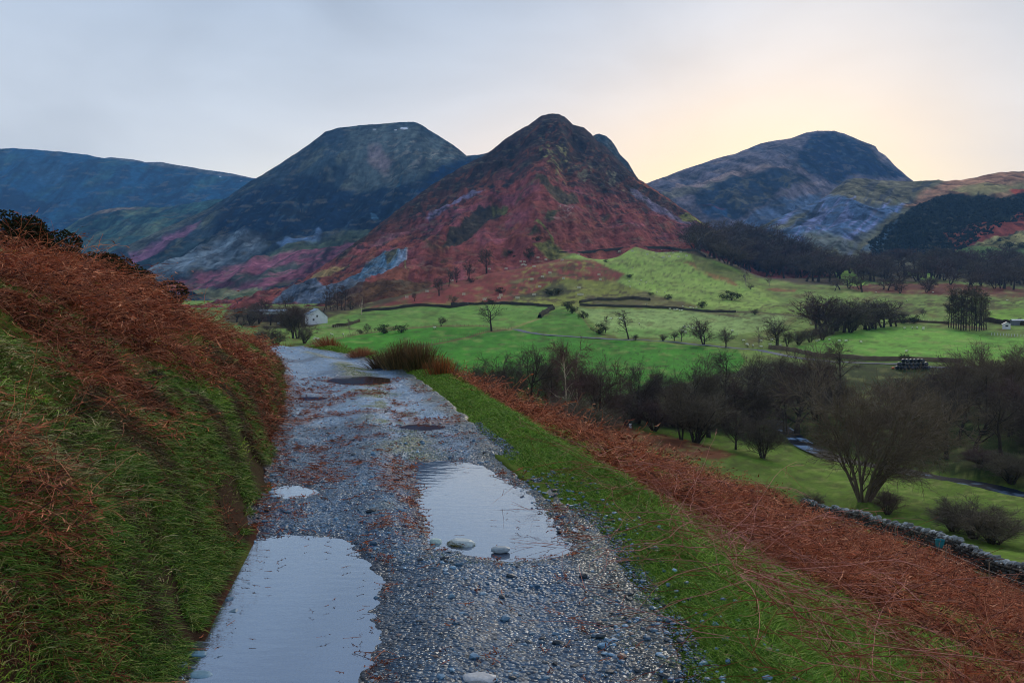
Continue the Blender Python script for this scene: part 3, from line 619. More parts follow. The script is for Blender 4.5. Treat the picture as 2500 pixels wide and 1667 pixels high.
    # last snow near the summit
    for cx_, cy_, a_, b_ in ((987, 313, 10, 2.2), (915, 316, 5, 1.1), (966, 316, 3, 1)): P.poly(ell(cx_, cy_, a_, b_), (.85, .88, .95), .8, 1.5)
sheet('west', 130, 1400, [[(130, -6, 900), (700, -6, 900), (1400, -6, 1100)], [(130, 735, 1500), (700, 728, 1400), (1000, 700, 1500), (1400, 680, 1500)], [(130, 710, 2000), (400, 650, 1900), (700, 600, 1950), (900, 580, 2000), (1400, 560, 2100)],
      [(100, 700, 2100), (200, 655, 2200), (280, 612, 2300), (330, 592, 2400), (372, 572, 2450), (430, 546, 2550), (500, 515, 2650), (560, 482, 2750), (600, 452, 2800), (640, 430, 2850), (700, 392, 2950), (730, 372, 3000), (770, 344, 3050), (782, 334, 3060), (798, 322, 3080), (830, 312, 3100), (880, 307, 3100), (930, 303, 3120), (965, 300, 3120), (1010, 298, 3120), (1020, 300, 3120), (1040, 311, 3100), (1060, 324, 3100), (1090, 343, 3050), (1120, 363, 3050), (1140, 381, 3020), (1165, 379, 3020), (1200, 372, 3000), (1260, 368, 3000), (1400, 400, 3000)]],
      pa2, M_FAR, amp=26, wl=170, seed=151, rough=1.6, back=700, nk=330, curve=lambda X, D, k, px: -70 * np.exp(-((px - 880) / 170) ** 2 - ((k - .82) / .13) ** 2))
# rocky top behind the red hill
def pa3b(P): P.c[:] = A(34, 50, 62); P.noise(A(60, 74, 84), 10, 6, .0, .4, .7, 1)
sheet('rear', 1400, 1700, [[(1400, -6, 1500), (1700, -6, 1500)], [(1400, 352, 2100), (1440, 335, 2100), (1450, 330, 2100), (1462, 327, 2100), (1478, 331, 2100), (1490, 342, 2100), (1500, 357, 2100), (1512, 376, 2090), (1522, 388, 2080), (1532, 398, 2070), (1545, 420, 2060), (1558, 440, 2050), (1600, 480, 2020), (1700, 545, 2000)]], pa3b, M_HILL, amp=10, wl=60, seed=171, rough=2.5, back=300, p=1.1)
# the red bracken hill in the middle
def pa3(P):
    P.c[:] = A(104, 57, 54); P.noise(A(116, 72, 54), 60, 12, .0, .5, .6, 1, ang=.25); P.noise(A(78, 46, 46), 40, 8, .0, .45, .6, 2, ang=.2)
    P.noise(A(112, 66, 78), 70, 20, .05, .5, .6, 22)
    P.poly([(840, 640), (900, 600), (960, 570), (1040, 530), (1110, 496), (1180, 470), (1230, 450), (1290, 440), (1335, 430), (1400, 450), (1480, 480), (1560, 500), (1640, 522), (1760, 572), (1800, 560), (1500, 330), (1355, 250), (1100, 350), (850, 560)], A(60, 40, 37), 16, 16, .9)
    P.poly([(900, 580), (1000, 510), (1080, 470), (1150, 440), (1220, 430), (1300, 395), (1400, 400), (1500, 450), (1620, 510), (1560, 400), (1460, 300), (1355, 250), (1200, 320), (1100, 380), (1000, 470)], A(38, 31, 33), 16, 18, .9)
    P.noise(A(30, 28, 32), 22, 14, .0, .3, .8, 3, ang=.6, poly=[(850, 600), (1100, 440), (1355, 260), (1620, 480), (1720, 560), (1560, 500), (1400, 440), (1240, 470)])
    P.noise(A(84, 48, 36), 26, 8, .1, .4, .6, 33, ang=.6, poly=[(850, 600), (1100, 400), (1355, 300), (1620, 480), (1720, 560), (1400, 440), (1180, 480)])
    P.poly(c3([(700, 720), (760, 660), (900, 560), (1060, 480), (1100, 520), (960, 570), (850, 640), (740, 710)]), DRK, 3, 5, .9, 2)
    P.poly(c5b([(655, 1050), (700, 960), (720, 925), (810, 880), (850, 830), (900, 770), (970, 700), (1040, 690), (1100, 665), (1240, 650), (1240, 740), (1150, 790), (1060, 810), (960, 890), (860, 950), (760, 1010)]), A(42, 42, 38), 2.5, 4, .97, 3)
    P.poly(c5b([(1090, 670), (1240, 645), (1240, 700), (1120, 720)]), A(78, 80, 44), 3, 4, .7, 2)
    P.poly(c5b([(350, 1080), (480, 950), (640, 820), (640, 850), (500, 970), (400, 1060)]), A(44, 40, 36), 2, 3, .9, 2)
    P.poly(c5b([(670, 840), (760, 750), (860, 725), (800, 780), (700, 840)]), A(52, 44, 36), 2, 4, .85, 2)
    P.poly(c5b([(1450, 600), (1530, 540), (1600, 560), (1660, 570), (1860, 580), (1890, 620), (1800, 660), (1640, 655), (1520, 600)]), A(62, 60, 46), 3, 5, .9, 3)
    P.poly(c5b([(1560, 840), (1600, 790), (1740, 740), (1700, 780), (1620, 870)]), A(58, 64, 42), 3, 4, .9, 2)
    P.poly(c5b([(1290, 640), (1330, 600), (1380, 600), (1350, 650)]), A(66, 58, 44), 3, 4, .7, 2); P.poly(c5b([(2060, 700), (2150, 710), (2160, 740), (2080, 740)]), A(62, 60, 44), 3, 4, .7, 2)
    P.poly(c5b([(1410, 990), (1490, 930), (1530, 960), (1460, 990)]), A(48, 52, 34), 3, 4, .9, 2); P.poly(c5b([(1190, 1100), (1220, 1060), (1250, 1080), (1230, 1110)]), A(52, 52, 34), 3, 4, .8, 2); P.poly(c5b([(610, 1140), (660, 1100), (700, 1090), (650, 1140)]), A(58, 50, 36), 2, 3, .8, 2)
    P.noise(A(112, 112, 72), 10, 5, .1, .35, .75, 4, poly=c3([(980, 480), (1060, 430), (1200, 390), (1220, 480), (1210, 560), (1200, 700), (1140, 700), (1060, 620)]))
    P.noise(A(92, 92, 76), 14, 6, .12, .4, .75, 5, poly=c3([(1200, 480), (1600, 560), (1640, 700), (1400, 680), (1250, 600)]))
    P.poly(c5b([(1470, 880), (1500, 875), (1560, 905), (1640, 965), (1655, 1020), (1625, 1005), (1600, 940), (1500, 900)]), A(104, 112, 60), 1.2, 2)
    P.noise(A(150, 140, 140), 6, 3, .2, .4, .8, 44, poly=c5b([(1700, 700), (1800, 670), (1850, 700), (1740, 790), (1690, 750)]))
    P.line(c3([(1080, 970), (1160, 960), (1240, 910)]), .7, A(140, 112, 110), 1, 1, .7)
    # screes
    P.poly(c5b([(510, 765), (600, 700), (680, 645), (830, 580), (940, 545), (1030, 535), (960, 570), (850, 600), (750, 650), (620, 720), (540, 765)]), A(92, 92, 122), 2, 3, .85, 2)
    P.poly(c5b([(0, 1010), (200, 900), (400, 820), (520, 770), (420, 830), (200, 940), (50, 1030)]), A(112, 80, 92), 3, 4, .5, 2)
    P.poly(c3([(1660, 650), (1780, 730), (1900, 790), (2000, 850), (2190, 960), (2130, 955), (1950, 870), (1850, 830), (1740, 760)]), A(88, 84, 104), 2, 3, .9, 2)
    P.poly(c3([(2060, 870), (2150, 880), (2290, 950), (2200, 950), (2100, 920)]), A(112, 118, 56), 2, 3, .85, 2)
    P.poly(c3([(1700, 620), (1900, 700), (2100, 830), (2352, 950), (2352, 930), (2100, 780), (1800, 600)]), A(120, 66, 48), 3, 4, .7)
    # quarry tips
    P.poly(c2([(985, 490), (1100, 420), (1200, 340), (1310, 262), (1430, 252), (1497, 258), (1475, 345), (1380, 400), (1300, 450), (1165, 527), (1050, 505)]), A(58, 86, 110), 1.4, 1.5)
    P.poly(c2([(1305, 300), (1320, 262), (1430, 260), (1410, 310), (1330, 360)]), A(66, 66, 46), 2, 3, .9)
    P.poly(c2([(1440, 255), (1497, 258), (1480, 340), (1300, 440), (1180, 520), (1250, 440), (1400, 350)]), A(112, 128, 152), 1.5, 2, .75)
    P.noise(A(88, 116, 140), 3, 30, .1, .4, .5, 45, ang=-.75, poly=c2([(985, 490), (1310, 262), (1497, 258), (1475, 345), (1165, 527)]))
    P.poly(c2([(380, 660), (480, 585), (600, 508), (700, 503), (830, 500), (1000, 485), (1150, 520), (1120, 600), (900, 640), (700, 640), (500, 640)]), A(74, 90, 108), 1.6, 2, .95)
    P.noise(A(52, 66, 84), 8, 30, .0, .3, .7, 46, ang=-.6, poly=c2([(380, 660), (600, 508), (830, 500), (800, 620), (500, 640)]))
    P.poly(c2([(640, 500), (800, 410), (980, 345), (1040, 325), (900, 410), (760, 500)]), A(136, 122, 82), 1.6, 3, .85)
    P.poly(c2([(870, 355), (1000, 225), (1120, 150), (1190, 118), (1110, 200), (1000, 290), (920, 340)]), A(46, 40, 36), 1.6, 3, .95, 2)
    P.poly(c2([(1500, 330), (1470, 370), (1300, 460), (1200, 530), (1480, 500), (1510, 460), (1480, 400)]), A(112, 74, 54), 2, 2, .5)
    P.line(c2([(1475, 345), (1480, 400), (1505, 455)]), 1.1, A(130, 130, 84)); P.line(c2([(1495, 260), (1485, 350)]), 1.3, A(150, 150, 160))
    P.line(c5b([(350, 1090), (420, 1060), (560, 1090), (700, 1040)]), 1.5, A(112, 96, 62), 3, 4, .6)
    # foot
    P.poly(c5b([(-300, 1440), (0, 1400), (300, 1340), (530, 1330), (500, 1400), (200, 1440), (0, 1540), (-400, 1600)]), A(66, 46, 34), 3, 4, .9)
    P.poly(c2([(1150, 560), (1400, 520), (1700, 490), (1650, 560), (1300, 640), (1100, 680), (700, 690), (720, 640), (1100, 620)]), A(70, 52, 36), 3, 5, .9)
    P.poly(c5([(680, 250), (800, 190), (900, 215), (1000, 240), (1100, 290), (800, 290)]), A(98, 108, 54), 3, 5, .8, 3)
c5 = lambda p: crop(1100, 550, 3.36, p)
def bulge(X, D, k, px):
    a = 26 * np.exp(-((px - (1290 + 60 * k)) / 55) ** 2) * np.sin(math.pi * np.clip(k, 0, 1)) 
    a = a + 14 * np.exp(-(((px - 1140) * .8 - (k - .45) * 500) / 40) ** 2) * np.exp(-((k - .42) / .16) ** 2)
    return a
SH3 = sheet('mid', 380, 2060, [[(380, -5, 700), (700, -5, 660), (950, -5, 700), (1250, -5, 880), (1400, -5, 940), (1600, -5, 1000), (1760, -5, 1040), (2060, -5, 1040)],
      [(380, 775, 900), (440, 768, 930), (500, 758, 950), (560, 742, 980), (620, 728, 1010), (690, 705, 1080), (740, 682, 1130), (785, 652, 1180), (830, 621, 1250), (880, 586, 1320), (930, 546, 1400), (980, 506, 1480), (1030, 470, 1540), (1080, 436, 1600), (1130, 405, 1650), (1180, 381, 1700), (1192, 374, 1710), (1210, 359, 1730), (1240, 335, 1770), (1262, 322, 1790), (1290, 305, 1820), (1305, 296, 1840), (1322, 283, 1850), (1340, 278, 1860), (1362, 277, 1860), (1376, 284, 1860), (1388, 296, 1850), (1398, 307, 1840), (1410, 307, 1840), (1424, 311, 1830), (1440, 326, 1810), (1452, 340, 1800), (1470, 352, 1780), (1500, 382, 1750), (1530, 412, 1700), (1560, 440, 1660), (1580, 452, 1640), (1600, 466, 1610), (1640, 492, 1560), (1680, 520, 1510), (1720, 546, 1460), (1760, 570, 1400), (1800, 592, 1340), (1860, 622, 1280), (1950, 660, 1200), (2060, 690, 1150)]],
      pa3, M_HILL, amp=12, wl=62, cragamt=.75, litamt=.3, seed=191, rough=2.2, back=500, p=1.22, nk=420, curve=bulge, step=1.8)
# the round fell on the right
def pa4(P):
    P.c[:] = A(86, 84, 96); P.noise(A(62, 70, 88), 50, 18, .0, .5, .7, 1, ang=-.3); P.noise(A(112, 102, 104), 50, 9, .1, .5, .6, 2, ang=.3)
    P.poly(c4([(880, 190), (940, 130), (1060, 115), (1200, 170), (1320, 230), (1350, 300), (1600, 450), (1400, 440), (1150, 430), (1050, 500), (900, 420), (800, 330), (840, 260)]), A(8, 32, 62), 7, 8, .95)
    P.noise(A(48, 66, 84), 20, 12, .1, .4, .6, 3, poly=c4([(880, 190), (1060, 115), (1320, 230), (1600, 450), (1050, 500), (800, 330)]))
    P.poly(c4([(0, 480), (200, 440), (400, 400), (600, 370), (780, 365), (700, 390), (450, 430), (200, 480), (0, 520)]), A(132, 116, 112), 4, 5, .7)
    P.poly(c4([(-100, 560), (200, 480), (450, 430), (600, 400), (500, 450), (300, 500), (100, 560), (-100, 620)]), A(96, 96, 76), 5, 5, .6)
    P.poly(c4([(120, 560), (300, 470), (480, 410), (700, 380), (830, 420), (900, 470), (700, 520), (620, 600), (450, 700), (380, 720), (150, 650)]), A(20, 38, 58), 6, 8, .92)
    P.poly(c4([(160, 640), (350, 655), (360, 720), (280, 750), (180, 690)]), A(40, 72, 108), 5, 6, .8); P.poly(c4([(160, 648), (340, 655), (300, 670), (200, 665)]), A(92, 52, 62), 2, 3, .6)
    P.noise(A(78, 78, 64), 20, 9, .12, .4, .6, 5, poly=c4([(120, 560), (480, 410), (900, 450), (620, 620), (380, 720)]))
    P.poly(c4([(440, 730), (560, 640), (700, 580), (850, 560), (980, 560), (960, 620), (800, 700), (650, 760), (500, 790)]), A(62, 84, 112), 5, 8, .85)
sheet('north', 1470, 2420, [[(1470, -8, 1500), (2420, -8, 1500)], [(1470, 620, 2300), (1700, 610, 2300), (2000, 600, 2300), (2420, 600, 2300)], [(1470, 510, 2800), (1600, 478, 2800), (1800, 450, 2850), (1900, 425, 2900), (2050, 470, 3000), (2420, 490, 3000)],
      [(1470, 478, 3600), (1560, 454, 3600), (1600, 440, 3600), (1650, 420, 3600), (1700, 403, 3600), (1750, 386, 3600), (1790, 376, 3600), (1850, 352, 3600), (1890, 343, 3600), (1930, 337, 3600), (1960, 325, 3600), (1990, 319, 3600), (2030, 320, 3600), (2055, 327, 3600), (2090, 342, 3600), (2130, 357, 3600), (2138, 370, 3580), (2155, 380, 3560), (2175, 402, 3540), (2205, 428, 3500), (2225, 443, 3480), (2260, 460, 3450), (2420, 520, 3400)]],
      pa4, M_FAR, amp=24, wl=160, seed=221, rough=1.3, back=700, nk=300)
def pa5(P):
    P.c[:] = A(98, 98, 82); P.noise(A(78, 84, 62), 46, 18, .0, .4, .7, 1, ang=-.4)
    P.noise(A(58, 66, 82), 30, 10, .0, .4, .7, 2, ang=.7, poly=c4([(900, 500), (1150, 430), (1500, 470), (1800, 440), (1700, 600), (1500, 700), (1300, 800), (900, 800)]))
    P.poly(c4([(560, 800), (700, 690), (850, 600), (1000, 540), (1100, 560), (1200, 620), (1400, 640), (1550, 620), (1480, 720), (1300, 830), (1150, 950), (950, 900), (700, 860)]), A(72, 100, 138), 6, 9, .9)
    P.noise(A(112, 122, 164), 9, 40, .0, .35, .7, 3, ang=-.85, poly=c4([(560, 800), (850, 600), (1100, 560), (1550, 620), (1300, 830), (1150, 950), (700, 860)]))
    P.poly(c4([(660, 770), (800, 680), (900, 640), (830, 720), (700, 790), (560, 810)]), A(98, 100, 76), 5, 5, .85); P.poly(c4([(700, 830), (850, 700), (1000, 580), (1020, 600), (860, 740), (730, 850)]), A(44, 56, 66), 3, 4, .8)
    P.poly(c4([(1150, 870), (1400, 750), (1560, 640), (1640, 640), (1500, 800), (1300, 880), (1200, 950)]), A(84, 88, 76), 6, 6, .8)
    P.poly(c4([(850, 830), (1050, 820), (1200, 880), (1150, 960), (900, 930)]), A(98, 102, 76), 8, 6, .7)
    P.poly(c4([(1550, 640), (1640, 560), (1850, 440), (2180, 385), (2400, 385), (2400, 500), (2250, 590), (2050, 600), (1850, 560), (1720, 590), (1600, 640)]), A(148, 112, 92), 8, 8, .8)
    P.poly(c4([(1850, 520), (2100, 470), (2400, 460), (2400, 520), (2200, 560), (2000, 580)]), A(118, 118, 82), 6, 6, .85); P.poly(c4([(2250, 540), (2400, 490), (2400, 540), (2300, 570)]), A(138, 68, 56), 3, 4)
    P.poly(c4([(1300, 870), (1480, 740), (1600, 640), (1700, 590), (1850, 545), (1960, 575), (2080, 555), (2180, 580), (2280, 560), (2500, 520), (2500, 660), (2200, 740), (2060, 830), (1950, 900), (1850, 940), (1560, 990), (1330, 960)]), A(27, 33, 30), 3, 8, .97, 3)
    P.poly(c4([(1240, 930), (1360, 850), (1500, 760), (1420, 850), (1350, 940)]), A(66, 92, 116), 3, 5, .7, 3)
    P.poly(c4([(1800, 860), (1960, 810), (2080, 730), (2200, 720), (2150, 790), (2060, 850), (1900, 930)]), A(116, 66, 52), 3, 6, .8, 4)
    P.poly(c4([(1860, 940), (1950, 900), (2100, 820), (2180, 760), (2280, 720), (2500, 640), (2500, 790), (2300, 820), (2100, 890), (1920, 950), (1850, 960)]), A(118, 60, 52), 2, 4, .95)
    P.poly(c4([(1990, 930), (2150, 860), (2352, 820), (2500, 780), (2500, 930), (2200, 930)]), A(138, 136, 94), 2, 3)
    P.poly(c4([(1880, 960), (2000, 945), (2250, 905), (2500, 900), (2500, 1080), (2200, 1040), (1950, 1000)]), A(98, 122, 76), 2, 3)
    P.line(c4([(1950, 940), (2120, 905), (2300, 820)]), 1.6, A(56, 62, 44), 2, 3); P.line(c4([(1900, 955), (2100, 925), (2400, 900)]), 1.6, A(66, 78, 48), 2, 3)
    P.noise(A(48, 52, 34), 5, 3, .3, .42, .9, 9, poly=c4([(1990, 950), (2150, 860), (2500, 780), (2500, 920)]))
SH5 = sheet('ridge', 1500, 2760, [[(1500, -6, 1150), (2060, -6, 1150), (2300, -6, 1000), (2760, -6, 1000)], [(1500, 650, 1500), (1800, 625, 1500), (2000, 640, 1450), (2200, 650, 1400), (2760, 640, 1300)],
      [(1500, 655, 1650), (1600, 640, 1700), (1700, 610, 1750), (1780, 580, 1850), (1850, 555, 1950), (1920, 520, 2050), (1980, 495, 2150), (2030, 470, 2200), (2050, 448, 2250), (2062, 438, 2280), (2080, 436, 2280), (2110, 436, 2280), (2140, 441, 2260), (2190, 443, 2240), (2230, 443, 2220), (2260, 441, 2200), (2285, 439, 2180), (2300, 442, 2150), (2320, 440, 2130), (2345, 439, 2120), (2370, 434, 2100), (2400, 427, 2100), (2430, 421, 2100), (2460, 419, 2100), (2500, 418, 2100), (2560, 414, 2100), (2760, 400, 2100)]],
      pa5, M_FAR, amp=17, wl=110, seed=251, rough=1.5, back=500, nk=330)
def onsheet(S, px, py):
    """foremost point of a fell seen at a photograph pixel"""
    j = int(np.argmin(np.abs(S.pxs - px))); col = S.py[:, j]
    k = np.where(col <= py)[0]; i = int(k[0]) if len(k) else len(col) - 1
    return float((px - CX) / F * S.D[i, j]), float(S.D[i, j]), float(S.Z[i, j])
_DD = np.geomspace(3, 1500, 700)
def hit(px, py):
    """where the sight line of a pixel meets the ground sheet"""
    x, y, z = W(px, py, _DD); h = H(x, y); k = np.where(z <= h)[0]
    if not len(k): return None
    i = int(k[0])
    if i == 0: return float(x[0]), float(y[0]), float(h[0])
    a0 = z[i - 1] - h[i - 1]; a1 = h[i] - z[i]; t = a0 / (a0 + a1 + 1e-9); D = _DD[i - 1] + t * (_DD[i] - _DD[i - 1])
    x, y, z = W(px, py, D); return float(x), float(y), float(z)
def stand(px, py):
    """the foremost of ground and red hill at a pixel"""
    g = hit(px, py); s = onsheet(SH3, px, py) if 390 < px < 2050 else None
    s5 = onsheet(SH5, px, py) if px > 1500 else None
    c = [p for p in (g, s, s5) if p is not None]
    return min(c, key=lambda p: p[1])
# ================================================================ track, puddles, river, lane
def gravel_mat():
    m, nt, bs = nodes('wet_gravel'); L = nt.links.new
    at = N(nt, 'ShaderNodeAttribute', attribute_name='Col'); tc = N(nt, 'ShaderNodeTexCoord')
    v = N(nt, 'ShaderNodeTexVoronoi', inp={'Scale': 42.0, 'Randomness': 1.0}); L(tc.outputs['Object'], v.inputs['Vector'])
    v2 = N(nt, 'ShaderNodeTexVoronoi', inp={'Scale': 16.0}); L(tc.outputs['Object'], v2.inputs['Vector'])
    sx = N(nt, 'ShaderNodeSeparateColor'); L(v.outputs['Color'], sx.inputs[0])
    mr = N(nt, 'ShaderNodeMapRange', inp={'To Min': .45, 'To Max': 1.7}); L(sx.outputs[0], mr.inputs['Value'])
    mx = N(nt, 'ShaderNodeVectorMath', operation='SCALE'); L(at.outputs['Color'], mx.inputs[0]); L(mr.outputs[0], mx.inputs['Scale'])
    L(mx.outputs[0], bs.inputs['Base Color'])
    n = N(nt, 'ShaderNodeTexNoise', inp={'Scale': 2.2, 'Detail': 5}); L(tc.outputs['Object'], n.inputs['Vector'])
    rr = N(nt, 'ShaderNodeMapRange', inp={'From Min': .35, 'From Max': .65, 'To Min': .2, 'To Max': .5}); L(n.outputs['Fac'], rr.inputs['Value'])
    L(rr.outputs[0], bs.inputs['Roughness'])
    bs.inputs['Specular IOR Level'].default_value = .42; bs.inputs['Specular Tint'].default_value = (.45, .72, 1, 1); bs.inputs['Coat Weight'].default_value = .10; bs.inputs['Coat Roughness'].default_value = .3
    inv = N(nt, 'ShaderNodeMath', operation='SUBTRACT'); inv.inputs[0].default_value = 1.0; L(v.outputs['Distance'], inv.inputs[1])
    b1 = N(nt, 'ShaderNodeBump', inp={'Strength': 1.0, 'Distance': .014}); L(inv.outputs[0], b1.inputs['Height'])
    b2 = N(nt, 'ShaderNodeBump', inp={'Strength': .8, 'Distance': .02}); inv2 = N(nt, 'ShaderNodeMath', operation='SUBTRACT'); inv2.inputs[0].default_value = 1.0
    L(v2.outputs['Distance'], inv2.inputs[1]); L(inv2.outputs[0], b2.inputs['Height']); L(b1.outputs[0], b2.inputs['Normal']); L(b2.outputs[0], bs.inputs['Normal'])
    return m
def water_mat(name, mud, refl, rough=.03, wave=(5.0, .004), tint=(.8, .86, 1)):
    m, nt, bs = nodes(name); L = nt.links.new
    bs.inputs['Base Color'].default_value = (*mud, 1); bs.inputs['Roughness'].default_value = .5; bs.inputs['Specular IOR Level'].default_value = 0
    gl = N(nt, 'ShaderNodeBsdfGlossy'); gl.inputs['Roughness'].default_value = rough; gl.inputs['Color'].default_value = (*tint, 1)
    fr = N(nt, 'ShaderNodeFresnel', inp={'IOR': 1.34}); mr = N(nt, 'ShaderNodeMapRange', inp={'To Min': refl, 'To Max': 1.0}); L(fr.outputs[0], mr.inputs['Value'])
    tc = N(nt, 'ShaderNodeTexCoord'); mp = N(nt, 'ShaderNodeMapping'); mp.inputs['Scale'].default_value = (1, 2.4, 1); L(tc.outputs['Object'], mp.inputs[0])
    nz = N(nt, 'ShaderNodeTexNoise', inp={'Scale': wave[0], 'Detail': 3, 'Roughness': .5}); L(mp.outputs[0], nz.inputs['Vector'])
    bp = N(nt, 'ShaderNodeBump', inp={'Strength': 1.0, 'Distance': wave[1]}); L(nz.outputs['Fac'], bp.inputs['Height'])
    L(bp.outputs[0], gl.inputs['Normal']); L(bp.outputs[0], fr.inputs['Normal'])
    tr = N(nt, 'ShaderNodeBsdfTransparent'); tr.inputs['Color'].default_value = (.75, .72, .68, 1); mt = N(nt, 'ShaderNodeMixShader'); mt.inputs[0].default_value = .45; L(bs.outputs[0], mt.inputs[1]); L(tr.outputs[0], mt.inputs[2])
    mx = N(nt, 'ShaderNodeMixShader'); L(mr.outputs[0], mx.inputs[0]); L(mt.outputs[0], mx.inputs[1]); L(gl.outputs[0], mx.inputs[2])
    out = [n for n in nt.nodes if n.type == 'OUTPUT_MATERIAL'][0]; L(mx.outputs[0], out.inputs['Surface'])
    return m
M_GRAVEL = gravel_mat()
def build_track():
    ys = np.concatenate([np.arange(-6, 3, .08), np.geomspace(3, 34, 620)]); vs = np.linspace(-1.16, 1.16, 170)
    Y, Vv = np.meshgrid(ys, vs, indexing='ij')
    c = (xl(Y) + xr(Y)) / 2; hw = (xr(Y) - xl(Y)) / 2
    X = c + Vv * hw; Z = TZ(X, Y) + .004
    Z = Z - .10 * sm(1.04, 1.16, np.abs(Vv + .05 * fbm(X * 3, Y * 3, 3, 77)))
    base = A(56, 96, 134, .52)[None, None] * np.ones(X.shape + (1,))
    def mixc(m, c_): nonlocal base; base = base * (1 - m[..., None]) + np.asarray(c_) * m[..., None]
    mixc(sm(-.2, .5, fbm(X * 1.5, Y * 1.2, 4, 81)) * .6, A(34, 62, 88, .45))
    mixc(sm(7, 12, Y) * sm(-.45, .15, fbm(X * .9, Y * .9, 4, 82)) * .8, A(116, 154, 190, .62))  # pale sky sheen on the far gravel, painted into its colour
    mid = np.exp(-((Vv - .20 + .1 * fbm(Y * .5, Y * 0, 2, 4)) / .3) ** 2)
    mixc(np.clip(mid * sm(-.15, .35, fbm(X * 2.6, Y * 1.8, 4, 83)) * 1.1 * sm(5.2, 7, Y), 0, .85), A(84, 92, 44, .8))           # mossy crown
    mixc(sm(.05, .45, fbm(X * 2.2 + 4, Y * 1.5, 4, 84)) * .85 * (1 - sm(12, 18, Y)) * sm(5.4, 7.2, Y), A(74, 42, 46, .8))       # sodden bracken litter
    mixc((1 - sm(-1.0, -.82, Vv + .06 * fbm(X * 3, Y * 2, 3, 85))) * .9, A(52, 38, 34, .7))
    mixc(sm(.72, .98, Vv + .14 * fbm(X * 3, Y * 2, 3, 86)) * .8, A(60, 62, 40, .8))
    mixc((1 - sm(4.0, 6.0, Y)) * .45, A(32, 44, 56, .6))
    for w_, L_ in PUD:
        sd = polysd(X, Y, w_); mixc((1 - sm(-.05, .10, sd)) * .7, A(46, 44, 44, .8))
    o = mk('track', np.stack([X, Y, Z], -1).reshape(-1, 3), grid_faces(len(ys), len(vs)), M_GRAVEL, base.reshape(-1, 3), True); tag(o, kind='structure')
build_track()
M_PUD = water_mat('puddle_water', A(112, 122, 146, .55), .34, .015, (5.0, .0011), (.70, .85, 1.0))
M_PUD2 = water_mat('muddy_water', A(84, 66, 62, .7), .10, .03, (7.0, .0008), (.9, .9, 1.0))
for i, (w_, L_) in enumerate(PUD):
    cx_ = sum(p[0] for p in w_) / len(w_); cy_ = sum(p[1] for p in w_) / len(w_)
    V = [(cx_, cy_, L_)]
    for k, (x, y) in enumerate(w_):
        dx, dy = x - cx_, y - cy_; r = math.hypot(dx, dy); e = .07 if i < 2 else .10; V.append((x + dx / r * e, y + dy / r * e, L_))
    n = len(w_); ar = sum(w_[k][0] * w_[(k + 1) % n][1] - w_[(k + 1) % n][0] * w_[k][1] for k in range(n))
    o = mk('puddle', V, [[0, 1 + k, 1 + (k + 1) % n] if ar > 0 else [0, 1 + (k + 1) % n, 1 + k] for k in range(n)], M_PUD if i in (0, 1, 5, 6) else M_PUD2); tag(o, kind='structure')
# river: a ribbon of broken water in its bed
def build_river():
    pts = np.array(RIV); d = np.gradient(pts, axis=0); nrm = np.stack([-d[:, 1], d[:, 0]], 1) / np.linalg.norm(d, axis=1)[:, None]
    t = np.linspace(0, len(pts) - 1, 260); px_ = np.interp(t, range(len(pts)), pts[:, 0]); py_ = np.interp(t, range(len(pts)), pts[:, 1])
    nx = np.interp(t, range(len(pts)), nrm[:, 0]); ny = np.interp(t, range(len(pts)), nrm[:, 1])
    w = np.linspace(-2.3, 2.3, 10)
    X = px_[:, None] + nx[:, None] * w; Y = py_[:, None] + ny[:, None] * w
    zc = H(px_, py_); k = np.ones(21) / 21; zc = np.convolve(np.pad(zc, 10, mode='edge'), k, 'valid') + .45
    Z = zc[:, None] + .10 * fbm(X / 1.2, Y / 1.2, 3, 5)
    foam_glint = sm(.10, .36, fbm(X / 1.6, Y / 3.0, 4, 6)) * np.interp(t, [0, .6, 1.2, 3.2, 3.8, 5.4, 5.8, 6.6, 7.0, 9], [.3, 1, 1, .9, 0, .1, 1, 1, .25, .3])[:, None]  # foam plus sky glints painted into the colour along the open stretches
    col = A(16, 26, 38, .8)[None, None] * (1 - foam_glint[..., None]) + np.array([.32, .48, .66]) * foam_glint[..., None]
    m = col_mat('river_water', rough=.7, spec=.06, scale=.4, var=.2, bump=.15, bscale=.5)
    o = mk('river', np.stack([X, Y, Z], -1).reshape(-1, 3), grid_faces(len(t), len(w)), m, col.reshape(-1, 3), True); tag(o, kind='structure')
build_river()
def ribbon(name, pix, width, col, mat, lift=.08, n=160, seed=0):
    P3 = [stand(*p) for p in pix]; P3 = np.array([p for p in P3 if p is not None])
    t = np.linspace(0, len(P3) - 1, n); x = np.interp(t, range(len(P3)), P3[:, 0]); y = np.interp(t, range(len(P3)), P3[:, 1])
    for _ in range(6): x[1:-1] = (x[:-2] + 2 * x[1:-1] + x[2:]) / 4; y[1:-1] = (y[:-2] + 2 * y[1:-1] + y[2:]) / 4
    dx, dy = np.gradient(x), np.gradient(y); l = np.hypot(dx, dy) + 1e-6
    w = np.linspace(-width / 2, width / 2, 6); X = x[:, None] - dy[:, None] / l[:, None] * w; Y = y[:, None] + dx[:, None] / l[:, None] * w
    Z = np.maximum(H(X, Y), H(x, y)[:, None] - .05) + lift
    c = np.tile(np.asarray(col, float), (X.size, 1))
    o = mk(name, np.stack([X, Y, Z], -1).reshape(-1, 3), grid_faces(n, 6), mat, c, True); tag(o, kind='structure'); return o
M_LANE = col_mat('wet_tarmac', rough=.8, spec=.15, scale=1.5, var=.25)
c5 = lambda p: crop(1100, 550, 3.36, p); c6 = lambda p: crop(1750, 600, 3.136, p)
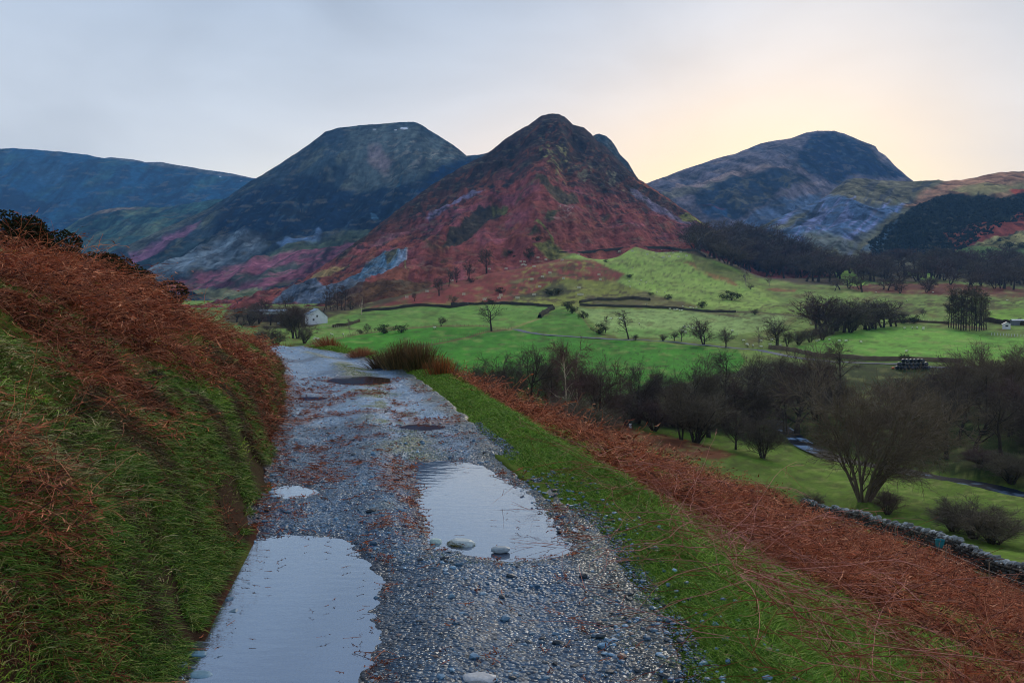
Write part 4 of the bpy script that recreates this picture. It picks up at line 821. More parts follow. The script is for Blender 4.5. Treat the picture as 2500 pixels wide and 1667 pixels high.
ribbon('lane', c5([(525, 852), (600, 872), (700, 890), (850, 905), (1000, 915), (1200, 928), (1400, 940), (1700, 950), (1900, 965), (2100, 985), (2200, 996), (2290, 1004)]) + c6([(80, 778), (200, 790), (330, 800), (430, 822), (520, 842), (640, 862), (780, 876)]), 3.4, A(84, 100, 120, .6), M_LANE)
ribbon('lane', c6([(760, 878), (900, 890), (1100, 898), (1300, 905), (1600, 925), (1700, 932), (1800, 935), (2100, 942), (2352, 948)]), 3.6, A(70, 84, 100, .6), M_LANE)
# ================================================================ trees
def unit(v): return v / (np.linalg.norm(v, axis=-1, keepdims=True) + 1e-9)
def polylines(S, Dr, Ln, npts, curl, up, R):
    """n curved branches at once -> (n, npts, 3)"""
    n = len(S); P = np.empty((n, npts, 3)); P[:, 0] = S; d = unit(Dr); st = (Ln / (npts - 1))[:, None]
    for i in range(1, npts):
        d = unit(d + R.normal(size=(n, 3)) * curl + np.array([0, 0, up])); P[:, i] = P[:, i - 1] + d * st
    return P
def tubes(P, r0, r1, sides):
    n, m, _ = P.shape
    T = np.gradient(P, axis=1); T = unit(T)
    ref = np.where(np.abs(T[:, :1, 2:3]) < .92, np.array([0, 0, 1.]), np.array([1., 0, 0]))
    a = unit(np.cross(T, np.broadcast_to(ref, T.shape))); b = np.cross(T, a)
    rr = (r0[:, None] + (r1 - r0)[:, None] * np.linspace(0, 1, m)[None])[..., None, None]
    th = np.arange(sides) * 2 * math.pi / sides
    V = P[:, :, None] + rr * (np.cos(th)[None, None, :, None] * a[:, :, None] + np.sin(th)[None, None, :, None] * b[:, :, None])
    base = (np.arange(n) * m * sides)[:, None, None]; i = (np.arange(m - 1) * sides)[None, :, None]; j = np.arange(sides)[None, None]; k = (j + 1) % sides
    f = np.stack([base + i + j, base + i + k, base + i + sides + k, base + i + sides + j], -1).reshape(-1, 4)
    return V.reshape(-1, 3), f
def slivers(S, E, w, R):
    """thin flat twigs, one triangle each"""
    d = unit(E - S); side = unit(np.cross(d, R.normal(size=d.shape))) * w[:, None]
    n = len(S); V = np.stack([S - side, S + side, E], 1).reshape(-1, 3)
    return V, np.arange(3 * n).reshape(-1, 3)
def children(P, n_each, lo, hi, ang, R, outward=0.0):
    n, m, _ = P.shape; pi = np.repeat(np.arange(n), n_each); t = R.uniform(lo, hi, len(pi)) * (m - 1)
    i = np.minimum(t.astype(int), m - 2); f = (t - i)[:, None]
    S = P[pi, i] * (1 - f) + P[pi, i + 1] * f; T = unit(P[pi, i + 1] - P[pi, i])
    Rn = unit(np.cross(T, R.normal(size=T.shape))); a = R.normal(ang, .18, len(pi))[:, None]
    D = T * np.cos(a) + Rn * np.sin(a)
    if outward: o = S.copy(); o[:, 2] = 0; D = unit(D + unit(o) * outward)
    return S, D, pi, t / (m - 1)
def make_tree(form, seed, lod=0, bark=(50, 47, 44), twig=(62, 55, 52)):
    """returns (trunk mesh, crown mesh) of a bare winter tree 10 m tall"""
    R = np.random.default_rng(seed); q = {0: 1.0, 1: .62, 2: .34}[lod]; fat = {0: 1.0, 1: 2.1, 2: 3.2}[lod]
    prm = dict(round=dict(st=1, h=5.5, sp=.10, limbs=11, la=.85, ll=4.4, lo=.36, br=7, bl=2.1, tw=8, tl=1.0, up=.05, r=.26),
               dense=dict(st=2, h=6.0, sp=.18, limbs=12, la=.75, ll=3.9, lo=.26, br=9, bl=2.0, tw=9, tl=.95, up=.07, r=.20),
               tall=dict(st=1, h=8.6, sp=.05, limbs=18, la=.62, ll=2.3, lo=.22, br=6, bl=1.2, tw=7, tl=.75, up=.03, r=.15),
               birch=dict(st=1, h=9.0, sp=.07, limbs=17, la=.6, ll=2.2, lo=.3, br=6, bl=1.2, tw=8, tl=.9, up=-.02, r=.13),
               bush=dict(st=8, h=5.2, sp=.34, limbs=7, la=.75, ll=3.0, lo=.15, br=6, bl=1.9, tw=8, tl=1.0, up=.08, r=.12),
               big=dict(st=8, h=6.6, sp=.46, limbs=7, la=.6, ll=3.6, lo=.12, br=8, bl=2.0, tw=9, tl=1.1, up=.06, r=.13),
               pole=dict(st=1, h=9.0, sp=.02, limbs=30, la=.8, ll=2.0, lo=.14, br=6, bl=1.0, tw=7, tl=.6, up=.04, r=.12),
               larch=dict(st=1, h=9.6, sp=.02, limbs=34, la=1.25, ll=1.9, lo=.12, br=6, bl=.6, tw=6, tl=.4, up=.0, r=.13))[form]
    st = prm['st']; az = R.uniform(0, 6.28, st) if st == 1 else np.arange(st) * 6.28 / st + R.normal(0, .3, st)
    lean = prm['sp'] * (R.uniform(.5, 1.3, st)); Dr = np.stack([np.cos(az) * lean, np.sin(az) * lean, np.ones(st)], 1)
    S = np.stack([np.cos(az) * .12 * (st > 1), np.sin(az) * .12 * (st > 1), np.full(st, -.35)], 1)
    L = prm['h'] * R.uniform(.7, 1.15, st)
    P0 = polylines(S, Dr, L, 9, .07 if st > 1 or form in ('round', 'dense') else .03, .02, R); r0 = prm['r'] * R.uniform(.8, 1.15, st); v, f = tubes(P0, r0, r0 * .28, 8 if lod == 0 else 5)
    TV, TF = [v], [f]
    nl = max(3, int(prm['limbs'] * (1 if lod < 2 else .7)))
    S, D, pi, t = children(P0, nl, prm['lo'], 1.0, prm['la'], R)
    if form in ('larch', 'pole', 'tall', 'birch'): ln = prm['ll'] * (1.25 - t) * R.uniform(.7, 1.2, len(t)) + .4
    else: ln = prm['ll'] * (1.05 - .35 * t) * R.uniform(.5, 1.3, len(t))
    P1 = polylines(S, D, ln, 7, .17, prm['up'], R); rr = r0[pi] * (1 - .7 * t) * .5; v, f = tubes(P1, rr, rr * .25, 5 if lod == 0 else 4)
    n0 = sum(len(a) for a in TV); TV.append(v); TF.append(f + n0)
    tr = (np.concatenate(TV), np.concatenate(TF))
    CV, F4, F3 = [], [], []; n0 = 0
    Pa = np.concatenate([P1]); br = max(3, int(prm['br'] * (1 if lod == 0 else .8)))
    S, D, pi, t = children(Pa, br, .2, 1.0, .7, R, .15); ln = prm['bl'] * R.uniform(.6, 1.15, len(t)) * (1.1 - .4 * t)
    P2 = polylines(S, D, ln, 5 if lod == 0 else 4, .2, prm['up'], R); r2 = np.full(len(S), .020 * fat); v, f = tubes(P2, r2, r2 * .45, 3); CV.append(v); F4.append(f + n0); n0 += len(v)
    S, D, pi, t = children(P2, max(3, int(prm['tw'] * q)), .15, 1.0, .6, R, .12); ln = prm['tl'] * R.uniform(.6, 1.2, len(t))
    P3 = polylines(S, D, ln, 3, .22, prm['up'] * .7, R)
    w = np.full(len(S), .013 * fat)
    for a in range(2):
        v, f = slivers(P3[:, a], P3[:, a + 1] + (P3[:, a + 1] - P3[:, a]) * .15, w, R); CV.append(v); F3.append(f + n0); n0 += len(v)
    S, D, pi, t = children(P3, max(2, int(4 * q)), .1, 1.0, .6, R); ln = prm['tl'] * .55 * R.uniform(.5, 1.2, len(t))
    if form == 'birch': D = unit(D + np.array([0, 0, -.35]))
    v, f = slivers(S, S + D * ln[:, None], np.full(len(S), .010 * fat), R); CV.append(v); F3.append(f + n0)
    V = np.concatenate(CV)
    top = V[:, 2].max(); k = 10.0 / top
    tv = tr[0] * k; V = V * k
    cb = A(*bark)[None] * (.8 + .5 * R.random((len(tv), 1))); ct = A(*twig)[None] * (.8 + .4 * np.repeat(R.random((len(V) // 3 + 1, 1)), 3, 0)[:len(V)])
    T = mk('trunk', tv, tr[1], M_BARK, cb, True, link=False); Cc = mk('crown', V, [np.concatenate(F4), np.concatenate(F3)], M_TWIG, ct, False, link=False)
    return T, Cc
M_BARK = col_mat('bark', rough=.9, spec=.15, scale=.25, var=.35, bump=.02, bscale=.08)
M_TWIG = col_mat('twigs', rough=.9, spec=.1, scale=3.0, var=.15)
M_LEAF = col_mat('dark_leaves', rough=.95, spec=.08, scale=.5, var=.3)
def make_leafy(seed, shape='round', n=5200, col=(34, 42, 26), col2=(58, 66, 34), leaf=.16):
    """evergreen bush 10 units tall: stems with leaf sprays through an uneven volume"""
    R = np.random.default_rng(seed)
    k = 26; c = R.normal(size=(k, 3)) * [2.6, 2.6, 1.7] + [0, 0, 5.2]; c[:, 2] = np.clip(c[:, 2], 1.8, 8.6); rad = R.uniform(1.2, 2.2, k)
    pi = R.integers(0, k, n); d = unit(R.normal(size=(n, 3))); P = c[pi] + d * (rad[pi] * R.uniform(.55, 1.0, n) ** .5)[:, None]
    P = P[P[:, 2] > .1]; n = len(P); nr = unit(R.normal(size=(n, 3)) + [0, 0, .6]); a = unit(np.cross(nr, R.normal(size=(n, 3)))); b = np.cross(nr, a); s = leaf * R.uniform(.6, 1.6, n)[:, None]
    V = np.stack([P - a * s, P + b * s * .6, P + a * s, P - b * s * .6], 1).reshape(-1, 3); k_ = 10 / V[:, 2].max(); V = V * k_
    mix = (R.random((n, 1)) ** 2) * .9; cc = A(*col)[None] * (1 - mix) + A(*col2)[None] * mix
    S0 = np.zeros((9, 3)); S0[:, 2] = -.3; Dd = np.stack([R.normal(size=9) * .4, R.normal(size=9) * .4, np.ones(9)], 1); PP = polylines(S0, Dd, R.uniform(5, 8, 9), 6, .12, .03, R)
    tv, tf = tubes(PP, np.full(9, .16), np.full(9, .05), 5)
    T = mk('trunk', tv, tf, M_BARK, A(44, 38, 34), True, link=False); Cc = mk('crown', V, np.arange(4 * n).reshape(-1, 4), M_LEAF, np.repeat(cc, 4, 0), False, link=False)
    return T, Cc
PROTO = {}
def proto(key):
    if key in PROTO: return PROTO[key]
    form, var, lod = key; s = hash((form, var)) if False else sum(map(ord, form)) * 7 + var * 131
    tw = [(72, 67, 61), (66, 60, 57), (80, 75, 66), (74, 62, 60)][var % 4]
    if form == 'leafy': p = make_leafy(s, n=5200 if lod == 0 else 1500, leaf=.16 if lod == 0 else .30)
    elif form == 'pale': p = make_tree('tall', s, lod, (110, 106, 100), (88, 80, 76))
    elif form == 'birch': p = make_tree('birch', s, lod, (160, 150, 138), (84, 64, 64))
    elif form == 'larch': p = make_tree('larch', s, lod, (44, 38, 36), (66, 50, 44))
    elif form == 'big': p = make_tree('big', s, lod, (76, 70, 62), (90, 82, 73))
    else: p = make_tree(form, s, lod, (46, 43, 40), tw)
    PROTO[key] = p; return p
NAMES = dict(round='broadleaf_tree', dense='broadleaf_tree', tall='slender_tree', birch='birch_tree', bush='bare_shrub', big='riverside_tree', pole='tall_tree', larch='larch_tree', leafy='evergreen_shrub', pale='pale_tree')
def plant(form, var, lod, loc, h, wide, label, group=None, cat=None, rz=None, name=None):
    T, Cc = proto((form, var, lod)); k = h / 10.0; sx = wide
    e = empty(name or NAMES[form], loc, RNG.uniform(0, 6.28) if rz is None else rz); e.scale = (k * sx, k * sx, k)
    for src in (T, Cc):
        c = src.copy(); COL.objects.link(c); c.parent = e
        c.name = 'trunk' if src is T else 'crown'
    if name == 'bare_shrub' or form in ('bush', 'leafy'): cat = cat or 'shrub'
    tag(e, label, cat or 'tree', group); return e
def tree_at(form, var, px, pyb, pyt, wide, label, D=None, lod=None, group=None, cat=None, name=None, rz=None):
    """base pixel (or distance when the base is hidden) and top pixel of a tree in the photograph"""
    if D is None: x, y, z = stand(px, pyb)
    else: x = (px - CX) / F * D; y = D; z = Hs(x, y)
    d = y; _, _, zt_ = W(px, pyt, d); h = max(float(zt_) - z, .6)
    if lod is None: lod = 0 if d < 260 else (1 if d < 620 else 2)
    return plant(form, var, lod, (x, y, z - .1), h, wide, label, group, cat, rz, name)
# ---- the line of trees below the bracken slope
T1 = [
 ('bush', 0, 1150, 128, 868, 1.1, 'low bare grey shrub at the near end of the trees, behind the orange rushes'),
 ('bush', 1, 1200, 132, 848, 1.0, 'spiky many-stemmed bare bush against the green field, next after the lowest end shrub'),
 ('dense', 0, 1248, 150, 872, .85, 'small bare tree between the spiky bush and the dark broad tree'),
 ('round', 1, 1300, 136, 846, 1.0, 'dark broad bare tree left of the two birches, taller than its neighbours'),
 ('dense', 2, 1345, 140, 842, .85, 'dense dark bare tree touching the left pale birch'),
 ('birch', 0, 1388, 128, 842, .8, 'thin birch with a long pale leaning trunk, left of the tallest birch'),
 ('birch', 1, 1412, 134, 822, .9, 'tallest birch above the bracken slope, pale stem against the green field'),
 ('dense', 3, 1450, 128, 872, .95, 'reddish dark bare tree with pale forked stems, right of the tallest birch'),
 ('bush', 2, 1400, 112, 950, 1.5, 'dark bramble thicket at the feet of the birches'),
 ('bush', 0, 1320, 108, 960, 1.5, 'dark low thicket behind the bracken stalks, left of the birch stems'),
 ('bush', 3, 1240, 106, 950, 1.3, 'low thicket of grey stems under the first trees of the line'),
 ('round', 2, 1488, 150, 900, .8, 'loose small tree between the reddish tree and the domed dark tree'),
 ('dense', 1, 1562, 158, 884, 1.0, 'dark bare tree with a smooth domed top against the vivid field'),
 ('bush', 1, 1530, 150, 935, .9, 'grey bare shrub on the left foot of the domed tree, by a small white post'),
 ('bush', 3, 1600, 152, 960, 1.2, 'brown dense thicket right of the domed tree'),
 ('round', 3, 1645, 165, 905, 1.0, 'wide open-branched tree between the domed tree and a tall dark pair'),
 ('dense', 0, 1690, 160, 870, .95, 'tall dark tree, left one of the pair in the middle of the copse'),
 ('round', 0, 1735, 168, 882, 1.0, 'tall dark tree, right one of the pair in the middle of the copse'),
 ('dense', 2, 1665, 142, 930, .9, 'bare tree whose trunk stands at the copse edge over the red bracken patch'),
 ('bush', 2, 1700, 140, 940, 1.1, 'fan-shaped bare tree at the copse edge, right beside a darker trunk'),
 ('tall', 1, 1775, 185, 862, 1.2, 'tall twiggy tree behind the copse where the lane meets the wall'),
 ('round', 1, 1815, 190, 868, 1.0, 'pale grey twiggy tree under the bend of the lane'),
 ('dense', 1, 1860, 195, 886, .9, 'dark rounded tree under the long field wall'),
 ('tall', 2, 1905, 205, 880, 1.3, 'thin tree whose twigs overlap the long field wall'),
 ('round', 2, 1948, 190, 868, 1.0, 'tree with a long dark bending trunk left of the river bend'),
 ('dense', 3, 1995, 205, 850, 1.0, 'tree behind the left side of the biggest bare tree'),
 ('tall', 0, 2060, 215, 842, 1.5, 'tree whose thin top pokes over the field wall behind the biggest bare tree'),
 ('round', 3, 2160, 200, 925, 1.1, 'bare tree behind the right side of the biggest bare tree'),
 ('dense', 0, 2230, 205, 928, 1.1, 'dark low tree below the stack of black bales'),
 ('dense', 2, 2190, 170, 985, 1.2, 'dark tree on the far river bank, right behind the biggest bare tree'),
 ('bush', 0, 2110, 178, 1000, 1.5, 'dark scrub on the far river bank behind the stems of the biggest bare tree'),
 ('bush', 1, 2260, 160, 1010, 1.5, 'overhanging scrub above the bright stretch of river'),
 ('round', 0, 2318, 150, 920, 1.0, 'crooked tree with twin trunks on the far bank, right of the bright river stretch'),
 ('dense', 1, 2300, 215, 905, 1.1, 'tree right of the bales, hiding the end of the lane'),
 ('dense', 3, 2355, 195, 872, 1.1, 'dark tree on the left shoulder of the highest right-hand crown'),
 ('big', 1, 2425, 185, 822, .95, 'highest and broadest dark tree at the right end of the valley trees'),
 ('dense', 2, 2490, 190, 850, 1.0, 'dark tree right against the highest right-hand crown'),
 ('round', 2, 2385, 150, 950, 1.1, 'tree with reddish twigs below the highest right-hand crown'),
 ('round', 1, 2450, 146, 960, 1.1, 'twisted bare tree over the last stretch of river'),
 ('bush', 3, 2400, 140, 1080, 1.7, 'black thicket on the far bank above the last stretch of river'),
 ('bush', 2, 2480, 132, 1090, 1.5, 'black thicket at the very end of the far river bank'),
 ('bush', 1, 2545, 150, 930, 1.2, 'bare tree leaning in at the right edge of the photo above the river')]
for form, var, px, D, pyt, wd, lab in T1: tree_at(form, var, px, 0, pyt - (24 if form != 'bush' else 0), wd * (1.0 if form != 'bush' else 1.25), lab, D=D)
R_ = np.random.default_rng(77)
for i in range(60):
    px = R_.uniform(1110, 2540); D = R_.uniform(150, 225) if px < 1950 else R_.uniform(150, 235)
    if px > 1900 and D < 185: D += 35
    tree_at(('round', 'dense', 'round', 'tall')[i % 4], i % 4, px, 0, np.interp(px, [1100, 1400, 1600, 1900, 2150, 2300, 2450, 2550], [885, 870, 905, 885, 940, 905, 860, 870]) + R_.uniform(0, 75), R_.uniform(1.1, 1.6), 'low dark bare tree filling the copse between the taller ones', D=D, group='low filler trees of the copse')
for i, (px, D, pt) in enumerate(((1590, 172, 900), (1625, 180, 890), (1770, 178, 895), (1800, 172, 905), (1838, 176, 880), (1880, 215, 885), (1915, 222, 878), (1950, 228, 890), (1985, 222, 872), (2020, 228, 885), (2045, 205, 900), (2150, 215, 905), (2195, 222, 915), (2235, 218, 905), (2270, 210, 900), (2215, 178, 950), (2290, 172, 930), (2345, 165, 915), (2410, 168, 890), (2470, 160, 900))):
    tree_at(('tall', 'dense', 'round')[i % 3], i % 4, px, 0, pt, 1.25, 'tall thin bare tree in the back ranks of the copse', D=D, group='tall back trees of the copse')
for i in range(22):
    px = R_.uniform(1130, 2540); D = np.interp(px, [1130, 1500, 1700, 1900, 2050, 2550], [118, 150, 165, 215, 190, 150]) + R_.uniform(-6, 16); x_ = (px - CX) / F * D; zz = Hs(x_, D); pb = float(PIX(x_, D, zz)[1])
    tree_at('bush', i % 4, px, 0, pb - R_.uniform(28, 52) * 130 / D * 1.4, 2.3, 'black thicket growing under the trees of the copse', D=D, group='thickets under the copse')
tree_at('big', 0, 2108, 1222, 818, .95, 'biggest bare tree, many stems fanning out behind the stone wall', rz=.6)
T2 = [('dense', 1, 1797, 1097, 985, 1.1, 'small bare tree with a leaning trunk in the river meadow', None, 'tree'),
 ('bush', 0, 1862, 1118, 985, 1.15, 'round many-stemmed bush beside the leaning meadow tree', None, 'shrub')]
for form, var, px, pb, pyt, wd, lab, g, cat in T2: tree_at(form, var, px, pb, pyt, wd, lab, cat=cat)
for px, D, pyt, wd, lab in ((1990, 92, 1195, 1.6, 'low dark scrub left of the biggest tree, where the stone wall begins'), (2338, 76, 1212, 2.0, 'grey thicket behind the middle of the stone wall, its left half'), (2388, 72, 1196, 2.0, 'grey thicket behind the middle of the stone wall, its taller half'), (2438, 69, 1230, 2.2, 'grey thicket tailing off behind the stone wall towards the photo edge'), (2175, 88, 1180, 1.4, 'thin scrub growing around the foot of the biggest tree')):
    tree_at('bush', int(px) % 4, px, 0, pyt, wd, lab, D=D)
# ---- mid valley
T3 = [('round', 0, 1200, 808, 720, 1.0, 'lone oak with crooked limbs at the corner of the vivid green fields'),
 ('dense', 1, 1076, 797, 769, .95, 'round dark hawthorn standing alone on the field edge'), ('leafy', 1, 980, 812, 790, 1.0, 'small dark hawthorn nearest left of the round one'),
 ('leafy', 2, 939, 814, 790, 1.1, 'small dark bush, third from the round hawthorn towards the farm'), ('dense', 2, 895, 814, 786, .9, 'short thick-trunked tree on the field edge beside a little bush'), ('leafy', 0, 881, 815, 802, 1.0, 'little bush touching the short thick-trunked tree'),
 ('pale', 1, 853, 813, 776, .8, 'pale wispy pollard nearest the white farmhouse'), ('tall', 0, 1535, 828, 750, 1.5, 'tall airy bare tree standing alone beside the lane'), ('bush', 1, 1551, 830, 812, 1.2, 'low shrub at the right foot of the tall airy tree'),
 ('bush', 2, 1619, 832, 812, 1.1, 'smallest roadside shrub between the airy tree and the fan-shaped tree'), ('dense', 0, 1646, 832, 806, 1.0, 'roadside shrub just left of a thin reddish tree'), ('tall', 1, 1663, 833, 790, 1.3, 'thin reddish tree left of the fan-shaped tree by the lane'),
 ('dense', 3, 1718, 841, 771, 1.0, 'fan-shaped round tree by the lane with an even dome of twigs'), ('dense', 2, 1772, 848, 796, 1.1, 'darker rounded tree directly right of the fan-shaped tree'),
 ('leafy', 3, 1425, 778, 757, .9, 'dark prickly bush where hedge bank meets the pale pasture'), ('leafy', 0, 1397, 765, 742, 1.0, 'dark bush at the top of the hedge bank below the wall'), ('leafy', 1, 1386, 752, 733, 1.2, 'broad dark bush against the wall top at the knoll foot'),
 ('leafy', 2, 1464, 815, 788, 1.0, 'dark rounded bush at the corner of the pale pasture'), ('pale', 0, 1478, 812, 768, .9, 'ghostly pale bare tree behind the dark corner bush'),
 ('leafy', 3, 1787, 733, 708, 1.5, 'wind-shaped dark thorn spreading on the bright pasture'), ('bush', 3, 1832, 706, 690, 1.0, 'small purple-brown shrub up the slope from the wind-shaped thorn'), ('leafy', 2, 1630, 731, 718, 1.2, 'tiny bent thorn in the middle of the bright pasture edge'),
 ('leafy', 0, 1714, 752, 732, 1.0, 'small dark thorn on the bank below the bright pasture'), ('leafy', 1, 1588, 720, 712, 1.3, 'tiniest thorn on the brown bank of the bright pasture'), ('bush', 0, 1843, 768, 750, 1.2, 'grey shrub on the wall line under the wind-shaped thorn'),
 ('dense', 0, 1897, 849, 768, 1.0, 'tall dark round tree with a straight trunk at the lane bend'), ('pale', 2, 1853, 848, 792, .9, 'faint pale tree left of the tall dark tree at the lane bend'), ('dense', 1, 1921, 848, 805, 1.1, 'low tree tucked right of the tall dark tree at the lane bend'),
 ('bush', 2, 1950, 842, 800, 1.2, 'brown thicket on the near corner of the hay field hedge'), ('bush', 3, 1978, 836, 795, 1.2, 'second brown thicket along the hay field hedge'), ('bush', 0, 2008, 830, 785, 1.3, 'third brown thicket, joining the dense clump above the hay field'),
 ('leafy', 2, 2205, 790, 765, 1.1, 'small dark bush at the top of the hay field, right of the clump'), ('leafy', 3, 2229, 790, 768, 1.0, 'second small dark bush at the top of the hay field'), ('dense', 2, 2255, 773, 750, .9, 'small bare tree on its own above the hay field fence'),
 ('bush', 1, 2488, 789, 772, 1.2, 'small bare tree above the white hut at the right edge'), ('leafy', 1, 2206, 880, 862, 1.0, 'little bush on the wall behind the black bales'),
 ('pale', 1, 1822, 700, 652, 1.1, 'pair-stemmed pale birch in front of the dark wood'), ('pale', 3, 1878, 700, 665, 1.0, 'pale birch standing before the wood, right of the pair-stemmed one')]
for form, var, px, pb, pyt, wd, lab in T3: tree_at(form, var, px, pb, pyt, wd * 1.3, lab)
for px, pb, pt, f_, v_ in ((1998, 806, 715, 'dense', 1), (2015, 812, 708, 'dense', 3), (2040, 808, 725, 'round', 2), (2060, 812, 735, 'dense', 0), (2085, 806, 722, 'dense', 2), (2110, 804, 718, 'round', 0), (2135, 803, 722, 'dense', 1), (2155, 800, 728, 'dense', 3), (2175, 797, 726, 'round', 1), (2188, 796, 745, 'dense', 0), (2030, 816, 755, 'bush', 1), (2075, 812, 760, 'bush', 2), (2120, 806, 758, 'bush', 3)):
    tree_at(f_, v_, px, pb, pt, 1.9, 'dark bare tree in the dense clump above the hay field', group='trees of the clump above the hay field')
for px, pb, pt in ((2316, 800, 715), (2328, 802, 702), (2340, 803, 706), (2352, 806, 694), (2373, 807, 700), (2384, 808, 696), (2396, 806, 706), (2408, 805, 716), (2322, 800, 700), (2334, 803, 712), (2346, 806, 698), (2358, 806, 690), (2368, 808, 705), (2378, 807, 693), (2390, 808, 700), (2402, 806, 712)):
    tree_at('pole', px % 3, px, pb, pt + (px * 7) % 27 - 8, 1.2, 'tall straight tree with a bare lower trunk in the stand left of the white hut', group='stand of tall straight trees')
# ---- the farm
T4 = [('dense', 1, 648, 772, 722, 1.1, 'dark tree at the left end of the farm trees'), ('dense', 2, 622, 776, 738, 1.2, 'low dark tree on the slope left of the farm roofs'), ('round', 1, 701, 766, 718, 1.1, 'round open tree in front of the blue slate heap'),
 ('dense', 3, 727, 826, 730, .8, 'big black tree hiding half of the white farmhouse'), ('dense', 0, 716, 826, 745, .9, 'dark tree between the farm sheds and the big black tree'), ('bush', 2, 743, 838, 790, 1.0, 'dark shrub under the big black farm tree'),
 ('bush', 1, 672, 842, 792, 1.3, 'grey round willow bush beyond the end of the track'), ('bush', 3, 636, 838, 800, 1.2, 'low grey bush left of the round willow bush'), ('birch', 1, 883, 768, 708, .8, 'white-stemmed birch on the brown bank above the farm field'), ('dense', 2, 1104, 745, 716, 1.0, 'pale bushy tree by the wall left of the oak'),
 ('round', 3, 581, 742, 724, 1.1, 'distant small tree above the left bracken skyline')]
for form, var, px, pb, pyt, wd, lab in T4: tree_at(form, var, px, pb, pyt, wd * 1.4, lab)
for i, (px, D, pt) in enumerate(((578, 520, 752), (596, 540, 745), (612, 500, 750), (632, 515, 742), (660, 500, 740), (690, 495, 752), (722, 488, 742), (738, 480, 735), (700, 470, 775), (590, 460, 778), (615, 450, 785), (650, 440, 792), (708, 430, 798), (790, 640, 725), (858, 640, 728))):
    tree_at(('dense', 'round', 'bush')[i % 3], i % 4, px, 0, pt, 1.7, 'dark bare tree in the tangle of trees around the farm', D=D, group='dark trees around the farm')
for i, px in enumerate((797, 806, 815, 824, 833, 842)):
    tree_at('larch' if i % 2 else 'pole', i % 3, px, 756 + i % 3, 690 + (i * 37) % 13, 1.2, 'slim dark larch in the row above the farmhouse', group='row of larches above the farmhouse')
for px, pb, pt, lab in ((1188, 668, 598, 'tallest tree on the red slope, with a narrow pointed crown'), (1145, 682, 630, 'thin tree second left of the tallest slope tree'), (1115, 690, 645, 'thin tree third left of the tallest slope tree'), (1072, 722, 672, 'dark spreading tree low on the red slope above the wall'), (1096, 700, 652, 'small tree between the low dark one and the thin pair on the red slope'), (1012, 735, 712, 'faint small tree on the wall at the foot of the red slope')):
    tree_at('dense', px % 4, px, pb, pt, .85, lab)
tree_at('leafy', 2, 1291, 631, 605, 1.1, 'solid dark holly bush on the red slope above the fenced saplings')
for i, (px, pb, pt) in enumerate(((1310, 590, 575), (1150, 690, 678), (1222, 715, 700), (1200, 742, 728), (1348, 722, 706), (1362, 716, 702), (1335, 715, 705), (1246, 620, 609), (1255, 628, 622), (1537, 678, 668), (1480, 640, 633))):
    tree_at('leafy', i % 4, px, pb, pt, 1.7, 'low dark gorse bush on the hummocky slope below the red hill', group='gorse bushes on the hummocks', name='gorse_bush', lod=1)
# ---- woods
def wood(poly, n, hpx, label, group, seed, forms=('dense', 'round', 'dense')):
    R = np.random.default_rng(seed); xs = [p[0] for p in poly]; ys = [p[1] for p in poly]; k = 0; pts = []
    while len(pts) < n and k < 20000:
        k += 1; x = R.uniform(min(xs), max(xs)); y = R.uniform(min(ys), max(ys))
        if polysd(np.array([x]), np.array([y]), poly)[0] < 0 and all((x - a) ** 2 + 4 * (y - b) ** 2 > 60 for a, b in pts): pts.append((x, y))
    for i, (x, y) in enumerate(pts):
        tree_at(forms[i % len(forms)], i % 4, x, y, y - hpx * R.uniform(.8, 1.2), 1.9, label, lod=2, group=group)
wood([(1684, 606), (1700, 592), (1760, 588), (1820, 596), (1890, 612), (1960, 630), (2010, 650), (2062, 668), (2066, 690), (1975, 692), (1867, 672), (1813, 664), (1740, 636)], 135, 56, 'bare dark tree packed in the wood climbing behind the bright pasture', 'trees of the wood behind the bright pasture', 5)
wood([(2070, 650), (2180, 648), (2280, 640), (2380, 640), (2520, 660), (2520, 712), (2400, 705), (2250, 690), (2080, 690)], 105, 46, 'bare purple-grey tree in the long wood across the valley head', 'trees of the long wood across the valley head', 6)
wood([(1990, 705), (2200, 700), (2440, 715), (2440, 722), (2200, 716), (1990, 712)], 12, 34, 'bare tree along the brown bracken strip in front of the long wood', 'trees along the bracken strip', 8)
# ================================================================ foreground growth and gravel
M_FERN = col_mat('dead_bracken', rough=.85, spec=.15, scale=.3, var=.25)
M_GRASS = col_mat('grass_blades', rough=.7, spec=.25, scale=.4, var=.25)
M_STONE = col_mat('wet_stones', rough=.55, spec=.4, scale=.02, var=.25, coat=.06)
def ribbons(P, w0, w1, flat=None):
    """(n,m,3) polylines -> tapering flat ribbons"""
    n, m, _ = P.shape; T = unit(np.gradient(P, axis=1)); r = RNG.normal(size=(n, 1, 3)) if flat is None else flat
    s = unit(np.cross(T, np.broadcast_to(r, T.shape))); w = (w0[:, None] + (w1 - w0)[:, None] * np.linspace(0, 1, m)[None])[..., None]
    V = np.stack([P - s * w, P + s * w], 2).reshape(-1, 3)
    b = (np.arange(n) * 2 * m)[:, None]; i = (np.arange(m - 1) * 2)[None]
    f = np.stack([b + i, b + i + 1, b + i + 3, b + i + 2], -1).reshape(-1, 4)
    return V, f
class Bulk:
    def __init__(self): self.V = []; self.F3 = []; self.F4 = []; self.C = []; self.n = 0
    def add(self, V, F, C):
        (self.F3 if F.shape[1] == 3 else self.F4).append(F + self.n); self.V.append(V); self.n += len(V); self.C.append(C)
    def build(self, name, mat, kind='stuff', smooth=False, label=None, cat=None):
        fs = [np.concatenate(a) for a in (self.F3, self.F4) if a]
        o = mk(name, np.concatenate(self.V), fs, mat, np.concatenate(self.C), smooth); tag(o, label, cat, kind=kind); return o
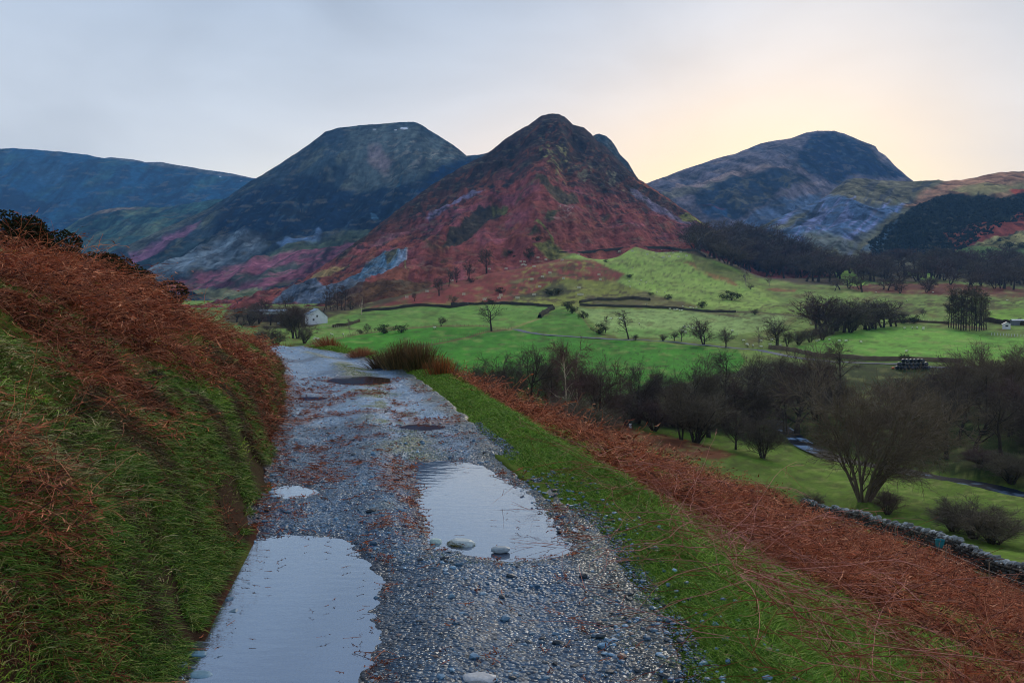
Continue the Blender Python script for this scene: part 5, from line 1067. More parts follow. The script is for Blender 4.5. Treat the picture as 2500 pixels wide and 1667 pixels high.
FERNC = np.array([A(116, 64, 46), A(96, 52, 40), A(136, 80, 56), A(76, 44, 36), A(150, 104, 80), A(60, 38, 34)])
def ferns(B, x, y, L, w, pinna=12, zf=H, up=(.25, .9), cidx=None, lift=0.0, droop=.20, pink=0.0, bright=1.0):
    """dead bracken fronds: arching stalk with withered leaflets down both sides"""
    n = len(x); z = zf(x, y) + lift; az = RNG.uniform(0, 6.283, n); S = np.stack([x, y, z], 1)
    D = unit(np.stack([np.cos(az), np.sin(az), RNG.uniform(up[0], up[1], n)], 1))
    m = 7; P = np.empty((n, m, 3)); P[:, 0] = S; d = D.copy()
    for i in range(1, m):
        d = unit(d + RNG.normal(size=(n, 3)) * .16 + np.array([0, 0, -droop])); P[:, i] = P[:, i - 1] + d * (L / (m - 1))[:, None]
    g = zf(P[:, :, 0].ravel(), P[:, :, 1].ravel()).reshape(n, m) if zf is not None else None
    P[:, :, 2] = np.maximum(P[:, :, 2], g + .02)
    ci = RNG.integers(0, len(FERNC), n) if cidx is None else cidx
    C = FERNC[ci] * RNG.uniform(.7, 1.25, (n, 1)) * bright
    if pink: C = C * (1 - pink) + A(150, 100, 96) * pink
    Cs = C * .55 + A(150, 98, 74) * .45
    v, f = ribbons(P, w * 1.1, w * .5); B.add(v, f, np.repeat(Cs, 2 * m, 0))
    if not pinna: return
    k = pinna; t = np.linspace(.22, .98, k)[None] * (m - 1) + RNG.uniform(-.1, .1, (n, k)); t = np.clip(t, 0, m - 1.001); i = t.astype(int); fr = (t - i)[..., None]
    ar = np.arange(n)[:, None]; Q = P[ar, i] * (1 - fr) + P[ar, i + 1] * fr; T = unit(P[ar, i + 1] - P[ar, i])
    side = unit(np.cross(T, np.array([0, 0, 1.0])) + 1e-3) * np.where(np.arange(k) % 2, 1, -1)[None, :, None]
    ln = (L[:, None] * .26 * (1 - .75 * np.abs(np.linspace(0, 1, k)[None] - .3)) * RNG.uniform(.5, 1.2, (n, k)))[..., None]
    dr = unit(side + T * .5 + RNG.normal(size=(n, k, 3)) * .35 + np.array([0, 0, -.25])); E = Q + dr * ln
    nn = unit(np.cross(dr, RNG.normal(size=dr.shape))); ww = (w[:, None] * 1.5 * RNG.uniform(.7, 1.6, (n, k)))[..., None]
    Mid = Q + dr * ln * .5 + RNG.normal(size=dr.shape) * ln * .07
    V = np.stack([Q, Mid - nn * ww, E, Mid + nn * ww], 2).reshape(-1, 3); F_ = np.arange(4 * n * k).reshape(-1, 4)
    B.add(V, F_, np.repeat(np.repeat(C, k, 0) * RNG.uniform(.75, 1.2, (n * k, 1)), 4, 0))
def polar(n, u0, u1, d0, d1, pw=0.0):
    """points seen by a viewer on the track, thinning with distance"""
    D = np.exp(RNG.uniform(math.log(d0), math.log(d1), n)); u = RNG.uniform(u0, u1, n); return u * D, D
def inpoly_px(x, y, poly, soft=25, zf=H, lift=0.0):
    z = zf(x, y) + lift; px, py = PIX(x, y, z); sd = polysd(px + 30 * fbm(x * 2, y * 2, 2, 7), py + 20 * fbm(x * 2, y * 2, 2, 9), poly); return RNG.random(len(x)) > sm(-soft, soft, sd)
LEFT_FERN = [(-60, 480), (150, 560), (340, 690), (500, 770), (650, 840), (700, 960), (690, 1060), (640, 1100), (520, 1060), (430, 1010), (300, 990), (200, 920), (100, 860), (-60, 800)]
def left_bank():
    B = Bulk()
    x, y = polar(105000, -.80, -.22, 2.6, 26); t = xl(y) - x
    k = (t > .05) & (x > -9.5); x, y, t = x[k], y[k], t[k]
    inside = inpoly_px(x, y, LEFT_FERN)
    patch = fbm(x * .9, y * .9, 3, 301) > np.where(inside, -.14, .36)
    k = (inside & patch) | (~inside & patch & (RNG.random(len(x)) < .35)); x, y, t = x[k], y[k], t[k]
    D = np.hypot(x, y); cl = sm(-.3, .4, fbm(x * 2.2, y * 2.2, 3, 305)); L = RNG.uniform(.12, .34, len(x)) * np.clip(.55 + t * .5, .5, 1) * (.6 + .8 * cl); w = .0007 + .00025 * D
    for lo_, hi_, br_ in ((-1, .35, .62), (.35, .7, .95), (.7, 2, 1.15)):
        q = (cl >= lo_) & (cl < hi_); a_ = q & (RNG.random(len(x)) < .5); b_ = q & ~a_; ferns(B, x[a_], y[a_], L[a_], w[a_], 12, bright=br_); ferns(B, x[b_], y[b_], L[b_] * 1.7, w[b_] * .9, 4, bright=br_ * 1.2, up=(.3, 1.4), droop=.16)
    # taller stalks along the skyline
    n = 1300; yy = RNG.uniform(9, 24, n); xx = -6.9 + RNG.normal(0, .6, n); kk = xx < xl(yy) - .2; xx, yy = xx[kk], yy[kk]
    ferns(B, xx, yy, RNG.uniform(.25, .55, len(xx)), .0010 + .0003 * yy, 12, up=(.9, 2.4), droop=.14)
    # bottom corner, close to the lens
    n = 3200; yy = RNG.uniform(2.1, 4.6, n); xx = -RNG.uniform(.42, .80, n) * yy; kk = (xl(yy) - xx > .25) & inpoly_px(xx, yy, [(-200, 1280), (180, 1350), (420, 1560), (480, 1800), (-200, 1800)]); xx, yy = xx[kk], yy[kk]
    ferns(B, xx, yy, RNG.uniform(.08, .24, len(xx)), np.full(len(xx), .0012), 18, bright=.7)
    B.build('bracken', M_FERN)
left_bank()
RIGHT_TOP = lambda y: xr(y) + np.interp(y, [0, 4, 8, 15, 25], [.56, .50, .72, .70, .66]) + .16 * fbm(y * 1.3, y * 0, 3, 44)
def right_slope():
    B = Bulk()
    x, y = polar(150000, -.14, .70, 3.0, 78); s = x - RIGHT_TOP(y)
    wx = np.interp(y, [30, 43, 56, 70, 92], [31, 27.5, 26.6, 28.5, 30])
    k = (s > .0) & (x < wx - .6) & (y < 80); x, y, s = x[k], y[k], s[k]
    g = fbm(x * .55, y * .55, 3, 401) + .25 * fbm(x * 2.2, y * 2.2, 2, 402)
    px, py = PIX(x, y, H(x, y)); band = np.exp(-((polysd(px, py, [(1560, 1300), (1720, 1380), (1950, 1480), (2200, 1600), (2300, 1720), (2050, 1680), (1850, 1530), (1650, 1400)]) + 10) / 55) ** 2)
    k = g > (.05 + .6 * band - .34 * sm(10, 26, y) + .5 * np.exp(-(s / .9) ** 2) * (y < 14)); x, y, s = x[k], y[k], s[k]
    D = np.hypot(x, y); L = RNG.uniform(.18, .46, len(x)) * np.clip(.45 + s * .6, .45, 1) * (1 + .5 * sm(15, 60, D)); w = .0010 + .00028 * D
    a_ = RNG.random(len(x)) < .5; b_ = ~a_; cl = fbm(x * 1.6, y * 1.6, 3, 405) + .5 * fbm(x * .3, y * .3, 2, 407)
    ferns(B, x[a_ & (cl < .1)], y[a_ & (cl < .1)], L[a_ & (cl < .1)], w[a_ & (cl < .1)], 11, bright=.85); ferns(B, x[a_ & (cl >= .1)], y[a_ & (cl >= .1)], L[a_ & (cl >= .1)] * 1.15, w[a_ & (cl >= .1)], 11, bright=1.3)
    ferns(B, x[b_], y[b_], L[b_] * 1.8, w[b_] * .85, 4, bright=1.35, up=(.4, 1.8), droop=.15)
    n = 900; yy = RNG.uniform(8, 45, n); xx = RNG.uniform(.3, 18, n); kk = (xx > RIGHT_TOP(yy) + .5) & (xx < RIGHT_TOP(yy) + 8 + yy * .2); xx, yy = xx[kk], yy[kk]
    ferns(B, xx, yy, RNG.uniform(.5, .95, len(xx)), .0016 + .0004 * yy, 10, up=(.8, 2.2), droop=.13)
    B.build('bracken', M_FERN)
    # long bleached stalks collapsed over the lip of the verge
    B = Bulk(); n = 330; t = RNG.random(n); yy = 3.6 + 4.6 * t ** .9; xx = RIGHT_TOP(yy) + np.abs(RNG.normal(.25, .45, n))
    L = RNG.uniform(.5, 1.5, n); z = H(xx, yy); az = RNG.choice([0.0, 3.14], n, p=[.35, .65]) + RNG.normal(1.9, .8, n); d = unit(np.stack([np.cos(az), np.sin(az), RNG.uniform(.02, .35, n)], 1))
    m = 9; P = np.empty((n, m, 3)); P[:, 0] = np.stack([xx, yy, z + RNG.uniform(.02, .2, n)], 1)
    for i in range(1, m):
        d = unit(d + RNG.normal(size=(n, 3)) * .10 + np.array([0, 0, -.05])); P[:, i] = P[:, i - 1] + d * (L / (m - 1))[:, None]
    g = H(P[:, :, 0].ravel(), P[:, :, 1].ravel()).reshape(n, m); P[:, :, 2] = np.maximum(P[:, :, 2], g + .015)
    c = np.where(RNG.random((n, 1)) < .5, A(156, 108, 100)[None], A(112, 62, 48)[None]) * RNG.uniform(.7, 1.25, (n, 1))
    v, f = tubes(P, RNG.uniform(.0014, .0030, n), np.full(n, .0009), 4); B.add(v, f, np.repeat(c, m * 4, 0))
    S, Dv, pi, tt = children(P, 3, .3, .95, .6, RNG); P2 = polylines(S, Dv, RNG.uniform(.1, .4, len(S)), 5, .16, -.04, RNG); v, f = tubes(P2, np.full(len(S), .0018), np.full(len(S), .0009), 3); B.add(v, f, np.repeat(c[pi], 15, 0))
    B.build('dead_stalks', M_FERN)
right_slope()
GRC = np.array([A(74, 108, 34), A(58, 92, 30), A(96, 122, 44), A(44, 72, 26), A(118, 124, 70)])
def blades(B, x, y, L, w, zf=H, lean=None, cols=GRC, p=None, droop=.35, bright=1.0, upz=1.0):
    n = len(x); z = zf(x, y) - .006; az = RNG.uniform(0, 6.283, n)
    d = np.stack([np.cos(az) * .5, np.sin(az) * .5, np.full(n, upz)], 1)
    if lean is not None: d = d + lean
    d = unit(d); P = np.empty((n, 4, 3)); P[:, 0] = np.stack([x, y, z], 1)
    for i in (1, 2, 3): P[:, i] = P[:, i - 1] + d * (L / 3)[:, None]; d = unit(d + np.stack([np.cos(az) * droop, np.sin(az) * droop, np.full(n, -droop)], 1))
    v, f = ribbons(P, w, w * .15); ci = RNG.choice(len(cols), n, p=p); C = cols[ci] * RNG.uniform(.65, 1.3, (n, 1)) * bright
    B.add(v, f, np.repeat(C, 8, 0))
def grass():
    B = Bulk()
    # verge on the right
    n = 170000; y = np.exp(RNG.uniform(math.log(2.8), math.log(27), n)); e = RIGHT_TOP(y) - xr(y); x = xr(y) + (-.12 + RNG.random(n) ** .8 * (e + .45) / 1)
    s = x - xr(y); k = (s > .10 * fbm(x * 4, y * 4, 3, 501) + .02 + .10 * RNG.random(n)) & (fbm(x * 5, y * 5, 2, 503) > -.55); x, y, s = x[k], y[k], s[k]
    L = (.022 + .035 * RNG.random(len(x))) * (1 + 1.0 * sm(.35, .9, s)) * (1 + .5 * fbm(x * 3, y * 3, 2, 504)); blades(B, x, y, L, .0010 + .00026 * y, p=[.34, .18, .30, .10, .08], bright=1.3)
    # green gaps on the slope below
    x, y = polar(110000, -.1, .66, 3.4, 40); s = x - RIGHT_TOP(y); g = fbm(x * .55, y * .55, 3, 401) + .25 * fbm(x * 2.2, y * 2.2, 2, 402)
    px, py = PIX(x, y, H(x, y)); band = np.exp(-((polysd(px, py, [(1560, 1300), (1720, 1380), (1950, 1480), (2200, 1600), (2300, 1720), (2050, 1680), (1850, 1530), (1650, 1400)]) + 10) / 70) ** 2)
    k = (s > 0) & (g < .16 + .8 * band + .5 * np.exp(-(s / .9) ** 2)) & (x < 24); x, y = x[k], y[k]; D = np.hypot(x, y)
    blades(B, x, y, RNG.uniform(.05, .14, len(x)) * (1 + D * .01), .0012 + .0003 * D, p=[.3, .16, .34, .06, .14], bright=1.5)
    # left bank: long combed grass falling towards the track
    x, y = polar(280000, -.80, -.22, 2.2, 22); t = xl(y) - x; ins = inpoly_px(x, y, LEFT_FERN)
    k = (t > .10 + .25 * RNG.random(len(x))) & (x > -8) & (RNG.random(len(x)) < np.where(ins, .22, 1.0)); x, y, t = x[k], y[k], t[k]; D = np.hypot(x, y)
    tuft = fbm(x * 2.4, y * 2.4, 3, 510); long_ = sm(-.1, .35, tuft)
    lean = np.stack([.55 + 0 * x, -.25 + 0 * x, -.1 + 0 * x], 1) * (.3 + long_[:, None])
    q = RNG.random(len(x)) < .24 + .6 * sm(.15, .5, fbm(x * 1.3 + 5, y * 1.3, 3, 511))
    hl = fbm(x * .8, y * .8, 3, 518) + .35 * fbm(x * 3, y * 3, 2, 519)
    for m_, cols, br in ((~q & (hl < -.1), GRC, .85), (~q & (hl >= -.1) & (hl < .14), GRC, 1.5), (~q & (hl >= .14), np.array([A(112, 136, 44), A(90, 122, 36), A(132, 146, 62)]), 1.6), (q, np.array([A(128, 124, 84), A(98, 100, 58), A(150, 140, 108), A(84, 80, 48), A(70, 64, 46)]), 1.4)):
        blades(B, x[m_], y[m_], (.022 + .085 * long_[m_] * RNG.random(m_.sum()) + .03 * RNG.random(m_.sum())) * (1 + .02 * D[m_]), .0011 + .00028 * D[m_], lean=lean[m_], cols=cols, bright=br, droop=.5)
    n = 110000; y = np.exp(RNG.uniform(math.log(3.0), math.log(22), n)); t = RNG.random(n) ** 1.1 * .75 + .02; x = xl(y) - t; k = fbm(x * 3, y * 3, 3, 515) > -.35 + .2 * (t < .2); x, y, t = x[k], y[k], t[k]
    D = np.hypot(x, y); lean = np.stack([.8 + 0 * x, -.25 + 0 * x, -.55 + 0 * x], 1); pal = np.where(fbm(x * 2, y * 2, 3, 516) > .05, 1, 0)
    for v_, cols, br in ((0, GRC, .95), (1, np.array([A(84, 76, 50), A(66, 58, 40), A(104, 98, 66), A(52, 44, 34), A(84, 54, 40)]), .8)):
        m_ = pal == v_; blades(B, x[m_], y[m_], RNG.uniform(.03, .12, m_.sum()), .0011 + .00028 * D[m_], lean=lean[m_], cols=cols, bright=br, droop=.6)
    # sparse tufts on the crown of the track
    n = 26000; y = RNG.uniform(5.3, 20, n); x = (xl(y) + xr(y)) / 2 + RNG.normal(.20, .14, n) * (xr(y) - xl(y)) / 2 * 1.4; k = fbm(x * 2.6, y * 1.8, 4, 83) > .04
    k &= ~np.any([polysd(x, y, w_) < .03 for w_, L_ in PUD], 0); x, y = x[k], y[k]; blades(B, x, y, RNG.uniform(.01, .03, len(x)), .0012 + .0003 * y, zf=TZ, bright=1.0)
    n = 5000; y = RNG.uniform(3.6, 7.2, n); x = xr(y) - np.abs(RNG.normal(0, .16, n)); k = fbm(x * 6, y * 6, 2, 520) > .05; x, y = x[k], y[k]; blades(B, x, y, RNG.uniform(.01, .03, len(x)), np.full(len(x), .002), zf=TZ)
    B.build('grass', M_GRASS)
grass()
def gravel():
    V0, F0 = ico(0); B = Bulk()
    def lay(x, y, s, zf=TZ, pale=.5, sink=.25):
        n = len(x); R = rot_rand(n); sh = np.stack([s * RNG.uniform(.8, 1.5, n), s * RNG.uniform(.7, 1.1, n), s * RNG.uniform(.35, .7, n)], 1)
        az = RNG.uniform(0, 6.28, n); c, q = np.cos(az), np.sin(az); lump = V0[None] * (1 + RNG.uniform(-.22, .22, (n, 12, 1)))
        P = np.einsum('nij,nvj->nvi', R, lump) * sh[:, None]; X = P[..., 0] * c[:, None] - P[..., 1] * q[:, None]; Y = P[..., 0] * q[:, None] + P[..., 1] * c[:, None]
        z = zf(x, y); V = np.stack([X + x[:, None], Y + y[:, None], P[..., 2] + (z + sh[:, 2] * (1 - 2 * sink))[:, None]], -1)
        r = RNG.random((n, 1)); cc = A(48, 80, 108)[None] * (1 - r) + A(104, 142, 172)[None] * r; odd = RNG.random(n)
        cc[odd < .05] = A(108, 96, 92); cc[(odd > .05) & (odd < .30)] = A(44, 56, 66); cc[odd > .97] = A(160, 180, 200)
        cc = cc * .62 * RNG.uniform(.6, 1.35, (n, 1)) * (.7 + pale * .6)
        f = (F0[None] + (np.arange(n) * 12)[:, None, None]).reshape(-1, 3); B.add(V.reshape(-1, 3), f, np.repeat(cc, 12, 0))
    def wet(x, y, lim=-.03): return ~np.any([polysd(x, y, w_) < lim for w_, L_ in PUD], 0)
    n = 85000; y = np.exp(RNG.uniform(math.log(3.1), math.log(11), n)); x = xl(y) + (xr(y) - xl(y)) * RNG.uniform(0.0, 1.08, n)
    k = wet(x, y) & (fbm(x * 2, y * 2, 3, 530) > -.5); x, y = x[k], y[k]
    lay(x, y, RNG.uniform(.0028, .007, len(x)) * (1 + .10 * (y - 4)))
    n = 6000; y = np.exp(RNG.uniform(math.log(3.1), math.log(8.0), n)); x = xl(y) + (xr(y) - xl(y)) * RNG.uniform(.05, 1.05, n); dens = sm(-.1, .5, fbm(x * 1.4, y * 1.4, 3, 531) + .35 * sm(.25, .8, x))
    k = wet(x, y) & (RNG.random(len(x)) < .12 + .8 * dens); x, y = x[k], y[k]; lay(x, y, .007 + .011 * RNG.random(len(x)) ** 2.2 * (1 + .6 * sm(.2, .7, x)), pale=.9)
    n = 160; y = RNG.uniform(3.3, 12, n); x = xl(y) + (xr(y) - xl(y)) * RNG.uniform(.05, .98, n); k = wet(x, y); x, y = x[k], y[k]; lay(x, y, RNG.uniform(.018, .032, len(x)), pale=1.0)
    n = 500; y = RNG.uniform(3.3, 8, n); x = RNG.normal(0, .16, n) + xr(y) + .12; lay(x, y, RNG.uniform(.008, .02, n), zf=H, pale=.9, sink=.1)
    n = 36; y = RNG.uniform(3.4, 9, n); x = xl(y) + np.abs(RNG.normal(0, .1, n)); lay(x, y, RNG.uniform(.018, .04, n), pale=.8)
    B.build('gravel', M_STONE, smooth=False)
gravel()
def litter():
    B = Bulk(); n = 9000; y = np.exp(RNG.uniform(math.log(3.4), math.log(17), n)); x = xl(y) + (xr(y) - xl(y)) * RNG.uniform(0, 1.0, n)
    sdw = np.min([np.abs(polysd(x, y, w_) - .01) for w_, L_ in PUD], 0); inn = np.min([polysd(x, y, w_) for w_, L_ in PUD], 0)
    m = sm(.05, .35, fbm(x * 2.2 + 4, y * 1.5, 4, 84)) * sm(5.4, 6.4, y) + .75 * (sdw < .045) * (fbm(x * 3, y * 3, 2, 88) > .05) + .9 * (x - xl(y) < .16) + .06
    k = (RNG.random(n) < m) & (inn > -.05); x, y = x[k], y[k]
    ferns(B, x, y, RNG.uniform(.03, .12, len(x)), .0012 + .0002 * y, 6, zf=TZ, up=(.02, .2), droop=.03, lift=.006, cidx=RNG.integers(0, 4, len(x)))
    # scraps afloat on the puddles
    for i, nn in ((0, 34), (1, 14)):
        w_, Lv = PUD[i]; a = np.array(w_); x = RNG.uniform(a[:, 0].min(), a[:, 0].max(), nn * 4); y = RNG.uniform(max(a[:, 1].min(), 3.6), a[:, 1].max(), nn * 4)
        sd = polysd(x, y, w_); k = (sd < -.05) & (RNG.random(len(x)) < np.where(sd > -.35, .8, .12)); x, y = x[k][:nn], y[k][:nn]
        ferns(B, x, y, RNG.uniform(.03, .09, len(x)), np.full(len(x), .0016), 4, zf=lambda a_, b_: np.full(np.shape(a_), Lv + .003), up=(.0, .25), droop=.03, cidx=np.full(len(x), 3))
    B.build('leaf_litter', M_FERN)
litter()
# ---- rushes and low bushes beside the far end of the track
def rushes(name, px, D, h, wid, n, cols, label, spread=.35, cat='rushes'):
    x0 = (px - CX) / F * D; z0 = Hs(x0, D); B = Bulk()
    x = RNG.normal(0, wid * .34, n); y = RNG.normal(0, wid * .28, n); z = H(x + x0, y + D) - z0
    d = unit(np.stack([x / wid * spread * 2 + RNG.normal(0, .1, n), y / wid * spread * 2 + RNG.normal(0, .1, n), np.ones(n)], 1)); L = h * RNG.uniform(.55, 1.05, n) * (1 - .35 * np.clip(np.abs(x) / wid, 0, 1))
    P = polylines(np.stack([x, y, z - .02], 1), d, L, 5, .05, -.015, RNG)
    c0 = np.array(cols)[RNG.integers(0, len(cols), n)]; C = np.repeat(c0[:, None] * RNG.uniform(.7, 1.2, (n, 1, 1)), 10, 1); C[:, 6:] = C[:, 6:] * .8 + A(110, 72, 46) * .2
    v, f = ribbons(P, np.full(n, .0055), np.full(n, .002)); B.add(v, f, C.reshape(-1, 3))
    e = empty(name, (x0, D, z0)); o = B.build('stems', M_GRASS, kind=None); o.parent = e; tag(e, label, cat)
    if 'kind' in o: del o['kind']
    return e
rushes('rush_clump', 985, 18.6, .68, .40, 900, [A(66, 62, 40), A(76, 70, 42), A(98, 82, 52), A(56, 54, 36)], 'biggest clump of tall dark rushes on the right verge', .38)
rushes('rush_clump', 1030, 18.0, .60, .36, 600, [A(66, 62, 38), A(92, 72, 44), A(56, 56, 34)], 'olive rushes joining the right side of the biggest clump', .42)
rushes('rush_clump', 1080, 16.8, .42, .34, 450, [A(132, 80, 42), A(118, 70, 40), A(84, 66, 38)], 'orange-tipped rushes at the top of the bracken slope', .35)
rushes('rush_clump', 938, 19.2, .45, .4, 400, [A(60, 54, 40), A(80, 62, 46)], 'short splayed rushes at the left foot of the biggest clump', .8)
rushes('dead_fern_clump', 812, 25.5, .42, .7, 700, [A(128, 78, 52), A(112, 66, 46)], 'rusty fern clump left of the dark low bush by the track end', .8, 'fern')
rushes('dead_fern_clump', 880, 22.0, .30, .34, 500, [A(140, 100, 76), A(120, 80, 60)], 'pale withered fern on the verge below the dark low bush', .9, 'fern')
rushes('dead_fern_clump', 700, 29, .5, .9, 700, [A(120, 84, 56), A(100, 72, 50)], 'brown ferns on the verge where the track disappears', .8, 'fern')
for px, D, pyt, wd, lab in ((838, 27.5, 832, 1.6, 'dark low bush behind the rusty fern at the end of the track'), (905, 30, 848, 1.4, 'small dark bush under the left of the biggest rush clump'), (868, 26, 852, 1.1, 'grey-brown twiggy bush right of the dark low bush by the track'), (668, 31, 832, 1.0, 'dark shrub left of the brown ferns where the track disappears')):
    tree_at('bush', int(px) % 4, px, 0, pyt, wd, lab, D=D, lod=1)
def gorse(px, D, pyt, wd, lab, v):
    key = ('gorse', v)
    if key not in PROTO: PROTO[key] = make_leafy(900 + v, n=30000, col=(26, 30, 22), col2=(54, 54, 30), leaf=.12)
    PROTO[('leafy', 'g%d' % v, 0)] = PROTO[key]
    tree_at('leafy', 'g%d' % v, px, 0, pyt, wd, lab, D=D, lod=0, name='gorse_bush', cat='gorse')
for i, (px, D, pyt, wd, lab) in enumerate(((-25, 14.0, 478, 1.0, 'gorse bush cut by the left edge of the photo, tallest on the bank'), (62, 14.6, 502, .65, 'pointed gorse bush with yellowish tips near the left edge'), (25, 15.4, 528, .8, 'gorse bush between the left edge and the pointed one'), (118, 15.2, 560, .8, 'gorse bush right of the pointed one, with a notch between'),
                                           (165, 16.0, 564, 1.0, 'gorse bush with a rounded top, just left of the long dark mass'), (205, 16.6, 588, 1.1, 'middle gorse bush of the dark row on the skyline'), (245, 17.2, 614, 1.1, 'gorse bush where the dark row starts to drop'), (285, 18.0, 646, 1.0, 'gorse bush second from the lower end of the row'), (318, 18.6, 672, .9, 'last and lowest gorse bush, at the right end of the row'), (140, 17.5, 580, 1.4, 'gorse bush filling the back of the row'), (225, 18.6, 616, 1.3, 'rear gorse bush behind the middle of the row'))):
    gorse(px, D, pyt + 10, wd * 1.15, lab, i % 3)
# ================================================================ stones, walls, farm, animals
V1, F1_ = ico(2); V0i, F0i = ico(1)
def rock(name, px, py, size, col, label, moss=None, lift=.0, level=None, rz=0, cat='stone'):
    x, y = onT(px, py); z = float(TZ(np.array([x]), np.array([y]))[0]) if level is None else level
    P = V1 * (1 + .16 * fbm(V1[:, 0:1] * 1.7 + px, V1[:, 1:2] * 1.7 + V1[:, 2:3], 3, int(px)))
    P = np.clip(P, -.86, .86) * np.array(size) ; c, s = math.cos(rz), math.sin(rz); P = np.stack([P[:, 0] * c - P[:, 1] * s, P[:, 0] * s + P[:, 1] * c, P[:, 2]], 1)
    e = empty(name, (x, y, z)); tag(e, label, cat)
    mk('stone_body', P + np.array([0, 0, size[2] * .35 + lift]), F1_, M_STONE, np.tile(A(*col) * .8, (len(P), 1)), False, e)
    if moss:
        B = Bulk(); n = 1600; a = RNG.uniform(2.6, 5.8, n); r = RNG.uniform(.6, 1.25, n); mx, my = np.cos(a) * r * size[0], np.sin(a) * r * size[1]
        top = (size[2] * .35 + lift) + size[2] * .86 * np.sqrt(np.clip(1 - np.minimum(r, 1) ** 2, 0.02, 1)) * .9
        blades(B, mx, my, RNG.uniform(.01, .025, n), np.full(n, .0022), zf=lambda a_, b_: np.clip(top, 0, .1), cols=np.array([A(88, 92, 44), A(66, 66, 36), A(104, 98, 54)]))
        o = B.build('moss', M_GRASS, kind=None); o.parent = e
    return e
L1 = PUD[1][1]
rock('mossy_stone', 1128, 1330, (.10, .075, .05), (150, 168, 176), 'pale stone with a mossy left edge at the puddle rim', True, rz=-.3)
rock('flat_stone', 1222, 1352, (.070, .045, .022), (120, 138, 152), 'dark flat slab standing alone in the right puddle', None, .012, L1)
rock('pale_stone', 1064, 1326, (.045, .035, .03), (150, 176, 178), 'small pale round stone left of the mossy stone')
rock('flat_stone', 1170, 1662, (.085, .05, .022), (150, 160, 172), 'flat pale stone cut by the bottom edge of the photo')
rock('slate', 420, 1632, (.075, .045, .014), (70, 110, 138), 'bluish slate at the bottom of the bank, beside the near puddle corner', rz=.4)
rock('slate', 478, 1600, (.055, .035, .014), (78, 118, 146), 'bluish slate half in the near puddle, above its neighbours', rz=.2)
rock('slate', 490, 1650, (.06, .045, .018), (92, 130, 156), 'largest bluish slate in the lower left corner of the near puddle', rz=-.2)
rock('slate', 585, 1298, (.07, .035, .02), (74, 112, 140), 'bluish slate by the bank at the head of the near puddle', rz=-.6)
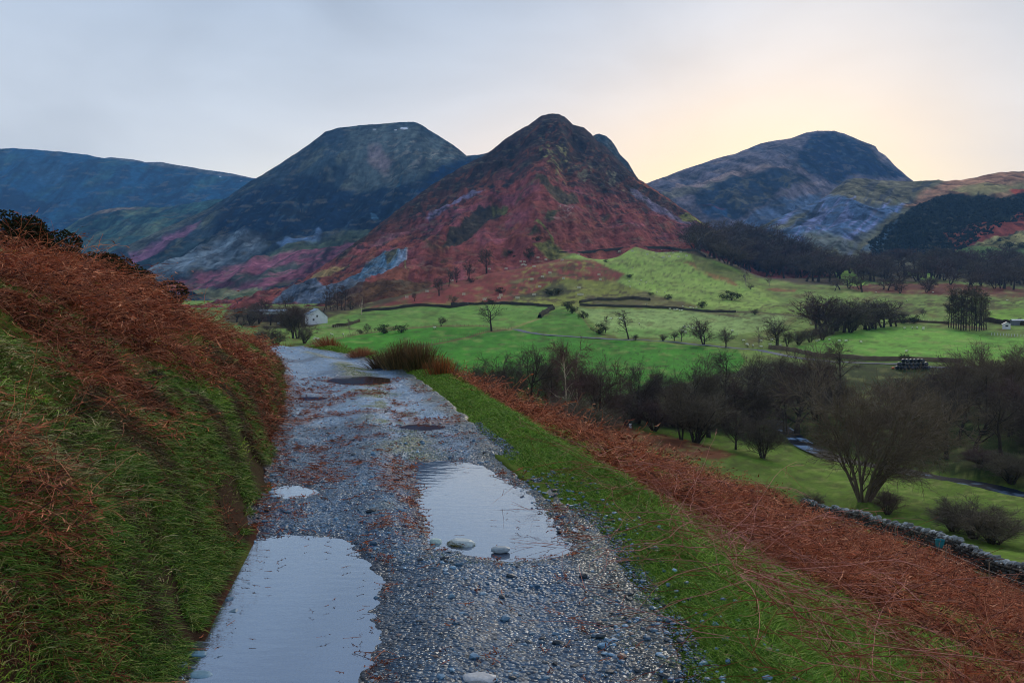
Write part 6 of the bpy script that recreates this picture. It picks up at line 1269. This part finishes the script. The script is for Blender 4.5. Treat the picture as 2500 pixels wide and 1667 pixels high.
# ---- dry-stone wall at the foot of the slope
def dry_wall():
    pts = np.array([[float(v) for v in W(*p)] for p in WALLP]); xs, ys = pts[:, 0], pts[:, 1]
    seg = np.hypot(np.diff(xs), np.diff(ys)); s = np.concatenate([[0], np.cumsum(seg)]); Ltot = s[-1]
    e = empty('dry_stone_wall', (float(xs[3]), float(ys[3]), Hs(xs[3], ys[3]))); o0 = np.array(e.location)
    def at(t): return np.interp(t, s, xs), np.interp(t, s, ys)
    def dirn(t): x1, y1 = at(np.minimum(t + .5, Ltot)); x0, y0 = at(np.maximum(t - .5, 0)); d = np.stack([x1 - x0, y1 - y0], -1); return d / np.linalg.norm(d, axis=-1, keepdims=True)
    def base(t): x, y = at(t); return H(x, y)
    B = Bulk(); Cp = Bulk()
    tt = np.arange(0, Ltot, .8); x, y = at(tt); zb = base(tt); zb = np.convolve(np.pad(zb, 1, mode='edge'), np.ones(3) / 3, 'valid') + .12 * fbm(tt / 3, tt * 0, 3, 9); d = dirn(tt)
    nx, ny = -d[:, 1], d[:, 0]; hw, hh = .22, .95
    V = np.stack([np.stack([x + nx * a * hw, y + ny * a * hw, zb + b], 1) for a, b in ((-1, -.4), (-1, hh), (1, hh), (1, -.4))], 1) - o0
    n = len(tt); f = []
    for i in range(n - 1):
        for k in range(3): a = i * 4 + k; f.append([a, a + 4, a + 5, a + 1])
    mk('core', V.reshape(-1, 3), np.array(f), M_WALLST, np.tile(A(30, 30, 28), (len(V) * 4, 1)), False, e)
    def stones(BB, t, off, zz, size, cols):
        n = len(t); x, y = at(t); d = dirn(t); zb_ = np.interp(t, tt, zb); R = rot_rand(n); lump = V0i[None] * (1 + RNG.uniform(-.2, .2, (n, len(V0i), 1)))
        P = np.einsum('nij,nvj->nvi', R, lump) * np.stack([size[:, 0], size[:, 1], size[:, 2]], 1)[:, None]
        X = P[..., 0] * d[:, None, 0] - P[..., 1] * d[:, None, 1]; Y = P[..., 0] * d[:, None, 1] + P[..., 1] * d[:, None, 0]
        V = np.stack([X + (x - d[:, 1] * off)[:, None], Y + (y + d[:, 0] * off)[:, None], P[..., 2] + (zb_ + zz)[:, None]], -1) - o0
        BB.add(V.reshape(-1, 3), (F0i[None] + (np.arange(n) * len(V0i))[:, None, None]).reshape(-1, 3), np.repeat(cols, len(V0i), 0))
    for side in (-1, 1):
        for c in range(6):
            t = np.arange(RNG.uniform(0, .3), Ltot, .30) + RNG.uniform(-.08, .08, len(np.arange(RNG.uniform(0, .3), Ltot, .30))) if False else np.cumsum(RNG.uniform(.2, .42, int(Ltot / .31))); t = t[t < Ltot]; n = len(t)
            r = RNG.random((n, 1)); cc = (A(40, 39, 36)[None] * (1 - r) + A(88, 90, 88)[None] * r ** 2) * .8
            stones(B, t, side * .21, .02 + c * .165 + RNG.uniform(-.02, .02, n), np.stack([RNG.uniform(.14, .24, n), RNG.uniform(.1, .14, n), RNG.uniform(.07, .11, n)], 1), cc)
    t = np.cumsum(RNG.uniform(.16, .34, int(Ltot / .24))); t = t[t < Ltot]; n = len(t); r = RNG.random((n, 1)) ** 1.3
    stones(Cp, t, 0 * t, 1.02 + RNG.uniform(-.12, .12, n), np.stack([RNG.uniform(.08, .2, n), RNG.uniform(.15, .27, n), RNG.uniform(.06, .18, n)], 1), A(62, 66, 66)[None] * (1 - r) + A(140, 152, 160)[None] * r)
    for BB, nm in ((B, 'courses'), (Cp, 'coping')):
        o = BB.build(nm, M_WALLST, kind=None); o.parent = e
        if 'kind' in o: del o['kind']
    tag(e, 'long dry-stone wall with pale coping stones at the foot of the bracken slope', 'wall')
    return at, base, s
M_WALLST = col_mat('lichened_stone', rough=.85, spec=.25, scale=.12, var=.4, bump=.02, bscale=.05)
w_at, w_base, w_s = dry_wall()
def post_fence(pts, posts_z, name, label, col, h=1.15, wires=3, r=.045, cat='fence'):
    e = empty(name, (pts[0][0], pts[0][1], pts[0][2])); o0 = np.array(pts[0])
    for p in pts:
        m = MB(); q = np.array(p) - o0; m.tube([q + [0, 0, -.3], q + [RNG.uniform(-.04, .04), 0, h]], [r, r * .9], 6, A(*col)); m.build('post', M_WOOD, e)
    m = MB()
    for k in range(wires):
        zz = h * (.35 + .28 * k); m.tube([np.array(p) - o0 + [0, 0, zz] for p in pts], .008, 3, A(120, 120, 116))
    m.build('wire', M_WOOD, e); tag(e, label, cat); return e
M_WOOD = col_mat('weathered_wood', rough=.85, spec=.15, scale=.2, var=.3)
fp = []
for px, D in ((2090, 66), (2195, 54.5), (2320, 48), (2428, 41.5), (2530, 37)):
    x = (px - CX) / F * D; fp.append((x, D, Hs(x, D)))
post_fence(fp, None, 'wire_fence', 'wire fence on thin grey posts in front of the dry-stone wall', (104, 92, 80), 1.15, 2, .03)
def tub():
    x, y = (2305 - CX) / F * 52, 52.0; m = MB(); m.tube([(0, 0, 0), (0, 0, .05), (0, 0, .42), (0, 0, .45)], [.2, .22, .27, .29], 14, (.02, .25, .28)); o0 = empty('plastic_tub', (x, y, Hs(x, y) + .5)); m.build('body', M_PLASTIC, o0)
    h = MB(); h.tube([(-.27, 0, .42), (-.2, 0, .6), (0, 0, .68), (.2, 0, .6), (.27, 0, .42)], .012, 5, (.3, .3, .3)); h.build('handle', M_PLASTIC, o0)
    tag(o0, 'small teal plastic tub caught against the dry-stone wall', 'tub')
M_PLASTIC = col_mat('painted_plastic', rough=.4, spec=.5, scale=.3, var=.1)
tub()
# ---- far field walls and hedges
def far_wall(pix, h, th, col, label, name='field_wall', cat='wall', seed=0, D=None, ragged=.25, step=3.0):
    P3 = np.array([stand(*p) for p in pix]); seg = np.hypot(np.diff(P3[:, 0]), np.diff(P3[:, 1])); s = np.concatenate([[0], np.cumsum(seg)]); t = np.arange(0, s[-1], step)
    x = np.interp(t, s, P3[:, 0]); y = np.interp(t, s, P3[:, 1]); zl = np.interp(t, s, P3[:, 2]); z = np.maximum(H(x, y), zl - 1.0)
    d = np.stack([np.gradient(x), np.gradient(y)], 1); d /= np.linalg.norm(d, axis=1)[:, None]; nx, ny = -d[:, 1], d[:, 0]
    hh = h * (1 + ragged * fbm(t / 4, t * 0, 3, seed)) ; o0 = np.array([x[0], y[0], z[0]])
    rows = []
    for a, b in ((-1, -.8), (-.9, .6), (-.55, 1.0), (.55, 1.0), (.9, .6), (1, -.8)):
        zz = z + (hh * b if b > 0 else b); rows.append(np.stack([x + nx * a * th / 2, y + ny * a * th / 2, zz + (0.12 * h * fbm(t / 1.5, t * 0 + a * 9, 2, seed + 2) if b > 0 else 0)], 1))
    V = np.stack(rows, 1).reshape(-1, 3) - o0; n = len(t); f = []
    for i in range(n - 1):
        for k in range(5): q = i * 6 + k; f.append([q, q + 6, q + 7, q + 1])
    o = mk(name, V, np.array(f), M_WALLST if name == 'field_wall' else M_LEAF, np.tile(A(*col), (len(V), 1)) * RNG.uniform(.75, 1.25, (len(V), 1)), False); o.location = tuple(o0); tag(o, label, cat); return o
far_wall(c5([(890, 228), (1050, 228), (1200, 212), (1400, 193), (1600, 181), (1800, 188), (1950, 212), (2100, 268)]), 2.4, 1.0, (48, 48, 46), 'dark wall curving along the top of the bright pasture')
far_wall(c2([(1120, 712), (1250, 700), (1400, 686), (1700, 668), (2000, 656)]) + c5([(0, 652), (200, 654), (480, 648), (560, 654), (700, 660), (850, 674)]), 1.8, 1.0, (46, 44, 38), 'dark wall at the foot of the red slope above the left green field')
far_wall(c5([(1060, 660), (1300, 668), (1600, 676), (1900, 694), (2352, 716)]), 1.5, .9, (52, 52, 46), 'long low wall along the top edge of the pale pasture')
far_wall(c5([(1060, 640), (1200, 615), (1500, 603), (1650, 622)]), 2.0, 1.2, (56, 54, 44), 'short curved wall on the knoll just above the long low wall')
far_wall(c6([(400, 790), (550, 806), (700, 838), (800, 855), (1100, 872), (1400, 878), (1700, 888), (1900, 897)]), 1.5, .8, (84, 76, 64), 'brown stone wall running along the lane below the hay field', step=1.5)
far_wall(c5([(730, 762), (770, 730), (800, 705), (845, 690)]), 2.2, 2.4, (44, 44, 36), 'thick dark hedge climbing the field corner below the wall', name='hedge', cat='hedge', ragged=.5)
far_wall(c6([(2050, 578), (2120, 585), (2200, 600), (2300, 606), (2420, 612)]), 2.2, 2.0, (46, 42, 34), 'dark hedge behind the white hut at the right edge', name='hedge', cat='hedge', ragged=.5)
far_wall(c6([(1320, 588), (1500, 582), (1700, 592), (1780, 600)]), 1.2, .8, (70, 62, 46), 'low brown wall along the far top of the hay field')
far_wall(c2([(880, 838), (980, 826), (1050, 808), (1105, 788)]), 1.4, 1.2, (56, 54, 40), 'short hedge bank in the field right of the farmhouse', name='hedge', cat='hedge', ragged=.4)
def fence_pix(pix, n, label, h=1.2, col=(110, 100, 84), name='field_fence', r=.07):
    P3 = np.array([stand(*p) for p in pix]); s = np.concatenate([[0], np.cumsum(np.hypot(np.diff(P3[:, 0]), np.diff(P3[:, 1])))]); t = np.linspace(0, s[-1], n)
    x = np.interp(t, s, P3[:, 0]); y = np.interp(t, s, P3[:, 1]); return post_fence([(a, b, Hs(a, b)) for a, b in zip(x, y)], None, name, label, col, h, 3, r)
fence_pix(c2([(700, 985), (900, 932), (1150, 886), (1500, 842), (1800, 826), (2150, 830)]), 70, 'post and wire fence along the lower edge of the farm fields')
fence_pix(c5([(500, 852), (330, 866), (150, 912), (0, 948), (-250, 1000)]), 40, 'post and wire fence along the hedge bank left of the lane start')
fence_pix(c2([(785, 835), (880, 838), (1000, 842)]), 16, 'short fence beside the white farmhouse', col=(150, 144, 130))
# ---- buildings
def gable(w, l, h, ridge, cat_h=None):
    """walls with pitched tops: x across the gable, y along the ridge"""
    cat_h = h if cat_h is None else cat_h
    V = [(-w / 2, -l / 2, -1.5), (w / 2, -l / 2, -1.5), (w / 2, -l / 2, cat_h), (0, -l / 2, ridge), (-w / 2, -l / 2, h), (-w / 2, l / 2, -1.5), (w / 2, l / 2, -1.5), (w / 2, l / 2, cat_h), (0, l / 2, ridge), (-w / 2, l / 2, h)]
    return np.array(V)
def house(name, loc, rz, w, l, h, ridge, wallc, roofc, label, cat='building', cat_h=None, wins=(), doors=(), chim=(), over=.35):
    e = empty(name, loc, rz); V = gable(w, l, h, ridge, cat_h); ch = h if cat_h is None else cat_h
    m = bpy.data.objects  # walls
    f4 = [[0, 5, 9, 4], [1, 2, 7, 6]]; f5a = [[0, 1, 2], [0, 2, 3], [0, 3, 4], [5, 7, 6], [5, 8, 7], [5, 9, 8]]
    wl_ = mk('wall', V, [np.array(f5a), np.array(f4)], M_RENDER, A(*wallc), False, e)
    r = MB()
    for sx, hh in ((-1, h), (1, ch)):
        L_ = math.hypot(w / 2, ridge - hh); ang = math.atan2(ridge - hh, w / 2); cx_, cz_ = sx * (w / 4 + over * .4 * math.cos(ang)), (ridge + hh) / 2 - over * .4 * math.sin(ang) + .09
        P = np.array([[-1, -1, -1], [1, -1, -1], [1, 1, -1], [-1, 1, -1], [-1, -1, 1], [1, -1, 1], [1, 1, 1], [-1, 1, 1]], float) * [L_ / 2 + over * .5, l / 2 + over, .07]
        a = sx * ang; X = P[:, 0] * math.cos(-a) - P[:, 2] * math.sin(-a); Z = P[:, 0] * math.sin(-a) + P[:, 2] * math.cos(-a)
        r.add(np.stack([X + cx_, P[:, 1], Z + cz_], 1), (), [[0, 3, 2, 1], [4, 5, 6, 7], [0, 1, 5, 4], [1, 2, 6, 5], [2, 3, 7, 6], [3, 0, 4, 7]], A(*roofc))
    ro = r.build('roof', M_SLATE, e)
    for x, y, z, a, b, c in chim:
        k = MB(); k.box((x, y, z + c / 2), (a, b, c), col=A(*wallc) * .9); k.box((x, y, z + c + .06), (a + .12, b + .12, .12), col=A(90, 90, 90)); k.tube([(x, y, z + c), (x, y, z + c + .4)], .12, 8, A(120, 80, 60)); o = k.build('chimney', M_RENDER, ro)
    for face, u, z, ww, hh_ in wins:
        k = MB(); g = MB()
        if face == 'f': k.box((u, -l / 2 - .03, z), (ww + .16, .06, hh_ + .16), col=A(150, 150, 150)); g.box((u, -l / 2 - .065, z), (ww, .02, hh_), col=(.015, .02, .03))
        else: sx = -1 if face == 'l' else 1; k.box((sx * (w / 2 + .03), u, z), (.06, ww + .16, hh_ + .16), col=A(150, 150, 150)); g.box((sx * (w / 2 + .065), u, z), (.02, ww, hh_), col=(.015, .02, .03))
        o = k.build('window', M_RENDER, e); g.build('pane', M_GLASS, o)
    for face, u, ww, hh_, dc in doors:
        k = MB()
        if face == 'f': k.box((u, -l / 2 - .04, hh_ / 2 - .1), (ww, .07, hh_), col=A(*dc))
        else: sx = -1 if face == 'l' else 1; k.box((sx * (w / 2 + .04), u, hh_ / 2 - .1), (.07, ww, hh_), col=A(*dc))
        k.build('door', M_WOOD, e)
    tag(e, label, cat); return e
M_RENDER = col_mat('limewash', rough=.85, spec=.2, scale=1.5, var=.10); M_SLATE = col_mat('roof_slate', rough=.5, spec=.6, scale=.5, var=.3); M_GLASS = plain('window_glass', (.02, .03, .04), .1, .8)
def gpos(px, D): x = (px - CX) / F * D; return (x, D, Hs(x, D))
x, y, z = gpos(784, 512); 
house('white_farmhouse', (x - 2.0, y - 4, z + .6), math.radians(22), 10.5, 14, 4.6, 7.6, (250, 252, 255), (96, 124, 150), 'white gabled farmhouse with a long low side roof beside the black tree', 'house', cat_h=3.2,
      wins=(('f', -.6, 3.6, .8, 1.0), ('l', -4, 2.0, 1.0, 1.1), ('l', 1, 2.0, 1.0, 1.1), ('f', -2.6, 1.6, .9, 1.0)), doors=(('l', -1.5, 1.0, 2.1, (70, 90, 110)),), chim=((0, 5.5, 7.2, .9, .7, 1.0),))
x, y, z = gpos(674, 545); house('farm_shed', (x, y, z), math.radians(80), 9, 15, 4.2, 5.6, (62, 54, 50), (84, 96, 92), 'low dark shed with a green-grey roof left of the farmhouse', 'shed', doors=(('l', 2, 3, 3, (40, 40, 40)),), wins=(('f', 0, 2, 1, .8),))
x, y, z = gpos(655, 575); house('farm_shed', (x, y, z + .8), math.radians(84), 7, 24, 3.6, 4.8, (80, 84, 92), (92, 108, 126), 'long grey-roofed shed behind the farm trees', 'shed', doors=(('l', 2, 3, 3, (60, 60, 60)),))
x, y, z = gpos(2462, 470); house('white_hut', (x, y + 2, z + .3), math.radians(-24), 3.6, 4.2, 2.3, 3.3, (206, 214, 232), (176, 186, 206), 'tiny white hut with an orange side wall at the right edge', 'hut', wins=(('f', .1, 1.4, 1.3, .8),), doors=(('r', 0, 3.4, 2.1, (190, 96, 66)),))
x, y, z = gpos(2496, 484); house('grey_shed', (x, y + 2, z), math.radians(80), 4.5, 9, 2.4, 3.0, (84, 92, 104), (140, 156, 176), 'long grey shed roof behind the white hut', 'shed')
fence_pix([(2421, 818), (2440, 819), (2456, 820), (2470, 821), (2500, 822)], 12, 'white railing in front of the white hut', 1.2, (200, 205, 215), 'white_railing', .09)
fence_pix([(2236, 783), (2252, 784), (2262, 784), (2280, 785)], 5, 'bright wooden fence posts above the hay field', 1.5, (186, 186, 160), 'field_fence', .12)
def vehicle(px, D, col, label, rz):
    x, y, z = gpos(px, D); e = empty('parked_van', (x, y, z), rz)
    V = np.array([(-2.2, .35), (2.2, .35), (2.25, 1.0), (1.5, 1.25), (1.0, 1.95), (-2.1, 2.0), (-2.25, 1.2)]); n = len(V); P = np.concatenate([np.c_[V[:, 0], np.full(n, -.9), V[:, 1]], np.c_[V[:, 0], np.full(n, .9), V[:, 1]]])
    f = [[i, (i + 1) % n, (i + 1) % n + n, i + n] for i in range(n)]; t = [[0, i + 1, i] for i in range(1, n - 1)] + [[n, n + i, n + i + 1] for i in range(1, n - 1)]
    mk('body', P, [np.array(f), np.array(t)], M_PLASTIC, A(*col), False, e)
    m = MB(); m.box((.2, -.93, 1.5), (1.4, .03, .5), col=(.02, .03, .04)); m.box((.2, .93, 1.5), (1.4, .03, .5), col=(.02, .03, .04)); m.build('window', M_GLASS, e)
    for wx in (-1.4, 1.4):
        for wy in (-.85, .85): m = MB(); m.tube([(wx, wy - .1, .33), (wx, wy + .1, .33)], .33, 12, (.02, .02, .02)); m.tube([(wx, wy - .11, .33), (wx, wy + .11, .33)], .15, 8, (.3, .3, .3)); m.build('wheel', M_PLASTIC, e)
    tag(e, label, 'van'); return e
vehicle(687, 505, (168, 200, 232), 'pale blue van parked below the dark farm shed', .2)
# ---- wrapped bales
def bales():
    T, Rr = 24, .62; prof = [(-.60, .30), (-.60, .50), (-.54, .60), (-.3, .63), (.3, .63), (.54, .60), (.60, .50), (.60, .30)]
    m = MB(); m.tube([(0, y, 0) for y, r in prof], [r for y, r in prof], T, (.012, .016, .022)); n = T
    V = np.concatenate(m.V); V += fbm(V[:, 0:1] * 5, V[:, 1:2] * 5 + V[:, 2:3] * 3, 2, 4) * .02; caps = [[i for i in range(T)][::-1], [len(V) - T + i for i in range(T)]]
    me_o = mk('wrapped_bale', V, [np.concatenate(m.F4)] + [np.array([[c[0], c[i], c[i + 1]] for i in range(1, T - 1)]) for c in caps], M_WRAP, np.tile((.012, .016, .022), (len(V), 1)), True, link=False)
    D0 = 288; k = 0
    for row, (n, p0) in enumerate(((9, 2192), (8, 2197), (6, 2207))):
        for i in range(n):
            o = me_o.copy(); COL.objects.link(o); px = p0 + i * 9.45; x = (px - CX) / F * D0
            o.location = (x, D0 + RNG.uniform(-.15, .15), Hs((2230 - CX) / F * D0, D0) + .62 + row * 1.12 + RNG.uniform(-.03, .03)); o.rotation_euler = (0, RNG.uniform(0, 6), RNG.normal(0, .08))
            tag(o, ['black plastic-wrapped bale in the bottom row of the stack by the lane', 'black plastic-wrapped bale in the middle row of the stack by the lane', 'black plastic-wrapped bale in the top row of the stack by the lane'][row], 'bale', ['bottom row of the bale stack', 'middle row of the bale stack', 'top row of the bale stack'][row])
M_WRAP = col_mat('bale_wrap', rough=.4, spec=.6, scale=.4, var=.2, bump=.02, bscale=.15, coat=.25)
bales()
x, y, z = gpos(2182, 289); m = MB(); m.tube([(-.5, 0, .25), (-.2, 0, .34), (.2, 0, .36), (.5, 0, .22)], [.12, .3, .32, .1], 9, A(190, 90, 60)); o = m.build('feed_sack', M_PLASTIC, smooth=True); o.location = (x, y, z); tag(o, 'small orange sack lying at the left end of the black bales', 'sack')
# ---- sheep
def sheep_mesh():
    m = MB(); sp = [(-.56, .72, .10), (-.50, .72, .24), (-.30, .70, .31), (0, .69, .33), (.28, .70, .30), (.46, .76, .22), (.60, .86, .14), (.70, .90, .115), (.82, .84, .085), (.92, .78, .06)]
    m.tube([(x, 0, z) for x, z, r in sp], [r for x, z, r in sp], 10)
    c = np.tile(A(214, 208, 190, .8), (len(sp) * 10, 1)); c[70:] = A(70, 64, 58); m.C[-1] = c
    for lx, ly in ((-.36, -.14), (-.36, .14), (.3, -.13), (.3, .13)): m.tube([(lx, ly, .55), (lx + .02, ly, .3), (lx - .01, ly, .0)], [.07, .04, .035], 5, A(80, 72, 64))
    for s in (-1, 1): m.tube([(.70, s * .07, .93), (.68, s * .17, .93)], [.035, .015], 4, A(80, 72, 64))
    o = m.build('sheep', M_WOOL, smooth=True); COL.objects.unlink(o); return o
M_WOOL = col_mat('wool', rough=1, spec=.05, scale=.1, var=.2, bump=.02, bscale=.06)
SHEEP = sheep_mesh()
def flock(pts, label, group):
    for px, py in pts:
        x, y, z = stand(px, py); o = SHEEP.copy(); COL.objects.link(o); o.location = (x, y, z); o.rotation_euler = (0, 0, RNG.uniform(0, 6.28)); s = 1.15 + .15 * RNG.random(); o.scale = (s, s, s); tag(o, label, 'sheep', group)
flock(c6([(1437, 640), (1497, 640), (1533, 638), (1580, 648), (1582, 638)]), 'white sheep grazing in the row near the top of the hay field', 'sheep at the top of the hay field')
flock(c6([(862, 730), (938, 740), (990, 742), (1102, 750), (782, 735), (765, 742)]), 'white sheep along the left edge of the hay field by the hedge', 'sheep at the left edge of the hay field')
flock(c6([(232, 768), (236, 774), (276, 778), (204, 738), (335, 742), (340, 785), (410, 770), (420, 732), (488, 775), (545, 718), (630, 745), (120, 662), (720, 608)]), 'white sheep under the roadside trees left of the hay field', 'sheep under the roadside trees')
flock(c5([(1800, 695), (1835, 702), (1848, 704), (1860, 700), (1880, 708), (1896, 708), (1905, 676), (1968, 684), (1982, 684), (1990, 688), (2018, 686), (1606, 656)]), 'white sheep in the long flock below the brown bank of the pasture', 'long flock below the brown bank')
flock(c5([(1563, 458), (1466, 468), (1550, 488), (1606, 478), (1655, 485), (1472, 512), (1692, 555), (1758, 556), (1728, 212), (1810, 216), (1668, 270), (1494, 358)]), 'white sheep scattered high on the bright pasture', 'sheep on the bright pasture')
flock(c5([(1314, 778), (1392, 776), (1410, 774), (1425, 795), (1548, 820), (1918, 845), (1925, 855), (1952, 840), (1990, 858), (2010, 862), (1900, 875), (1928, 890), (2308, 875)]), 'white sheep grazing on the pale pasture above the lane', 'sheep on the pale pasture')
flock(c2([(865, 905), (880, 909), (966, 907), (738, 942), (755, 945), (762, 950), (725, 950)]), 'white sheep in the small field nearest the farmhouse', 'sheep by the farmhouse')
flock(c2([(1718, 853)]), 'lone white sheep in the vivid green strip field', None); flock(c6([(1453, 822)]), 'lone white sheep near the wall behind the black bales', None)
flock(c6([(1218, 362), (1654, 362), (1455, 428), (2224, 426), (945, 436), (1110, 1)][:5]), 'white sheep on the rough pasture before the long wood', 'sheep on the rough pasture')
# ---- fenced saplings on the knoll and pasture
def guard():
    e = bpy.data.objects.new('tree_guard', None); parts = []
    for sx in (-1, 1):
        for sy in (-1, 1): m = MB(); m.tube([(sx * 1.0, sy * 1.0, -.3), (sx * 1.0, sy * 1.0, 1.75)], .09, 5, A(172, 176, 164)); o = m.build('post', M_WOOD); COL.objects.unlink(o); parts.append(o)
    m = MB()
    for sx, sy, a in ((0, -1, 0), (0, 1, 0), (-1, 0, 1), (1, 0, 1)):
        for k in range(5): s = (2.0, .04, .10) if not a else (.04, 2.0, .10); m.box((sx * 1.05, sy * 1.05, .25 + k * .34), s, col=A(168, 176, 168))
        for k in range(5): 
            q = -.8 + k * .4; m.box((q if not a else sx * 1.1, sy * 1.1 if not a else q, .9), (.07, .03, 1.5) if not a else (.03, .07, 1.5), col=A(176, 184, 176))
    o = m.build('netting', M_WOOD); COL.objects.unlink(o); parts.append(o)
    m = MB(); m.tube([(0, 0, 0), (.05, 0, 1.2), (0, .05, 2.1)], [.03, .02, .01], 4, A(70, 60, 50)); o = m.build('sapling', M_BARK); COL.objects.unlink(o); parts.append(o)
    return e, parts
GE, GP = guard()
def guards(pts, label, group):
    for px, py in pts:
        x, y, z = stand(px, py); e = GE.copy(); COL.objects.link(e); e.location = (x, y, z); e.rotation_euler = (0, 0, RNG.uniform(0, 1.5)); tag(e, label, 'tree guard', group)
        for p in GP: c = p.copy(); COL.objects.link(c); c.parent = e
cg = lambda p: crop(1100, 570, 5.88, p)
guards(cg([(22, 692), (190, 885), (558, 525), (797, 520), (1166, 668), (1320, 634), (1425, 576), (1622, 655), (1278, 775), (1198, 892), (962, 938), (1255, 356), (1368, 388), (1602, 392), (1198, 485), (490, 960), (720, 900), (700, 940)]), 'pale slatted cage round a sapling on the red knoll', 'sapling cages on the red knoll')
guards(cg([(1008, 418), (1060, 425), (1025, 465), (1078, 470), (1050, 455)]), 'pale sapling cage in the tight cluster on top of the red knoll', 'cluster of sapling cages')
guards(cg([(1845, 790), (1845, 890), (1880, 890), (2130, 605), (2148, 672), (1840, 318)]), 'pale slatted sapling cage on the green side of the knoll', 'sapling cages on the green side')
guards(c5([(1382, 222), (1490, 218), (1612, 245), (1688, 234), (1768, 232), (1826, 232), (1886, 225), (1796, 262), (1745, 268), (1868, 266), (1936, 256)]), 'pale sapling cage in the row high on the bright pasture', 'sapling cages on the bright pasture')
guards(crop(900, 330, 3.647, [(340, 1450), (522, 1398)]), 'pale sapling cage by itself at the left foot of the red slope', 'sapling cages at the left foot')
# ---- white marker by the copse
x, y = (1540 - CX) / F * 148, 148; z = Hs(x, y); e = empty('marker_post', (x, y, z)); m = MB(); m.box((0, 0, .35), (.42, .10, .8), col=A(205, 215, 222)); m.build('board', M_RENDER, e); m = MB(); m.tube([(-.12, .1, -.2), (-.12, .1, .8)], .04, 5, A(90, 80, 70)); m.tube([(.12, .1, -.2), (.12, .1, .8)], .04, 5, A(90, 80, 70)); m.build('post', M_WOOD, e); tag(e, 'small white board standing at the edge of the copse', 'marker')
# ---- specks of scrub on the right-hand slope, trees of its pale field
for px, py, pt in ((2460, 606, 588), (2494, 606, 590), (2412, 618, 606), (2394, 620, 610), (2438, 590, 580)):
    tree_at('leafy', int(px) % 4, px, py, pt, 1.6, 'dark bush on the pale field below the black hillside', group='bushes on the pale hillside field', lod=1)
def slope_scrub():
    S = SH5; poly = c4([(1300, 870), (1480, 740), (1600, 640), (1700, 590), (1850, 545), (1960, 575), (2080, 555), (2180, 580), (2280, 560), (2500, 520), (2500, 660), (2200, 740), (2060, 830), (1950, 900), (1850, 940), (1560, 990), (1330, 960)])
    nk, nc = S.Z.shape; i = RNG.integers(20, nk - 8, 60000); j = RNG.integers(0, nc, 60000); px, py = S.px[i, j], S.py[i, j]
    k = (polysd(px + 6 * fbm(px / 20, py / 20, 3, 5), py, poly) < 2) & (px < 2540); i, j = i[k][:11000], j[k][:11000]; n = len(i)
    P = np.stack([S.X[i, j], S.D[i, j], S.Z[i, j]], 1) + RNG.normal(size=(n, 3)) * [2, 3, .2]; V0, F0 = ico(0); s = RNG.uniform(1.4, 3.4, n)[:, None, None]
    V = P[:, None] + V0[None] * (1 + RNG.uniform(-.35, .35, (n, 12, 1))) * s * np.array([1, 1, .9]); cc = A(27, 33, 28)[None] * RNG.uniform(.6, 1.5, (n, 1))
    M_SCRUB = col_mat('scrub_leaves', rough=1, spec=0, scale=3, var=.3)
    o = mk('scrub', V.reshape(-1, 3), (F0[None] + (np.arange(n) * 12)[:, None, None]).reshape(-1, 3), M_SCRUB, np.repeat(cc, 12, 0)); tag(o, kind='stuff')
slope_scrub()
# ================================================================ air
def haze():
    hz_lo, hz_hi = -400.0, 1150.0
    x0, x1, y0, y1 = -6700, 6700, -6700, 6700
    V = [(x, y, z) for z in (hz_lo, hz_hi) for x, y in ((x0, y0), (x1, y0), (x1, y1), (x0, y1))]
    m = bpy.data.materials.new('haze'); m.use_nodes = True; nt = m.node_tree
    for n in list(nt.nodes):
        if n.type != 'OUTPUT_MATERIAL': nt.nodes.remove(n)
    out = [n for n in nt.nodes if n.type == 'OUTPUT_MATERIAL'][0]
    pv = N(nt, 'ShaderNodeVolumePrincipled'); pv.inputs['Color'].default_value = (*HAZE_C, 1); pv.inputs['Density'].default_value = HAZE_D; pv.inputs['Anisotropy'].default_value = 0.2
    nt.links.new(pv.outputs[0], out.inputs['Volume'])
    o = mk('haze', V, [[0, 3, 2, 1], [4, 5, 6, 7], [0, 1, 5, 4], [1, 2, 6, 5], [2, 3, 7, 6], [3, 0, 4, 7]], m); tag(o, kind='stuff')
haze()
